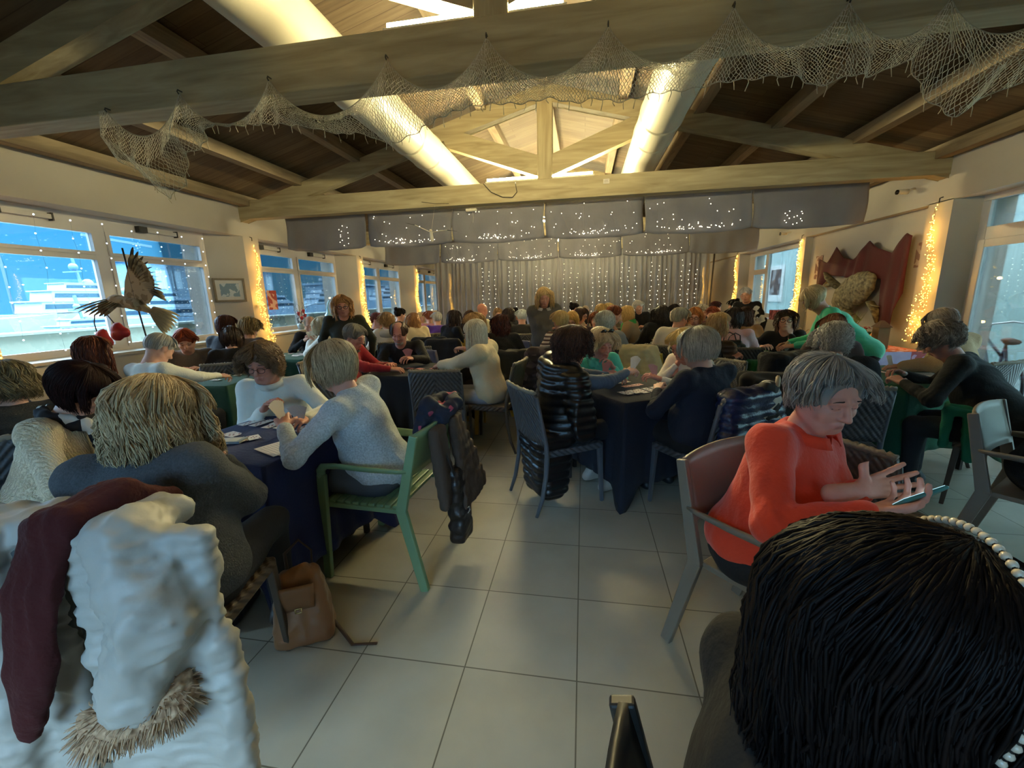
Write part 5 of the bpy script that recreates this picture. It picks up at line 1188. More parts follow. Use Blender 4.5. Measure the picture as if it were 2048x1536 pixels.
# red drape with the mounted sea turtle
def red_drape():
    r = thing('red_drape', (XR+.06, 7.3, 1.6), 0, 'dark red cloth pinned in peaks on the door side wall', 'wall hanging'); ys = np.linspace(-1.12, .96, 60); rows = []
    topy = np.array([-1.12, -1.0, -.80, -.50, -.30, .0, .24, .5, .7, .92, .96]); topz = np.array([.50, .55, .32, .42, .54, .30, .34, .54, .30, .37, .38]); boty = np.array([-1.12, -.98, -.90, -.72, -.66, -.3, .2, .6, .8, .96]); botz = np.array([-.20, -.66, -.66, -.55, .0, -.02, .06, .10, -.12, -.12])
    for j in range(16):
        t = j/15; row = []
        for y in ys:
            zt = np.interp(y, topy, topz); zb = np.interp(y, boty, botz); row.append((-.02-.035*(.5+.5*math.sin(y*21+2*math.sin(y*6)-t*1.5))*(.3+t), y, zt*(1-t)+zb*t))
        rows.append(row)
    m = MB(); m.grid(np.array(rows)); m.build('cloth_fold', mat('#520b12', .8, 'cloth', color2='#38070c', scale=4, bump=.25, sheen=.4), r, solid=.006)
    t = thing('turtle_relief', (XR-.02, 7.12, 1.42), 0, 'mottled brown sea turtle relief mounted over the red cloth', 'wall ornament'); v = Vol((-.22, -.95, -.55), (.12, .95, .5), .016); R = rotx(-.38)
    tm = mat('#3a3228', .7, 'melange', color2='#8d8468', scale=1.1, bump=.8, mix=.5)
    v.ell((0, .0, 0), (.10, .50, .25), R=R, k=.03); V, Q = v.mesh(1); V = V+normals(V, Q)*(wob(V, 40, 2)*.008)[:, None]; Mesh().add(V, Q).build('shell', tm, t)
    for nm, pts, rr_ in (('flipper', [(0, .38, .08), (-.02, .62, .22), (0, .80, .32)], (.08, .07, .03)), ('flipper', [(0, .30, -.02), (-.03, .1, -.24), (-.02, -.3, -.40)], (.07, .07, .02)), ('flipper', [(0, -.42, -.14), (0, -.56, -.26), (0, -.62, -.42)], (.06, .06, .02)), ('turtle_head', [(0, .45, .12), (0, .60, .12), (0, .68, .10)], (.07, .075, .05)), ('tail', [(0, -.46, -.18), (0, -.62, -.20)], (.05, .01))):
        m = MB(); m.tube(pts, list(rr_), 9, flat=.45, up=(0, 0, 1)); m.build(nm, tm, t)
red_drape()
# ------------------------------------------------------------------ gift table by the wall
def pot(x, y, z, r, h, col, lab, leaf, n, lh, spread, kind='grass', flower=None):
    t = thing('potted_plant', (x, y, z), 0, lab, 'plant'); MB().lathe([(0, 0), (r*.75, 0), (r, h), (r*1.06, h), (r*1.06, h*.86), (r*.9, h*.9), (0, h*.9)], n=16).build('pot', mat(col, .7, 'plain', bump=.05), t)
    q = np.random.RandomState(int(x*97+y*31) % 1000); m = MB()
    for k in range(n):
        a = q.uniform(0, 6.28); s = q.uniform(.2, 1)*spread; l = lh*q.uniform(.6, 1); d = np.array([math.cos(a)*s, math.sin(a)*s, l]); b = np.array([math.cos(a)*r*.5*q.rand(), math.sin(a)*r*.5*q.rand(), h*.85])
        if kind == 'grass': m.tube([b, b+d*.5+[0, 0, .02], b+d], [.003, .0025, .0006], 4)
        else: m.tube([b, b+d*.6], .002, 4); c = b+d*.75; m.tube([c-d*.12, c, c+d*.2+[0, 0, -.01]], [.006, .028, .003], 6, flat=.15, up=(d[1], -d[0], .3))
    m.build('leaves', mat(leaf, .6, 'plain', color2='#9aa860', bump=0, mix=.4), t)
    if flower:
        m = MB()
        for k in range(16):
            a = q.uniform(0, 6.28); s = q.uniform(0, 1)*spread; c = np.array([math.cos(a)*s, math.sin(a)*s, h+lh*q.uniform(.75, 1.05)])
            for j in range(5): aa = j*1.26+k; m.tube([c, c+[math.cos(aa)*.03, math.sin(aa)*.03, .004], c+[math.cos(aa)*.05, math.sin(aa)*.05, -.006]], [.004, .013, .002], 5, flat=.2)
        m.build('red_bracts', mat(flower, .6, bump=0), t)
def gift_table():
    x, y = 3.46, 6.1; r = thing('display_table', (x, y, 0), 0, 'low table with red and pink paper cloth below the red drape', 'table'); MB().bb((-.42, -.62, .70), (.42, .95, .735)).build('tabletop', mat('#6b5540', .6, 'wood', bump=.05), r)
    for a in (-.36, .36):
        for b in (-.55, .88): MB().beam((a, b, .70), (a, b, 0), .04, .04, up=(0, 1, 0)).build('leg', mat('#50402f', .6, 'wood', bump=0), r)
    m = MB(); m.bb((-.44, -.64, .735), (.44, .97, .742)); m.bb((-.445, -.645, .42), (-.44, .97, .742)); m.bb((-.445, -.65, .42), (.44, -.642, .742)); o = m.build('paper_cloth', mat('#a8484a', .6, 'blot', color2='#c9a0c4', scale=30, bump=.02, mix=.35), None, (x, y, .002)); tag(o, 'red and pink patterned paper cloth over the display table', 'tablecloth')
    o = MB().bb((-.30, -.004, -.2), (.30, .0, .0)).build('bow_paper', mat('#c4b8de', .5, 'paper', color2='#a890c8', scale=12, bump=.2), None, (x-.02, y-.655, .74)); tag(o, 'lilac printed paper hanging off the near end of the display table', 'paper')
    pot(x-.1, y-.28, .744, .08, .10, '#7a2430', 'poinsettia with red leaves nearest the bright pillar', '#3f5a30', 40, .16, .14, 'leaf', '#c03038')
    pot(x+.22, y+.45, .744, .09, .12, '#5a4630', 'tall grassy plant at the back of the display table', '#6f7d58', 70, .34, .18)
    pot(x-.18, y+.05, .744, .10, .08, '#a58c6a', 'flat green herb pot in the middle of the display table', '#55703a', 90, .12, .10); pot(x-.18, y+.34, .744, .10, .08, '#9c835f', 'green herb pot behind the flat herb pot', '#5d7840', 90, .13, .10)
    for k, (dx, dy, c) in enumerate(((-.28, -.1, '#b59a76'), (-.30, .16, '#c2a888'), (-.30, .42, '#a98f6c'), (-.30, .66, '#b8a080'))):
        t = thing('wicker_basket', (x+dx, y+dy, .744), 0, 'tan woven gift basket, %s counted from the bright pillar' % ('first', 'second', 'third', 'fourth')[k], 'basket', 'tan baskets on the display table'); MB().lathe([(0, 0), (.07, 0), (.09, .07), (.094, .075), (.085, .07), (.06, .01), (0, .01)], n=18, sy=1.2).build('basket_body', weave_mat(c, '#e0cba8', rep=40), t); MB().tube([(.0, -.10, .07), (0, -.08, .14), (0, 0, .18), (0, .08, .14), (0, .10, .07)], .006, 6).build('handle', mat(c, .7, bump=0), t)
    t = thing('wicker_basket', (x+.12, y-.02, .744), 0, 'tan round lidded basket at the back of the display table', 'basket'); MB().lathe([(0, 0), (.09, 0), (.11, .10), (.10, .16), (0, .18)], n=18).build('basket_body', weave_mat('#a8763c', '#d0a868', rep=40), t)
    t = thing('wooden_house_ornament', (x+.12, y-.36, .744), 0, 'small wooden tower ornament behind the poinsettia', 'ornament'); MB().bb((-.06, -.06, 0), (.06, .06, .26)).build('tower_wall', mat('#8d6a3c', .7, 'wood', bump=.1), t); MB().box((0, 0, .30), (.15, .15, .08), taper=.2).build('tower_roof', mat('#5a3c22', .7, 'wood', bump=.1), t)
    o = thing('parcel', (3.72, 8.98+.35, .87), 0, 'dark red patterned gift box on the far window sill', 'box'); MB().bb((-.0, -.25, 0), (.26, .25, .20)).build('box_body', mat('#6e1420', .6, 'blot', color2='#b06068', scale=22, bump=0, mix=.3), o)
gift_table(); bpy.data.objects['parcel'].location = (3.96, 9.6, .864)
# sill ornaments
def sill_tree():
    t = thing('twig_ornament', (-5.07, 6.86, .985), 0, 'twisted dark twig ornament hung with red hearts on the sill', 'ornament'); q = np.random.RandomState(2); m = MB()
    for k in range(9):
        a = q.uniform(0, 6.28); P = [(0, 0, 0)]
        for j in range(1, 9): P.append((math.cos(a)*.02*j+.02*math.sin(j*1.9+k), math.sin(a)*.02*j+.02*math.cos(j*1.6+k), .065*j*q.uniform(.85, 1)))
        m.tube(P, np.linspace(.006, .002, 9), 5)
    m.build('twigs', mat('#2c2420', .6, bump=0), t); MB().lathe([(0, 0), (.05, 0), (.06, .09), (.04, .11), (0, .1)]).build('vase', mat('#8fa0a8', .3, 'plain', bump=0), t)
    for k, (a, b, c) in enumerate(((.03, -.06, .30), (.05, .05, .34), (.06, -.03, .22), (.05, .08, .26))): m = MB(); m.ball((a, b-.014, c), .022, 8); m.ball((a, b+.014, c), .022, 8); m.ball((a, b, c-.02), .02, 8, sc=(1, 1.1, 1.5)); m.build('heart', mat('#a81c24', .5, bump=0), t)
    t = thing('glass_swan', (-5.06, 7.72, .985), 0, 'curved clear glass ornament on the sill behind the standing woman', 'ornament'); MB().lathe([(0, 0), (.06, 0), (.10, .10), (.085, .20), (.03, .27), (.018, .36), (.02, .38)], n=18).build('glass_body', mat('#8fc4e0', .08, 'plain', bump=0, spec=.9), t); MB().tube([(0, 0, .36), (0, .02, .45), (0, .07, .50), (0, .10, .47)], [.016, .013, .012, .006], 8).build('glass_neck', mat('#a8d4e8', .08, 'plain', bump=0), t)
    t = thing('bottle', (-5.06, 7.95, .985), 0, 'slim dark bottle on the sill beside the pillar', 'bottle'); MB().lathe([(0, 0), (.03, 0), (.032, .3), (.012, .42), (.012, .55), (.016, .58), (0, .58)], n=14).build('bottle_glass', mat('#15151a', .2, 'plain', bump=0), t)
sill_tree()
# bicycles outside the glass door
def bicycle(x, y, rz, lab, col):
    r = thing('bicycle', (x, y, -.02), rz, lab, 'bicycle', 'bicycles outside the glass door'); dk = mat('#1d1d1f', .4, 'metal', bump=0)
    for cx in (-.52, .52):
        m = MB(); a = np.linspace(0, 2*PI, 33); m.tube([(cx+.33*math.cos(t), 0, .34+.33*math.sin(t)) for t in a], .016, 6)
        for k in range(12): m.tube([(cx, 0, .34), (cx+.33*math.cos(k*.5236), 0, .34+.33*math.sin(k*.5236))], .0015, 3)
        m.build('wheel', dk, r)
    m = MB(); bb = (-.08, 0, .30); st = (-.22, 0, .80); hd = (.38, 0, .85)
    for a, b in ((bb, st), (st, (-.52, 0, .34)), (bb, (-.52, 0, .34)), (bb, (.36, 0, .72)), ((-.19, 0, .68), hd), (hd, (.52, 0, .34)), (hd, (.34, 0, 1.02))): m.tube([a, b], .016, 8)
    m.build('bicycle_frame', mat(col, .3, 'metal', bump=0), r)
    m = MB(); m.tube([(.34, -.30, 1.03), (.40, -.2, 1.05), (.34, 0, 1.02), (.40, .2, 1.05), (.34, .30, 1.03)], .012, 7); m.build('handlebar', mat('#c0c4c8', .3, 'metal', metal=.8, bump=0), r)
    for s in (-1, 1): MB().tube([(.34, s*.30, 1.03), (.26, s*.34, 1.04), (.20, s*.35, 1.04)], .017, 8).build('grip', dk, r)
    m = MB(); m.tube([(-.36, 0, .87), (-.26, 0, .885), (-.10, 0, .87)], [.075, .06, .018], 10, flat=.45); m.tube([(-.22, 0, .78), (-.23, 0, .87)], .013, 6); m.build('saddle', mat('#7a5c4c', .5, 'leather', bump=.1), r)
    m = MB(); m.tube([(.39, .02, .99), (.46, .02, .98)], .022, 8); m.build('front_lamp', dk, r)
bicycle(4.82, 5.75, 1.15, 'dark bicycle leaning outside the door with its handlebar at the frame', '#27313a'); bicycle(5.05, 4.55, 1.3, 'second bicycle with brown saddle outside the glass door', '#6d7f88')
# ------------------------------------------------------------------ the players
I = {}
def player(key, label, head, seat, hd, chair_kind, **kw):
    I[key] = person(label, head, seat, hd, **kw)
    if chair_kind: chair(chair_kind, seat[0], seat[1], hd, {'grey': 'dark grey woven chair', 'brown': 'brown woven chair', 'green': 'green slatted armchair', 'yellow': 'yellow chair', 'taupe': 'taupe armchair', 'black': 'black chair', 'lilac': 'lilac grey chair'}[chair_kind]+' of the '+' '.join(label.split()[:10]))
player('edge', 'person with short mousy wavy hair and dark olive coat at the edge of the hall', (-3.14, 1.75, 1.07), (-3.04, 1.68), 150, 'grey', res='near', hair=('wavy','#4a4232','#7d7252'), hairkw=dict(length=.10), top=('coat','#2c2b27','#3a3832'), w=1.2, pitch=8)
player('cream', 'person in cream cable knit sweater with dark brown bob and patterned scarf', (-2.42, 1.6, 1.08), (-2.62, 1.5), 28, 'grey', res='hero', hair=('bob','#170b0c','#2c1414'), hairkw=dict(length=.10, vol=1.13), top=('knit','#c2b69e','#a89a80'), w=1.2, pitch=32, yaw=-6, extras=[scarf('#17141a','#cfc8bc',.022,'blot'), earring(-1)], hands=(('table',),('table',)))
player('blond', 'person in charcoal wool coat with long wavy blond hair seen from behind', (-1.45, 1.15, 1.1), (-1.41, 1.07), 103, 'brown', res='hero', hair=('wavy','#6e5a3c','#c4b28e'), hairkw=dict(length=.25, vol=1.14, wave=.024), top=('coat','#33363a','#484c50'), w=1.22, pitch=22, yaw=-14, hands=(('table',),('at',(-1.50,1.42,.82))))
player('white_fleece', 'person in white zip fleece with curly brown hair and spectacles looking down', (-2.0, 2.3, 1.1), (-2.06, 2.58), -72, 'grey', res='hero', hair=('curly','#4e3a2a','#8a7050'), hairkw=dict(length=.08, vol=1.0), top=('sweater','#d4d6cc'), w=1.15, pitch=16, yaw=-6, glasses=True, skin='#b98370', hands=(('at',(-1.62,2.12,.80)),('at',(-1.98,2.22,.82))), extras=[collar('#d4d6cc',.03)])
player('grey_bob', 'person in grey melange sweater with straight highlighted bob resting chin on hand', (-1.3, 1.98, 1.14), (-1.1, 2.06), 176, 'green', res='hero', hair=('bob','#6d5f48','#cdc1a2'), hairkw=dict(length=.11, vol=1.08), top=('sweater','#7c868e','#a8b2b8','melange'), w=1.12, pitch=20, yaw=4, skin='#c79482', hands=(('at',(-1.50,1.80,.86)),('chin',)), legs='#4a525c')
player('auburn', 'person in dark jacket with long auburn hair and glasses near the harbour wall', (-3.94, 2.75, 1.12), (-3.99, 2.6), 70, 'grey', res='mid', hair=('long','#3a1a10','#7a4028'), top=('puffer','#1b1c20'), glasses=True, pitch=10)
player('white_shirt', 'person in white shirt with cropped grey hair seen from behind', (-3.42, 2.85, 1.13), (-3.42, 2.68), 80, 'grey', res='mid', male=True, hair=('crop','#8d8a84','#bab6ae'), top=('shirt','#c9c8bf'), w=1.1, pitch=35, hands=(('table',),('at',(-3.25,3.35,.80))))
player('redhead', 'person with short red hair in taupe cardigan behind the green table by the window', (-4.18, 3.78, 1.1), (-4.33, 3.95), -48, 'grey', res='mid', hair=('short','#5a1e10','#a04a28'), hairkw=dict(vol=1.06), top=('sweater','#55493f'), pitch=28, w=1.1, skin='#c08c74')
player('navy_back', 'person with dark reddish hair in navy top by the pillar with the framed print', (-4.35, 4.5, 1.21), (-4.37, 4.34), 84, 'grey', res='mid', hair=('bob','#2a1412','#54261c'), top=('sweater','#171c2a'), pitch=15)
player('brown_back', 'person with dark brown bob in black top before the bright pillar', (-3.93, 4.1, 1.1), (-3.84, 3.97), 124, 'grey', res='mid', hair=('bob','#1c1210','#3d2a20'), top=('sweater','#15161b'), pitch=15)
player('curly_sand', 'person with curly sandy hair beneath the bright pillar by the framed print', (-4.12, 4.6, 1.17), (-4.09, 4.44), 102, 'grey', res='mid', hair=('curly','#6a5a40','#b09c72'), top=('sweater','#4a3f38'), pitch=15)
player('black_crew', 'balding person in black crew neck with hands clasped by the second window', (-4.0, 5.62, 1.14), (-4.1, 5.76), -60, 'grey', res='mid', male=True, hair=('ring','#8a7d6c','#b5aca0'), top=('sweater','#141418'), pitch=24, skin='#c49a84', hands=(('cards',),('cards',)))
player('white_jacket', 'person with white blond bob and white jacket reaching over the green table', (-3.62, 5.35, 1.14), (-3.46, 5.37), 186, 'grey', res='mid', hair=('wavy','#b5aa8c','#e4dcc4'), top=('coat','#c2bfb5','#d4d1c8'), pitch=18, hands=(('cards',),('cards',)))
player('standing_green', 'standing person in dark olive sweater with long blond hair and glasses smiling', (-2.83, 4.62, 1.42), (-2.93, 4.83), -66, None, res='mid', stand=True, hair=('long','#8a6238','#c99a68'), hairkw=dict(length=.17), top=('sweater','#2e3026'), w=1.3, pitch=10, yaw=6, glasses=True, skin='#c98f78', hands=(('hang',),('hang',)), eyes='open', legs='#20222a', z_hip=.80)
player('red_cardigan', 'person with grey hair in dark red cardigan leaning over the pink cards', (-2.28, 3.88, 1.12), (-2.52, 3.93), 0, 'grey', res='near', male=True, hair=('short','#5c5850','#8a867c'), hairkw=dict(vol=1.05), top=('sweater','#8d1f28'), w=1.1, pitch=22, yaw=-5, skin='#bd8874', hands=(('at',(-1.98,3.95,.82)),('at',(-1.88,3.82,.80))), extras=[collar('#3a3436',.02)])
player('goatee', 'balding person with grey goatee in black sweater holding pink cards', (-2.06, 4.44, 1.1), (-2.08, 4.72), -78, 'grey', res='near', male=True, hair=('ring','#2e211c','#5a4636'), hairkw=dict(vol=1.14), top=('sweater','#14151b'), w=1.2, pitch=20, skin='#c49282', hands=(('at',(-1.80,4.14,.86)),('at',(-2.06,4.10,.80))), extras=[beard('#9c958c')])
player('white_hair', 'person with long straight white blond hair in ivory cardigan reaching for the cards', (-1.04, 3.95, 1.14), (-0.9, 3.97), 172, 'brown', res='near', hair=('long','#a8a090','#e4e0d2'), hairkw=dict(length=.24, wave=.004), top=('coat','#b8a888','#c9bb9c'), pitch=18, yaw=18, legs='#b9bac4', hands=(('at',(-1.46,4.02,.80)),('at',(-1.42,4.12,.80))))
player('striped_hair', 'person with wavy sandy hair behind the white haired cardigan wearer', (-1.19, 4.5, 1.18), (-1.04, 4.57), 205, 'yellow', res='mid', hair=('wavy','#7a5a38','#c09c6c'), top=('shirt','#c98c78'), pitch=15, sleeve=.5, hands=(('at',(-1.55,4.85,.86)),('table',)))
player('black_coat_back', 'person with long dark reddish curls seen from behind in black coat', (-1.03, 5.2, 1.13), (-0.99, 5.05), 106, 'yellow', res='mid', hair=('wavy','#24100e','#5a2a20'), top=('coat','#141417','#1d1d21'), w=1.1, pitch=5)
player('white_hoodie', 'person with curly blond hair in white hooded jacket seen from behind', (-2.99, 6.04, 1.15), (-2.9, 5.91), 126, 'grey', res='mid', hair=('curly','#8a6844','#cfae80'), top=('coat','#c9bfae','#d8d0c0'), pitch=5, extras=[hood('#c9bfae')])
player('dark_red_hair', 'person with short reddish hair beside the white hooded jacket', (-3.27, 6.3, 1.15), (-3.43, 6.31), -3, 'grey', res='far', hair=('short','#3a1a16','#7a3a30'), top=('sweater','#221a20'), pitch=12)
player('black_updo', 'person with black curly updo near the long harbour side table', (-3.41, 7.47, 1.19), (-3.5, 7.34), 55, 'grey', res='far', hair=('updo','#0e0c0e','#221c1c'), top=('sweater','#1c1a22'), pitch=10)
player('cream_long', 'person with long light brown hair in cream coat seen from behind', (-2.83, 6.7, 1.12), (-2.69, 6.61), 148, 'lilac', res='far', hair=('long','#7a5434','#b98a58'), top=('coat','#c4b496','#d2c4a8'), pitch=8)
player('pale_face', 'person with pale blond hair facing the hall beside the cream coat', (-3.65, 9.1, 1.05), (-3.73, 9.24), -58, 'grey', res='far', hair=('bob','#a08a68','#d2c09c'), top=('shirt','#c8bdae'), pitch=10)
player('pink_top', 'person with auburn hair in pink top near the harbour side curtain', (-3.08, 8.1, 1.11), (-2.99, 7.97), 126, 'grey', res='far', hair=('short','#6a3424','#a0603c'), top=('sweater','#b07880'), pitch=5)
player('purple_top', 'person with white hair and dark cap in bright purple top', (-2.7, 7.5, 1.11), (-2.62, 7.36), 120, 'grey', res='far', male=True, hair=('short','#9a9894','#d0cec8'), top=('sweater','#4e2f86'), w=1.2, pitch=5)
player('dark_slim', 'person with long dark hair in black top before the harbour side curtain', (-2.05, 6.5, 1.16), (-2.14, 6.37), 58, 'grey', res='far', hair=('long','#1a1214','#3a2c28'), top=('sweater','#16161b'), pitch=10)
player('brown_long', 'person with long dark brown hair facing the hall behind the yellow chair', (-2.08, 7.6, 1.12), (-2.11, 7.76), 280, 'grey', res='far', hair=('long','#24160f','#54382a'), top=('sweater','#2a2630'), pitch=15)
player('cream_tee', 'person with shaven head in cream T-shirt leaning towards the far table', (-1.72, 7.1, 1.25), (-1.85, 6.95), 60, 'grey', res='mid', male=True, hair=None, top=('shirt','#d0c4a0'), w=1.2, pitch=15, skin='#b87c62', sleeve=0., hands=(('table',),('table',)))
player('sandy_fringe', 'person with sandy fringe beyond the cream T-shirt wearer', (-1.94, 9.5, 1.1), (-2.0, 9.65), -68, 'grey', res='far', hair=('bob','#7a5c3c','#b8946a'), top=('sweater','#26242a'), pitch=12)
player('dark_curl', 'person with dark brown hair beside the silver cropped head', (-1.4, 7.9, 1.14), (-1.25, 7.85), 160, 'grey', res='far', hair=('long','#1c1210','#3c2a24'), top=('sweater','#1a191e'), pitch=12)
player('dark_face', 'person with dark fringe facing the hall behind the silver cropped head', (-1.39, 8.6, 1.12), (-1.33, 8.75), 249, 'grey', res='far', hair=('bob','#150f10','#2a2020'), top=('sweater','#1e1c22'), pitch=14)
player('silver_crop', 'person with silver cropped hair and white collar seen from behind', (-1.05, 7.2, 1.13), (-1.01, 7.04), 103, 'grey', res='far', male=True, hair=('short','#9aa0a2','#d2d6d6'), top=('shirt','#1d1e24'), pitch=5, extras=[collar('#d8d8d4',.02,.075)])
player('standing_grey', 'standing person with blond fringe in grey jacket over white shirt carrying a coat', (-0.51, 5.62, 1.46), (-0.5, 5.68), -80, None, res='near', stand=True, hair=('long','#8f744c','#d0b483'), hairkw=dict(length=.16), top=('coat','#4c4c48','#5c5c58'), pitch=16, w=1.0, skin='#c08c78', hands=(('hang',),('at',(-.40,5.55,1.05))), legs='#56544e', extras=[collar('#dcdad2',.02,.08,True)], z_hip=.86)
player('stripe', 'person with blond bob in brown and cream striped sweater seen from behind', (-0.28, 5.25, 1.16), (-0.22, 5.1), 113, 'grey', res='mid', hair=('short','#a88c58','#e0c894'), hairkw=dict(vol=1.1), top=('stripe','#cbb9a2','#4a3428'), pitch=5)
player('blond_glasses', 'person with golden hair and glasses in cream blouse hand to mouth', (-0.16, 6.35, 1.11), (-0.12, 6.51), 256, 'grey', res='mid', hair=('bob','#a8803c','#e0bc78'), top=('shirt','#d6c8a4'), pitch=25, glasses=True, hands=(('chin',),('table',)))
player('dark_glasses', 'person with dark brown hair and glasses in beige sweater', (-0.03, 7.3, 1.14), (-0.17, 7.38), -30, 'grey', res='mid', hair=('bob','#241814','#4a3428'), top=('sweater','#a09078'), pitch=18, glasses=True)
player('updo_far', 'person with black updo farther back before the curtain', (-0.19, 9.4, 1.18), (-0.33, 9.32), 31, 'grey', res='far', hair=('updo','#120e10','#2a2224'), top=('sweater','#2a2624'), pitch=10)
player('pale_far', 'person with pale face and grey crop before the far curtain', (0.05, 9.6, 1.12), (0.11, 9.75), 250, 'grey', res='far', male=True, hair=('crop','#8a7a6a','#b0a090'), top=('sweater','#2a2830'), pitch=8)
player('auburn_smile', 'person with auburn hair smiling over the silver curly head', (0.21, 7.0, 1.07), (0.24, 7.16), 258, 'grey', res='far', hair=('bob','#4a2618','#8a5438'), top=('sweater','#3a3034'), pitch=12)
player('blond_far', 'person with light brown hair before the middle of the curtain', (0.35, 8.2, 1.17), (0.42, 8.06), 118, 'grey', res='far', hair=('bob','#7a6038','#b89860'), top=('coat','#6a5c48'), pitch=6)
player('blond_far_two', 'person with curly golden hair before the middle of the curtain', (0.54, 9.3, 1.15), (0.45, 9.17), 57, 'grey', res='far', hair=('curly','#a08450','#d8bc88'), top=('coat','#5a5040'), pitch=6)
player('silver_curl', 'person with silver curly hair seen from behind with grey hooded jacket', (0.27, 5.3, 1.14), (0.29, 5.14), 97, 'grey', res='mid', hair=('curly','#8a8a84','#d6d6d0'), top=('coat','#6a6c6c','#7a7c7c'), pitch=6, extras=[hood('#6f7272')])
player('navy_arm', 'person with auburn hair in navy top raising a hand to the face', (0.42, 5.9, 1.2), (0.26, 5.93), -9, 'grey', res='mid', hair=('short','#4a2416','#8a4a2c'), top=('sweater','#1a2030'), pitch=18, hands=(('chin',),('chin',)), sleeve=.5)
player('tan_coat', 'person with long golden hair in tan coat looking towards the harbour side', (0.68, 6.9, 1.16), (0.83, 6.84), 159, 'brown', res='mid', hair=('long','#9c7a44','#dcbc84'), hairkw=dict(length=.16), top=('coat','#7a6448','#8c7456'), pitch=10, extras=[scarf('#3f9c50',None,.03)])
player('white_head', 'person with white hair in black jacket leaning at the far end', (1.15, 9.2, 1.2), (1.16, 9.36), -92, 'grey', res='far', hair=('short','#b8b4b0','#e4e2e0'), hairkw=dict(vol=1.15), top=('coat','#15161b'), pitch=10, roll=14)
player('dark_coat', 'person with long dark wavy hair in black coat seen from behind', (1.09, 6.2, 1.17), (1.1, 6.04), 95, 'brown', res='mid', hair=('wavy','#1a1412','#443830'), top=('coat','#1a191a','#242322'), w=1.15, pitch=5)
player('dark_face_two', 'person with short dark hair facing the hall beyond the black coat', (1.55, 7.6, 1.15), (1.62, 7.74), 243, 'grey', res='far', hair=('bob','#140f10','#2c2224'), top=('sweater','#2a2026'), pitch=14)
player('silver_white', 'person with silver hair and glasses in white jumper', (1.19, 5.5, 1.16), (1.1, 5.36), 58, 'grey', res='mid', hair=('short','#8d8878','#c8c4b4'), hairkw=dict(vol=1.1), top=('coat','#cfc8bc','#d8d2c8'), pitch=12, yaw=-30, glasses=True)
player('copper_face', 'person with copper bob and glasses facing the hall in beige jacket', (1.62, 6.5, 1.13), (1.69, 6.65), 246, 'grey', res='mid', hair=('bob','#8a5028','#c88a54'), top=('coat','#6d5d4c','#7d6d5a'), pitch=14, glasses=True, extras=[scarf('#cfc4b4',None,.024)])
player('grey_far', 'person with fluffy grey hair beyond the copper bob', (2.08, 7.9, 1.12), (2.04, 8.05), -75, 'grey', res='far', hair=('curly','#9a948c','#c8c2ba'), top=('sweater','#8a7c74'), pitch=10)
player('red_hair_far', 'person with red hair facing the hall in dark red top', (2.03, 7.1, 1.12), (2.1, 7.24), 244, 'grey', res='far', hair=('short','#5c2418','#a05438'), top=('sweater','#4c1a20'), pitch=12)
player('dark_red_far', 'person with dark burgundy hair at the far door side', (2.59, 8.9, 1.16), (2.43, 8.86), 14, 'grey', res='far', hair=('short','#2a0f14','#501f28'), top=('sweater','#2a1c24'), pitch=8)
player('blond_profile', 'person with long blond hair and glasses in profile above the black handbag', (1.44, 4.75, 1.13), (1.28, 4.78), -12, 'grey', res='mid', hair=('long','#8a6c40','#ccb084'), hairkw=dict(length=.17), top=('sweater','#15161c'), pitch=2, glasses=True, skin='#c99684', eyes='open')
player('pink_back', 'person with dark bob in pale pink top with black straps seen from behind', (1.75, 5.3, 1.16), (1.73, 5.14), 82, 'grey', res='mid', hair=('bob','#1a1212','#3a2a26'), top=('sweater','#c49ca0'), pitch=8)
player('brown_wave', 'person with long dark brown hair in camel top near the green sweater', (2.24, 6.35, 1.13), (2.24, 6.19), 91, 'grey', res='mid', hair=('long','#20130f','#452e24'), top=('sweater','#8a6840'), pitch=8)
player('black_bun', 'person with black bun and white cup near the far window', (2.82, 8.6, 1.2), (2.88, 8.45), 112, 'grey', res='far', hair=('updo','#0d0b0d','#1e1a1c'), top=('sweater','#15151a'), pitch=6)
player('floral', 'standing person with grey hair in black top with pale flowers by the far window', (2.72, 7.75, 1.41), (2.8, 7.85), -120, None, res='mid', stand=True, hair=('short','#8d9096','#c4c6ca'), top=('blot','#15161b','#b4b8ba'), pitch=12, roll=8, hands=(('hang',),('hang',)), legs='#121216', z_hip=.82)
player('fringe_glasses', 'person with dark brown fringe and glasses in black top under the wine glass', (2.36, 5.4, 1.12), (2.46, 5.58), -112, 'grey', res='mid', hair=('long','#2a1a16','#5c4034'), hairkw=dict(length=.16), top=('sweater','#14151b'), pitch=-4, glasses=True, eyes='open', skin='#c8947f', hands=(('chin',),('at',(2.1,5.35,.82))))
player('mint', 'person in mint green sweater with blond bob bending over a table', (2.32, 4.76, 1.38), (2.7, 4.64), 160, None, res='near', stand=True, hair=('bob','#8a7654','#d0bf98'), hairkw=dict(length=.12), top=('sweater','#3fa886'), w=1.15, pitch=40, legs='#15151a', hands=(('at',(2.12,4.62,.92),None,(-.2,-.2,-1)),('at',(2.18,4.88,.92),None,(.2,-.2,-1))), skin='#b0806c', z_hip=.86, lean_hip=-.05)
player('auburn_low', 'person with auburn hair seen over the silver curls near the red drape', (2.28, 4.3, 1.12), (2.23, 4.15), 72, 'grey', res='mid', hair=('bob','#4a2c1e','#86583c'), top=('sweater','#3a3030'), pitch=18)
player('grey_curls', 'person with silver grey curls in black coat seen from behind at the green table', (1.79, 3.35, 1.1), (1.75, 3.19), 77, 'grey', res='near', hair=('curly','#6a6660','#c2beb6'), top=('coat','#121215','#19191d'), w=1.2, pitch=22, hands=(('table',),('table',)))
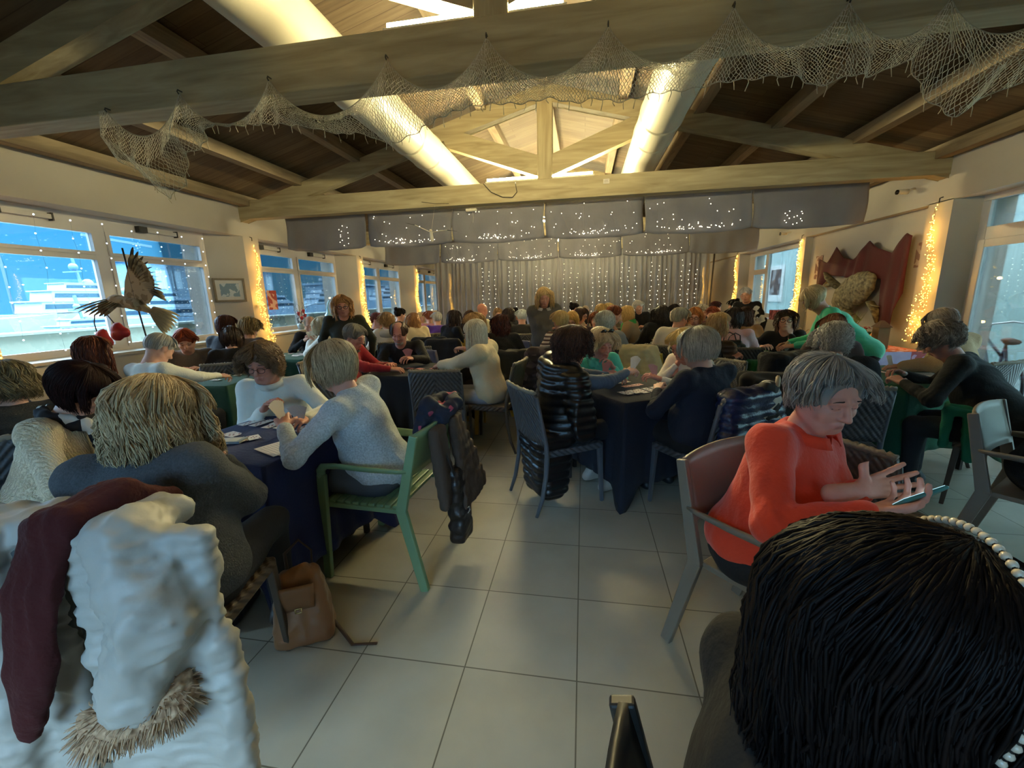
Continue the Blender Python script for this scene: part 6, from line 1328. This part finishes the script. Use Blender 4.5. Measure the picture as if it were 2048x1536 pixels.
player('beige_coat', 'person with grey streaked hair in beige coat leaning to write', (3.15, 4.3, 1.15), (3.22, 4.16), 116, 'grey', res='near', hair=('short','#6a5c54','#b0a8a4'), hairkw=dict(vol=1.08), top=('coat','#a48c6c','#b49c7c'), w=1.2, pitch=35, hands=(('at',(2.75,4.1,.80)),('at',(2.9,4.15,.80))))
player('black_curls', 'person with short grey brown curls in black sweater leaning over the green table', (2.5, 3.4, 1.1), (2.78, 3.12), 140, 'brown', res='near', hair=('curly','#4c4038','#a09488'), top=('sweater','#0f1013'), w=1.3, pitch=38, skin='#a87868', hands=(('table',),('at',(2.45,3.6,.82))))
player('orange', 'person in vivid orange polo sweater with short windblown grey hair holding a phone', (0.8, 1.5, 1.13), (0.7, 1.6), -48, None, res='hero', hair=('messy','#4a4640','#aaa59c'), hairkw=dict(vol=1.03, blow=(0.008,0.004,.008)), top=('sweater','#f04828'), w=1.3, pitch=17, yaw=-26, skin='#c58e7c', legs='#17171b', hands=(('at',(.83,1.31,.885),((.95,.25,.12),(.2,.7,-.5))),('at',(.80,1.195,.87),((.93,.3,.2),(0,-.2,-1.)))), hand_kw={0:dict(curl=6, spread=9, thumb=55),1:dict(curl=30, thumb=30)}, extras=[collar('#f04828',.02,.075,True), buttons()], armw=1.12, bust=1.25)
player('pearl', 'person with long black hair and pearl headband seated right below the viewpoint', (0.34, 0.44, 1.09), (0.27, 0.4), -4, None, res='hero', hair=('long','#060506','#1a1312'), hairkw=dict(length=.30, vol=1.2, wave=.012), top=('sweater','#050506'), w=1.2, pitch=20, hands=(('lap',),('lap',)), legs='#101013')
player('teal', 'person with blond hair in turquoise top and scarf reading cards, sunglasses on head', (0.16, 3.62, 1.06), (0.04, 3.92), -62, 'grey', res='near', hair=('wavy','#a08a68','#dccaa8'), hairkw=dict(length=.07, vol=1.1, wave=.012), top=('sweater','#4fb8a8'), w=1.05, pitch=16, skin='#c98f80', hands=(('at',(.26,3.60,.86)),('table',)), extras=[scarf('#5cc4b4','#4aa89c',.03)])
player('puffer', 'person with dark curly hair in long black quilted puffer seen from behind', (-0.07, 2.85, 1.13), (-0.16, 2.92), 33, 'grey', res='near', hair=('curly','#2a1812','#5c3c2c'), hairkw=dict(length=.10, vol=1.06), top=('shirt','#4c5868'), w=1.1, pitch=10, yaw=-8, hands=(('at',(.22,3.25,.86)),('at',(.34,3.08,.92))), hand_kw={1:dict(curl=40)}, extras=[watch(1)], shoe='#b0a498', foot=.36)
player('navy_bob', 'person with silver bob in navy sweater seen from behind at the card table', (0.74, 2.86, 1.12), (0.8, 2.83), 124, 'grey', res='hero', hair=('bob','#6e6c60','#c2bfae'), hairkw=dict(length=.09, vol=1.1), top=('sweater','#151c2e'), w=1.28, pitch=12, yaw=22, hands=(('table',),('chin',)), legs='#17161a')
player('cream_blond', 'person with yellow blond hair in cream blouse resting chin on hands', (0.82, 3.62, 1.05), (1.02, 3.8), -140, 'grey', res='near', hair=('short','#b08c48','#e4c884'), hairkw=dict(vol=1.1), top=('shirt','#d2c8b8'), w=1.05, pitch=24, skin='#c08470', hands=(('at',(.62,3.42,.80)),('chin',)), glasses=True)
player('dark_edge', 'person in black clothes cropped at the door side edge of the hall', (2.44, 2.24, 1.13), (2.38, 2.33), -50, 'taupe', res='near', hair=('short','#0e0c0d','#1c1819'), top=('coat','#0d0d10','#131316'), w=1.35, pitch=5, hands=(('lap',),('lap',)), legs='#0f0f12')
player('dark_low', 'person in black near the open brown bag at the door side', (1.78, 1.12, 1.08), (1.86, 1.08), 150, 'black', res='near', hair=('short','#0e0c0d','#201a1a'), top=('coat','#0e0e11','#141417'), w=1.2, pitch=20, hands=(('lap',),('lap',)), legs='#0f0f12')
# ------------------------------------------------------------------ things on and beside the chairs
chair('taupe', .79, 1.55, -49, 'taupe armchair with curved arms under the orange sweater wearer')
chair('black', .37, .30, -4, 'black armchair of the pearl headband wearer')
chair('grey', -1.30, 3.67, 97, 'empty dark grey woven chair with its back turned, beside the black cloth')
o = MB().bb((-.03, -.003, -.008), (.03, .0, .008)).build('chair_label', mat('#b9c8d0', .4, 'plastic', bump=0), None, (-1.265, 3.432, .425), math.radians(7)); tag(o, 'small pale label on the rear seat edge of the empty woven chair', 'label')
chair('yellow', -1.75, 5.95, -100, 'bright yellow chair behind the black sweater, its back towards the curtain')
chair('yellow', .78, 5.05, 60, 'yellow chair under the cream fleece jacket')
chair('lilac', -2.0, 5.35, 75, 'lilac grey chair between the goatee wearer and the yellow chair'); chair('lilac', -.90, 6.4, 70, 'lilac grey chair beside the standing grey jacket')
chair('grey', .02, 6.15, 100, 'dark grey woven chair behind the striped sweater, unoccupied'); chair('brown', 1.35, 5.05, 85, 'brown woven chair under the quilted brown puffer')
chair('grey', 1.62, 3.95, 110, 'woven chair buried under black coats near the green tables'); chair('brown', 1.35, 1.95, 20, 'low dark woven chair between the orange polo and the door side')
# white puffer coat, scarf, cuff on the blond player's chair
def white_coat():
    cx, cyy, rz = -1.41, 1.07, math.radians(13); root = thing('puffer_coat', (cx, cyy, 0), rz, 'long white puffer coat with fur cuff hung over the blond player\'s chair', 'coat')
    v = Vol((-.72, -.75, .02), (.55, .02, 1.05), .0095)
    def slab(x0, x1, zt, zb, y, th=.05, sk=0.):
        n = 7
        for k in range(n):
            a = k/n; z1 = zt+(zb-zt)*k/n; z0 = zt+(zb-zt)*(k+1)/n; v.box(((x0+x1)/2+sk*a, y-.07*a, (z0+z1)/2), (abs(x1-x0)*(1-.05*math.sin(a*7)), th, abs(z1-z0)+.04), r=.022, k=.03)
    v.box((-.02, -.27, .915), (.56, .16, .07), r=.034, k=.03); slab(.05, .40, .90, .20, -.35, .05, .06); slab(-.40, -.10, .92, .14, -.36, .05, -.02); slab(-.16, .02, .90, .22, -.325, .025)
    v.cone((.20, -.35, .90), (.29, -.42, .72), .078, .088, k=.03); v.cone((.29, -.42, .72), (.235, -.45, .55), .088, .075, k=.03); v.cone((-.33, -.34, .89), (-.50, -.42, .60), .07, .075, k=.03); v.cone((-.50, -.42, .60), (-.52, -.46, .36), .075, .065, k=.03)
    V, Q = v.mesh(1); n = normals(V, Q)
    d = ridged(V*[1, 1, .5], 24, 11)*.009+wob(V, 60, 4)*.003+ridged(V*[.6, 1, 1.4], 50, 9)*.006+ridged(V*[1, 1, .6], 95, 5)*.0022
    Mesh().add(V+n*d[:, None], Q).build('coat_shell', mat('#a3a39d', .5, 'cloth', color2='#989890', scale=4, bump=.12, mix=.2), root)
    v = Vol((.03, -.62, .32), (.38, -.30, .62), .006); v.cone((.29, -.44, .505), (.14, -.455, .455), .062, .056, k=.02); V, Q = v.mesh(0); n = normals(V, Q); r = np.random.RandomState(1)
    m = Mesh(); m.add(V+n*(wob(V, 130, 2)*.008)[:, None], Q, r.rand(len(V)))
    i = r.choice(len(V), 900); P = np.stack([V[i]+n[i]*t+[[0, 0, -t*.6]]+r.normal(0, .003, (900, 3))*t*30 for t in (0, .012, .024)], 1); a, b, c = tubes_quads(P, np.tile([.0022, .0016, .0006], (900, 1)), 3, r.rand(900)); m.add(a, b, c); m.build('fur_cuff', mat('#8d7058', .9, 'hair', color2='#c4a888', bump=.2), root)
    l = MB(); l.bb((-.165, -.352, .20), (.03, -.340, .90)); l.build('grey_lining', mat('#525a5c', .9, 'cloth', bump=.3), root)
    for z in (.48, .42, .36): MB().tube([(-.045, -.365-.03*(.9-z), z), (-.045, -.372-.03*(.9-z), z)], .010, 8).build('snap', mat('#2a2a2c', .4, bump=0), root)
    v = Vol((-.28, -.62, .30), (.32, -.05, 1.09), .009)
    P = [(.12, -.14, .90), (.09, -.25, .975), (.04, -.36, .955), (.0, -.41, .80), (-.01, -.44, .62), (-.01, -.46, .52)]
    for k in range(5):
        for dx, rr in ((-.045, .024), (-.015, .028), (.015, .028), (.045, .024)):
            a = np.array(P[k])+[dx*(1-.08*k), 0, .012*math.sin(dx*40)]; b = np.array(P[k+1])+[dx*(1-.08*(k+1)), 0, (.07*dx/.045 if k == 4 else 0)]; v.cone(a, b, rr, k=.03, flat=(1, 1.5, 1) if k > 1 else None)
    V, Q = v.mesh(1); o = Mesh().add(V+normals(V, Q)*(ridged(V*[1.6, 1, .25], 44, 3)*.005)[:, None], Q).build('scarf', mat('#3c0609', .95, 'cloth', color2='#2c0406', scale=5, bump=.5), None, loc=(cx, cyy, 0), rz=rz); tag(o, 'dark red woollen scarf draped over the white puffer coat', 'scarf')
white_coat()
drape_coat('cardigan', 'pale lilac grey cardigan hanging beside the white puffer coat', -1.86, .93, 115, w=.30, hgt=.72, color='#8f8f96', top=.90, sleeves=True, amp=.012, flare=.05, h=.014)
# brown bag on the floor
def backpack():
    r = thing('backpack', (-1.22, 1.42, 0), .5, 'tan leather mini backpack slumped on the floor by the navy cloth', 'bag'); lm = mat('#96704f', .33, 'leather', color2='#7a5438', scale=6, bump=.15, mix=.3)
    v = Vol((-.15, -.12, 0), (.15, .12, .40), .006); n = 6
    for k in range(n): t = k/(n-1); v.box((0, .01*t, .03+.26*t), (.24-.07*t**2, .15-.05*t, .08), r=.035, k=.02)
    v.cone((-.03, -.0, .30), (.03, 0, .34), .035, .02, k=.02); V, Q = v.mesh(1); Mesh().add(V+normals(V, Q)*(ridged(V, 30, 8)*.004)[:, None], Q).build('bag_body', lm, r)
    m = MB(); P = []
    for t in np.linspace(0, 1, 8): P.append([(x*(1-.15*t), -.045-.028*math.sin(PI*(t*.5+.5))-.012, .31-.13*t+.0*x) for x in np.linspace(-.07, .07, 8)])
    m.grid(P); m.build('flap', lm, r, solid=.006); MB().tube([(-.012, -.085, .185), (.012, -.085, .185), (.012, -.085, .205), (-.012, -.085, .205), (-.012, -.085, .185)], .003, 6).build('clasp', mat('#d8c48a', .2, 'metal', metal=.9, bump=0), r)
    MB().tube([(-.05, .05, .30), (-.06, .09, .37), (0, .1, .42), (.05, .08, .37), (.05, .05, .30)], .008, 6, flat=.5).build('carry_loop', mat('#3c2a22', .5, 'leather', bump=.1), r); m = MB(); m.tube([(.06, .06, .10), (.14, -.02, .012), (.20, -.14, .008), (.30, -.17, .008)], .009, 6, flat=.5); m.build('strap', mat('#3c2a22', .5, 'leather', bump=.1), r)
backpack()
# on the green armchair: brown jacket, floral scarf, dark shoulder bag
gx, gy = -1.10, 2.06
def on_green():
    v = Vol((-.30, -.70, .05), (.42, -.12, 1.0), .009)
    v.cone((.02, -.33, .84), (.24, -.33, .86), .04, k=.03)
    for k in range(8):
        t = k/7; v.box((.10+.14*t*.7, -.40-.06*t, .80-.44*t), (.14+.24*t, .035, .09), r=.014, k=.02)
    for k in range(6): t = k/5; v.box((-.08+.02*t, -.37-.02*t, .78-.36*t), (.13, .05, .10), r=.02, k=.02)
    v.cone((.10, -.42, .42), (.13, -.42, .22), .045, .03, k=.03)
    V, Q = v.mesh(1); o = Mesh().add(V+normals(V, Q)*(ridged(V*[1.4, 1, .3], 26, 4)*.008)[:, None], Q).build('jacket', mat('#4a3c33', .8, 'cloth', color2='#382d27', scale=6, bump=.25), None, loc=(gx, gy, 0), rz=math.radians(86)); tag(o, 'dark brown jacket flaring off the back of the green armchair', 'jacket')
    v = Vol((-.20, -.60, .70), (.34, -.12, 1.06), .008); r = np.random.RandomState(3)
    for k in range(9): a = k*.7; v.cone((.10+.09*math.cos(a), -.33+.05*math.sin(a), .90+.02*math.sin(k)), (.10+.12*math.cos(a+.9), -.33+.07*math.sin(a+.9), .87+.03*math.cos(k)), .038, .03, k=.02)
    v.cone((-.02, -.30, .93), (-.10, -.27, .80), .045, .03, k=.02); V, Q = v.mesh(1); o = Mesh().add(V+normals(V, Q)*(ridged(V, 45, 6)*.008)[:, None], Q).build('scarf', mat('#1c2236', .8, 'blot', color2='#a8445c', scale=15, bump=.3, mix=.35), None, loc=(gx, gy, 0), rz=math.radians(86)); tag(o, 'floral navy and pink scarf bundled on top of the green armchair back', 'scarf')
    r = thing('shoulder_bag', (gx, gy, 0), math.radians(86), 'dark brown shoulder bag hanging from the green armchair to the floor', 'bag'); v = Vol((-.16, -.58, .0), (.22, -.28, .62), .008)
    for k in range(5): t = k/4; v.box((.0+.05*t, -.42, .52-.34*t), (.10+.05*t, .06+.03*t, .12), r=.02, k=.03)
    V, Q = v.mesh(1); Mesh().add(V+normals(V, Q)*(ridged(V, 30, 5)*.006)[:, None], Q).build('bag_body', mat('#241d1b', .4, 'leather', color2='#14100f', scale=8, bump=.3), r)
    MB().tube([(-.05, -.28, .84), (-.07, -.36, .80), (-.06, -.43, .60), (0, -.45, .40)], .010, 6, flat=.5).build('strap', mat('#1c1615', .5, 'leather', bump=.1), r); MB().tube([(.02, -.475, .30), (.05, -.475, .30), (.05, -.475, .33), (.02, -.475, .33)], .004, 6).build('buckle', mat('#c9c9c9', .2, 'metal', metal=.9, bump=0), r)
on_green()
# jackets and coats on other chairs
drape_coat('jacket', 'shiny navy padded jacket over the chair of the navy sweater wearer', .80, 2.83, 124, w=.34, hgt=.50, color='#10204a', rough=.3, top=.88, quilt=.05, amp=.010)
def floral_bag():
    v = Vol((-.2, -.2, -.42), (.2, .2, .1), .009)
    for k in range(6): t = k/5; v.box((.02*t, 0, -.36*t), (.13+.10*t, .10+.05*t, .10), r=.04, k=.03)
    V, Q = v.mesh(1); r = thing('tote_bag', (1.08, 2.62, .90), .5, 'black and white flower print tote beside the shiny navy jacket', 'bag'); Mesh().add(V+normals(V, Q)*(ridged(V, 26, 2)*.010)[:, None], Q).build('bag_body', mat('#17181c', .7, 'blot', color2='#c8c4b8', scale=17, bump=.2, mix=.42), r); MB().tube([(.02, -.05, .03), (.06, -.02, .075), (.12, .02, .04), (.13, .05, -.15)], .012, 6).build('handle', mat('#c2b494', .6, 'cloth', bump=.1), r)
floral_bag()
drape_coat('coat', 'black winter coat behind the white shirt at the harbour side', -3.42, 2.68, 80, w=.56, hgt=.72, color='#101115', top=.90, amp=.012)
drape_coat('coat', 'black coat over the yellow chair of the dark reddish curls', -.93, 4.75, 106, w=.50, hgt=.62, color='#15161a', amp=.010, h=.018)
drape_coat('fleece_jacket', 'cream fleece jacket on the yellow chair', .78, 5.05, 60, w=.36, hgt=.30, color='#cdbf94', top=.87, amp=.022, h=.014, thick=.06, sl_len=.36)
drape_coat('puffer_jacket', 'brown quilted puffer on the chair below the silver haired glasses wearer', 1.35, 5.05, 85, w=.48, hgt=.60, color='#4a3a28', rough=.35, quilt=.055, top=.92, h=.013)
drape_coat('puffer_jacket', 'dark patterned puffer behind the long black quilted coat', -.42, 4.75, 100, w=.42, hgt=.55, color='#2a2226', kind='blot', color2='#4c4046', top=.90, quilt=.07, h=.016)
drape_coat('coat', 'black coat hanging near the purple top', -2.35, 6.3, 100, w=.50, hgt=.6, color='#0f1014', h=.02)
drape_coat('coat', 'dark coat hung beyond the harbour side yellow chair', -2.05, 6.05, 100, w=.46, hgt=.6, color='#14151a', h=.02)
drape_coat('coat', 'heap of black coats on the chair near the bright green cloth', 1.62, 3.95, 110, w=.60, hgt=.72, color='#0f0f12', top=.95, amp=.016, sleeves=True, thick=.09)
drape_coat('coat', 'black furry coat with white spots behind the silver bob', 1.28, 3.30, 100, w=.50, hgt=.62, color='#121012', kind='blot', color2='#121012', top=.90, thick=.10, amp=.014)
chair('grey', 1.28, 3.30, 100, 'woven chair below the black furry coat')
for k, (a, b, c) in enumerate(((1.31, 2.93, .78), (1.22, 2.92, .70))): o = MB().ball((0, 0, 0), .028, 10, sc=(.9, .35, 1.35)).build('coat_button', mat('#a8a6a0', .4, 'plastic', bump=0), None, (a, b, c)); tag(o, ('upper' if k == 0 else 'lower')+' large pale button on the black furry coat', 'button')
drape_coat('jacket', 'emerald green jacket hanging by the black sweater at the green table', 2.50, 3.22, 140, w=.30, hgt=.30, color='#1c8068', top=.66, amp=.012, sleeves=False, back=-.05)
drape_coat('cardigan', 'bright green cardigan on the brown chair of the tan coat', .80, 6.2, 159, w=.40, hgt=.5, color='#3f9c50', h=.018)
# black handbag and wine glass
def handbag():
    r = thing('handbag', (1.66, 5.02, .752), .25, 'black leather handbag standing on the bright green cloth', 'bag'); v = Vol((-.2, -.1, -.01), (.2, .1, .24), .007)
    v.box((0, 0, .07), (.30, .11, .14), r=.03, k=.01); v.box((0, 0, .15), (.22, .07, .07), r=.025, k=.03); V, Q = v.mesh(1); Mesh().add(V+normals(V, Q)*(ridged(V, 26, 4)*.004)[:, None], Q).build('bag_body', mat('#17191d', .35, 'leather', color2='#22262c', scale=10, bump=.15), r)
    for s in (-1, 1): MB().tube([(-.08, s*.035, .16), (-.06, s*.05, .24), (.0, s*.055, .27), (.06, s*.05, .24), (.08, s*.035, .16)], .006, 6).build('handle', mat('#111216', .4, 'leather', bump=.1), r)
handbag()
r = thing('wine_glass', (2.16, 4.86, .752), 0, 'stemmed wine glass under the mint green sleeve', 'glass'); MB().lathe([(.034, 0), (.004, .006), (.0035, .08), (.012, .09), (.036, .125), (.034, .175)], n=20).build('glass_bowl', mat('#c9d0d0', .06, 'plain', bump=0, spec=.9), r)
o = MB().lathe([(0, 0), (.04, 0), (.065, .012), (.066, .016), (.04, .008), (0, .006)], n=20).build('saucer', mat('#d9d4ca', .4, 'plain', bump=0), None, (2.10, 5.30, .754)); tag(o, 'small white dish on the bright green cloth', 'dish')
# phone in the orange player's hands
r = thing('smartphone', (.915, 1.225, .905), 0, 'teal cased smartphone held tilted by the orange polo wearer', 'phone')
zx = np.array([-.35, .62, .60]); zx /= np.linalg.norm(zx); xx = np.array([.92, .38, .12]); xx -= zx*(xx@zx); xx /= np.linalg.norm(xx); R = np.stack([xx, np.cross(zx, xx), zx], 1)
m = MB(); m.box((0, 0, 0), (.155, .076, .010), R=R); m.build('phone_case', mat('#3f8f92', .4, 'plastic', bump=0), r, bevel=.004); m = MB(); m.box(R@np.array([0, 0, .0055]), (.146, .068, .001), R=R); m.build('screen', emat('#9ec8d8', .5, 'screen'), r); m = MB(); m.box(R@np.array([.035, .012, -.0058]), (.034, .016, .0015), R=R); m.build('side_slot', mat('#101418', .4, bump=0), r)
# fans of cards in hands
def fan(key, hand, col, lab, n=5, off=(0, .07, .03), tilt=0.):
    i = I[key]; W = i['HT'][hand]; F = i['HF'][hand]; c = W+F@np.array(off, float); ph = i['ph']; wp = rotz(ph)@c+np.array([i['root'].location.x, i['root'].location.y, 0])
    r = thing('card_hand', tuple(wp), ph, lab, 'playing cards', 'cards held in hands')
    for k in range(n):
        a = (k-(n-1)/2)*.20; m = MB(); m.box((math.sin(a)*.03, .0015*k, .03*math.cos(a)), (.055, .0008, .086), R=rotx(-.35+tilt)@roty(a)); m.build('card', mat(col, .5, 'paper', bump=0, mix=.05), r)
fan('goatee', 0, '#d99a94', 'fan of pink backed cards held up by the goatee wearer'); fan('white_fleece', 0, '#e0dbd4', 'fan of cards held by the white fleece wearer'); fan('grey_bob', 0, '#dcd6d0', 'fan of cards held by the grey sweater wearer')
fan('puffer', 1, '#e8e2d2', 'cards held out by the long black puffer wearer'); fan('teal', 1, '#c98a84', 'pink cards held low by the turquoise scarf wearer', 4); fan('white_jacket', 0, '#e0dbd4', 'cards held by the white jacket wearer', 4); fan('black_crew', 0, '#e0dbd4', 'cards held by the black crew neck wearer', 4); fan('cream_blond', 0, '#d8a8a0', 'pink cards held by the cream blouse wearer', 4)
fan('beige_coat', 0, '#e8e2d2', 'single slips held by the beige coat wearer', 2)
# pearls and sunglasses: worn, so they are parts of their wearers
def pearls():
    i = I['pearl']; R = i['Rh']; hl = i['hl']; n = 46
    m = MB(); C = np.array([0, -.014, .032])
    for k in range(n):
        a = -1.75+3.5*k/(n-1); p = C+np.array([math.sin(a)*.112, .018-.012*math.cos(a), math.cos(a)*.126]); q = hl+R@p
        m.V.append(q[None])
    t = MB(); t.tube([v[0] for v in m.V], .0022, 6); hb = t.build('headband', mat('#1a1614', .5, bump=0), i['root'])
    for v in m.V: b = MB(); b.ball(v[0], .0043, 9); b.build('pearl', mat('#d8cdb8', .18, 'plain', bump=0, spec=.8), hb)
    i = I['teal']; t = MB()
    for s in (-1, 1): t.ball(i['hl']+i['Rh']@np.array([s*.034, .055, .135]), .026, 10, sc=(1, .35, .8), R=i['Rh'])
    t.tube([i['hl']+i['Rh']@np.array(p) for p in ((-.08, -.01, .09), (-.06, .05, .135), (.06, .05, .135), (.08, -.01, .09))], .003, 5); t.build('sunglasses', mat('#16120f', .15, 'plain', bump=0), i['root'])
    i = I['puffer']; v = Vol((-.36, -.42, .06), (.36, .22, 1.14), .0095); P = i['P']; N = i['N']; at = i['at']
    v.cone(i['SH'][0], i['SH'][1], .085, k=.05); v.ell(at(.62), (.20, .15, .22), R=i['Rs'], k=.06); v.ell(at(.22), (.22, .18, .20), R=i['Rs'], k=.06)
    for s, e in ((0, -1), (1, 1)):
        v.cone(i['SH'][s], i['SH'][s]+[e*.10, .02, -.30], .085, .075, k=.04)
    for k in range(5): t = k/4; v.box((.04*t, -.12-.02*t, .50-.34*t), (.40-.06*t, .26-.05*t, .16), r=.07, k=.04)
    v.cone(N+[-.09, -.05, -.01], N+[.09, -.05, -.01], .055, k=.04); v.box((0, .30, .75), (.20, .30, .9), r=.05, k=.03, sub=True)
    V, Q = v.mesh(1); d = np.abs(np.sin(PI*(V[:, 2]+.012*np.sin(V[:, 0]*14))/.058))**.6*.016+wob(V, 34, 3)*.004
    Mesh().add(V+normals(V, Q)*d[:, None], Q).build('long_puffer', mat('#0c0d12', .33, 'cloth', scale=5, bump=.12), i['root'])
pearls()
o = MB().bb((-.16, -.12, 0), (.16, .12, .004)).build('cardboard_box', mat('#6a4a28', .8, 'paper', bump=.05), None, (1.62, 1.62, .003), .4); tag(o, 'brown flat carton on the floor at the door side', 'carton')
for k, (a, b) in enumerate(((1.60, 1.70), (1.70, 1.66))): o = MB().bb((-.045, -.015, 0), (.045, .015, .002)).build('tape_label', mat('#c4c8cc', .6, 'paper', bump=0), None, (a, b, .0085), .4+k*1.2); tag(o, ('first', 'second')[k]+' white label on the flat carton', 'label')
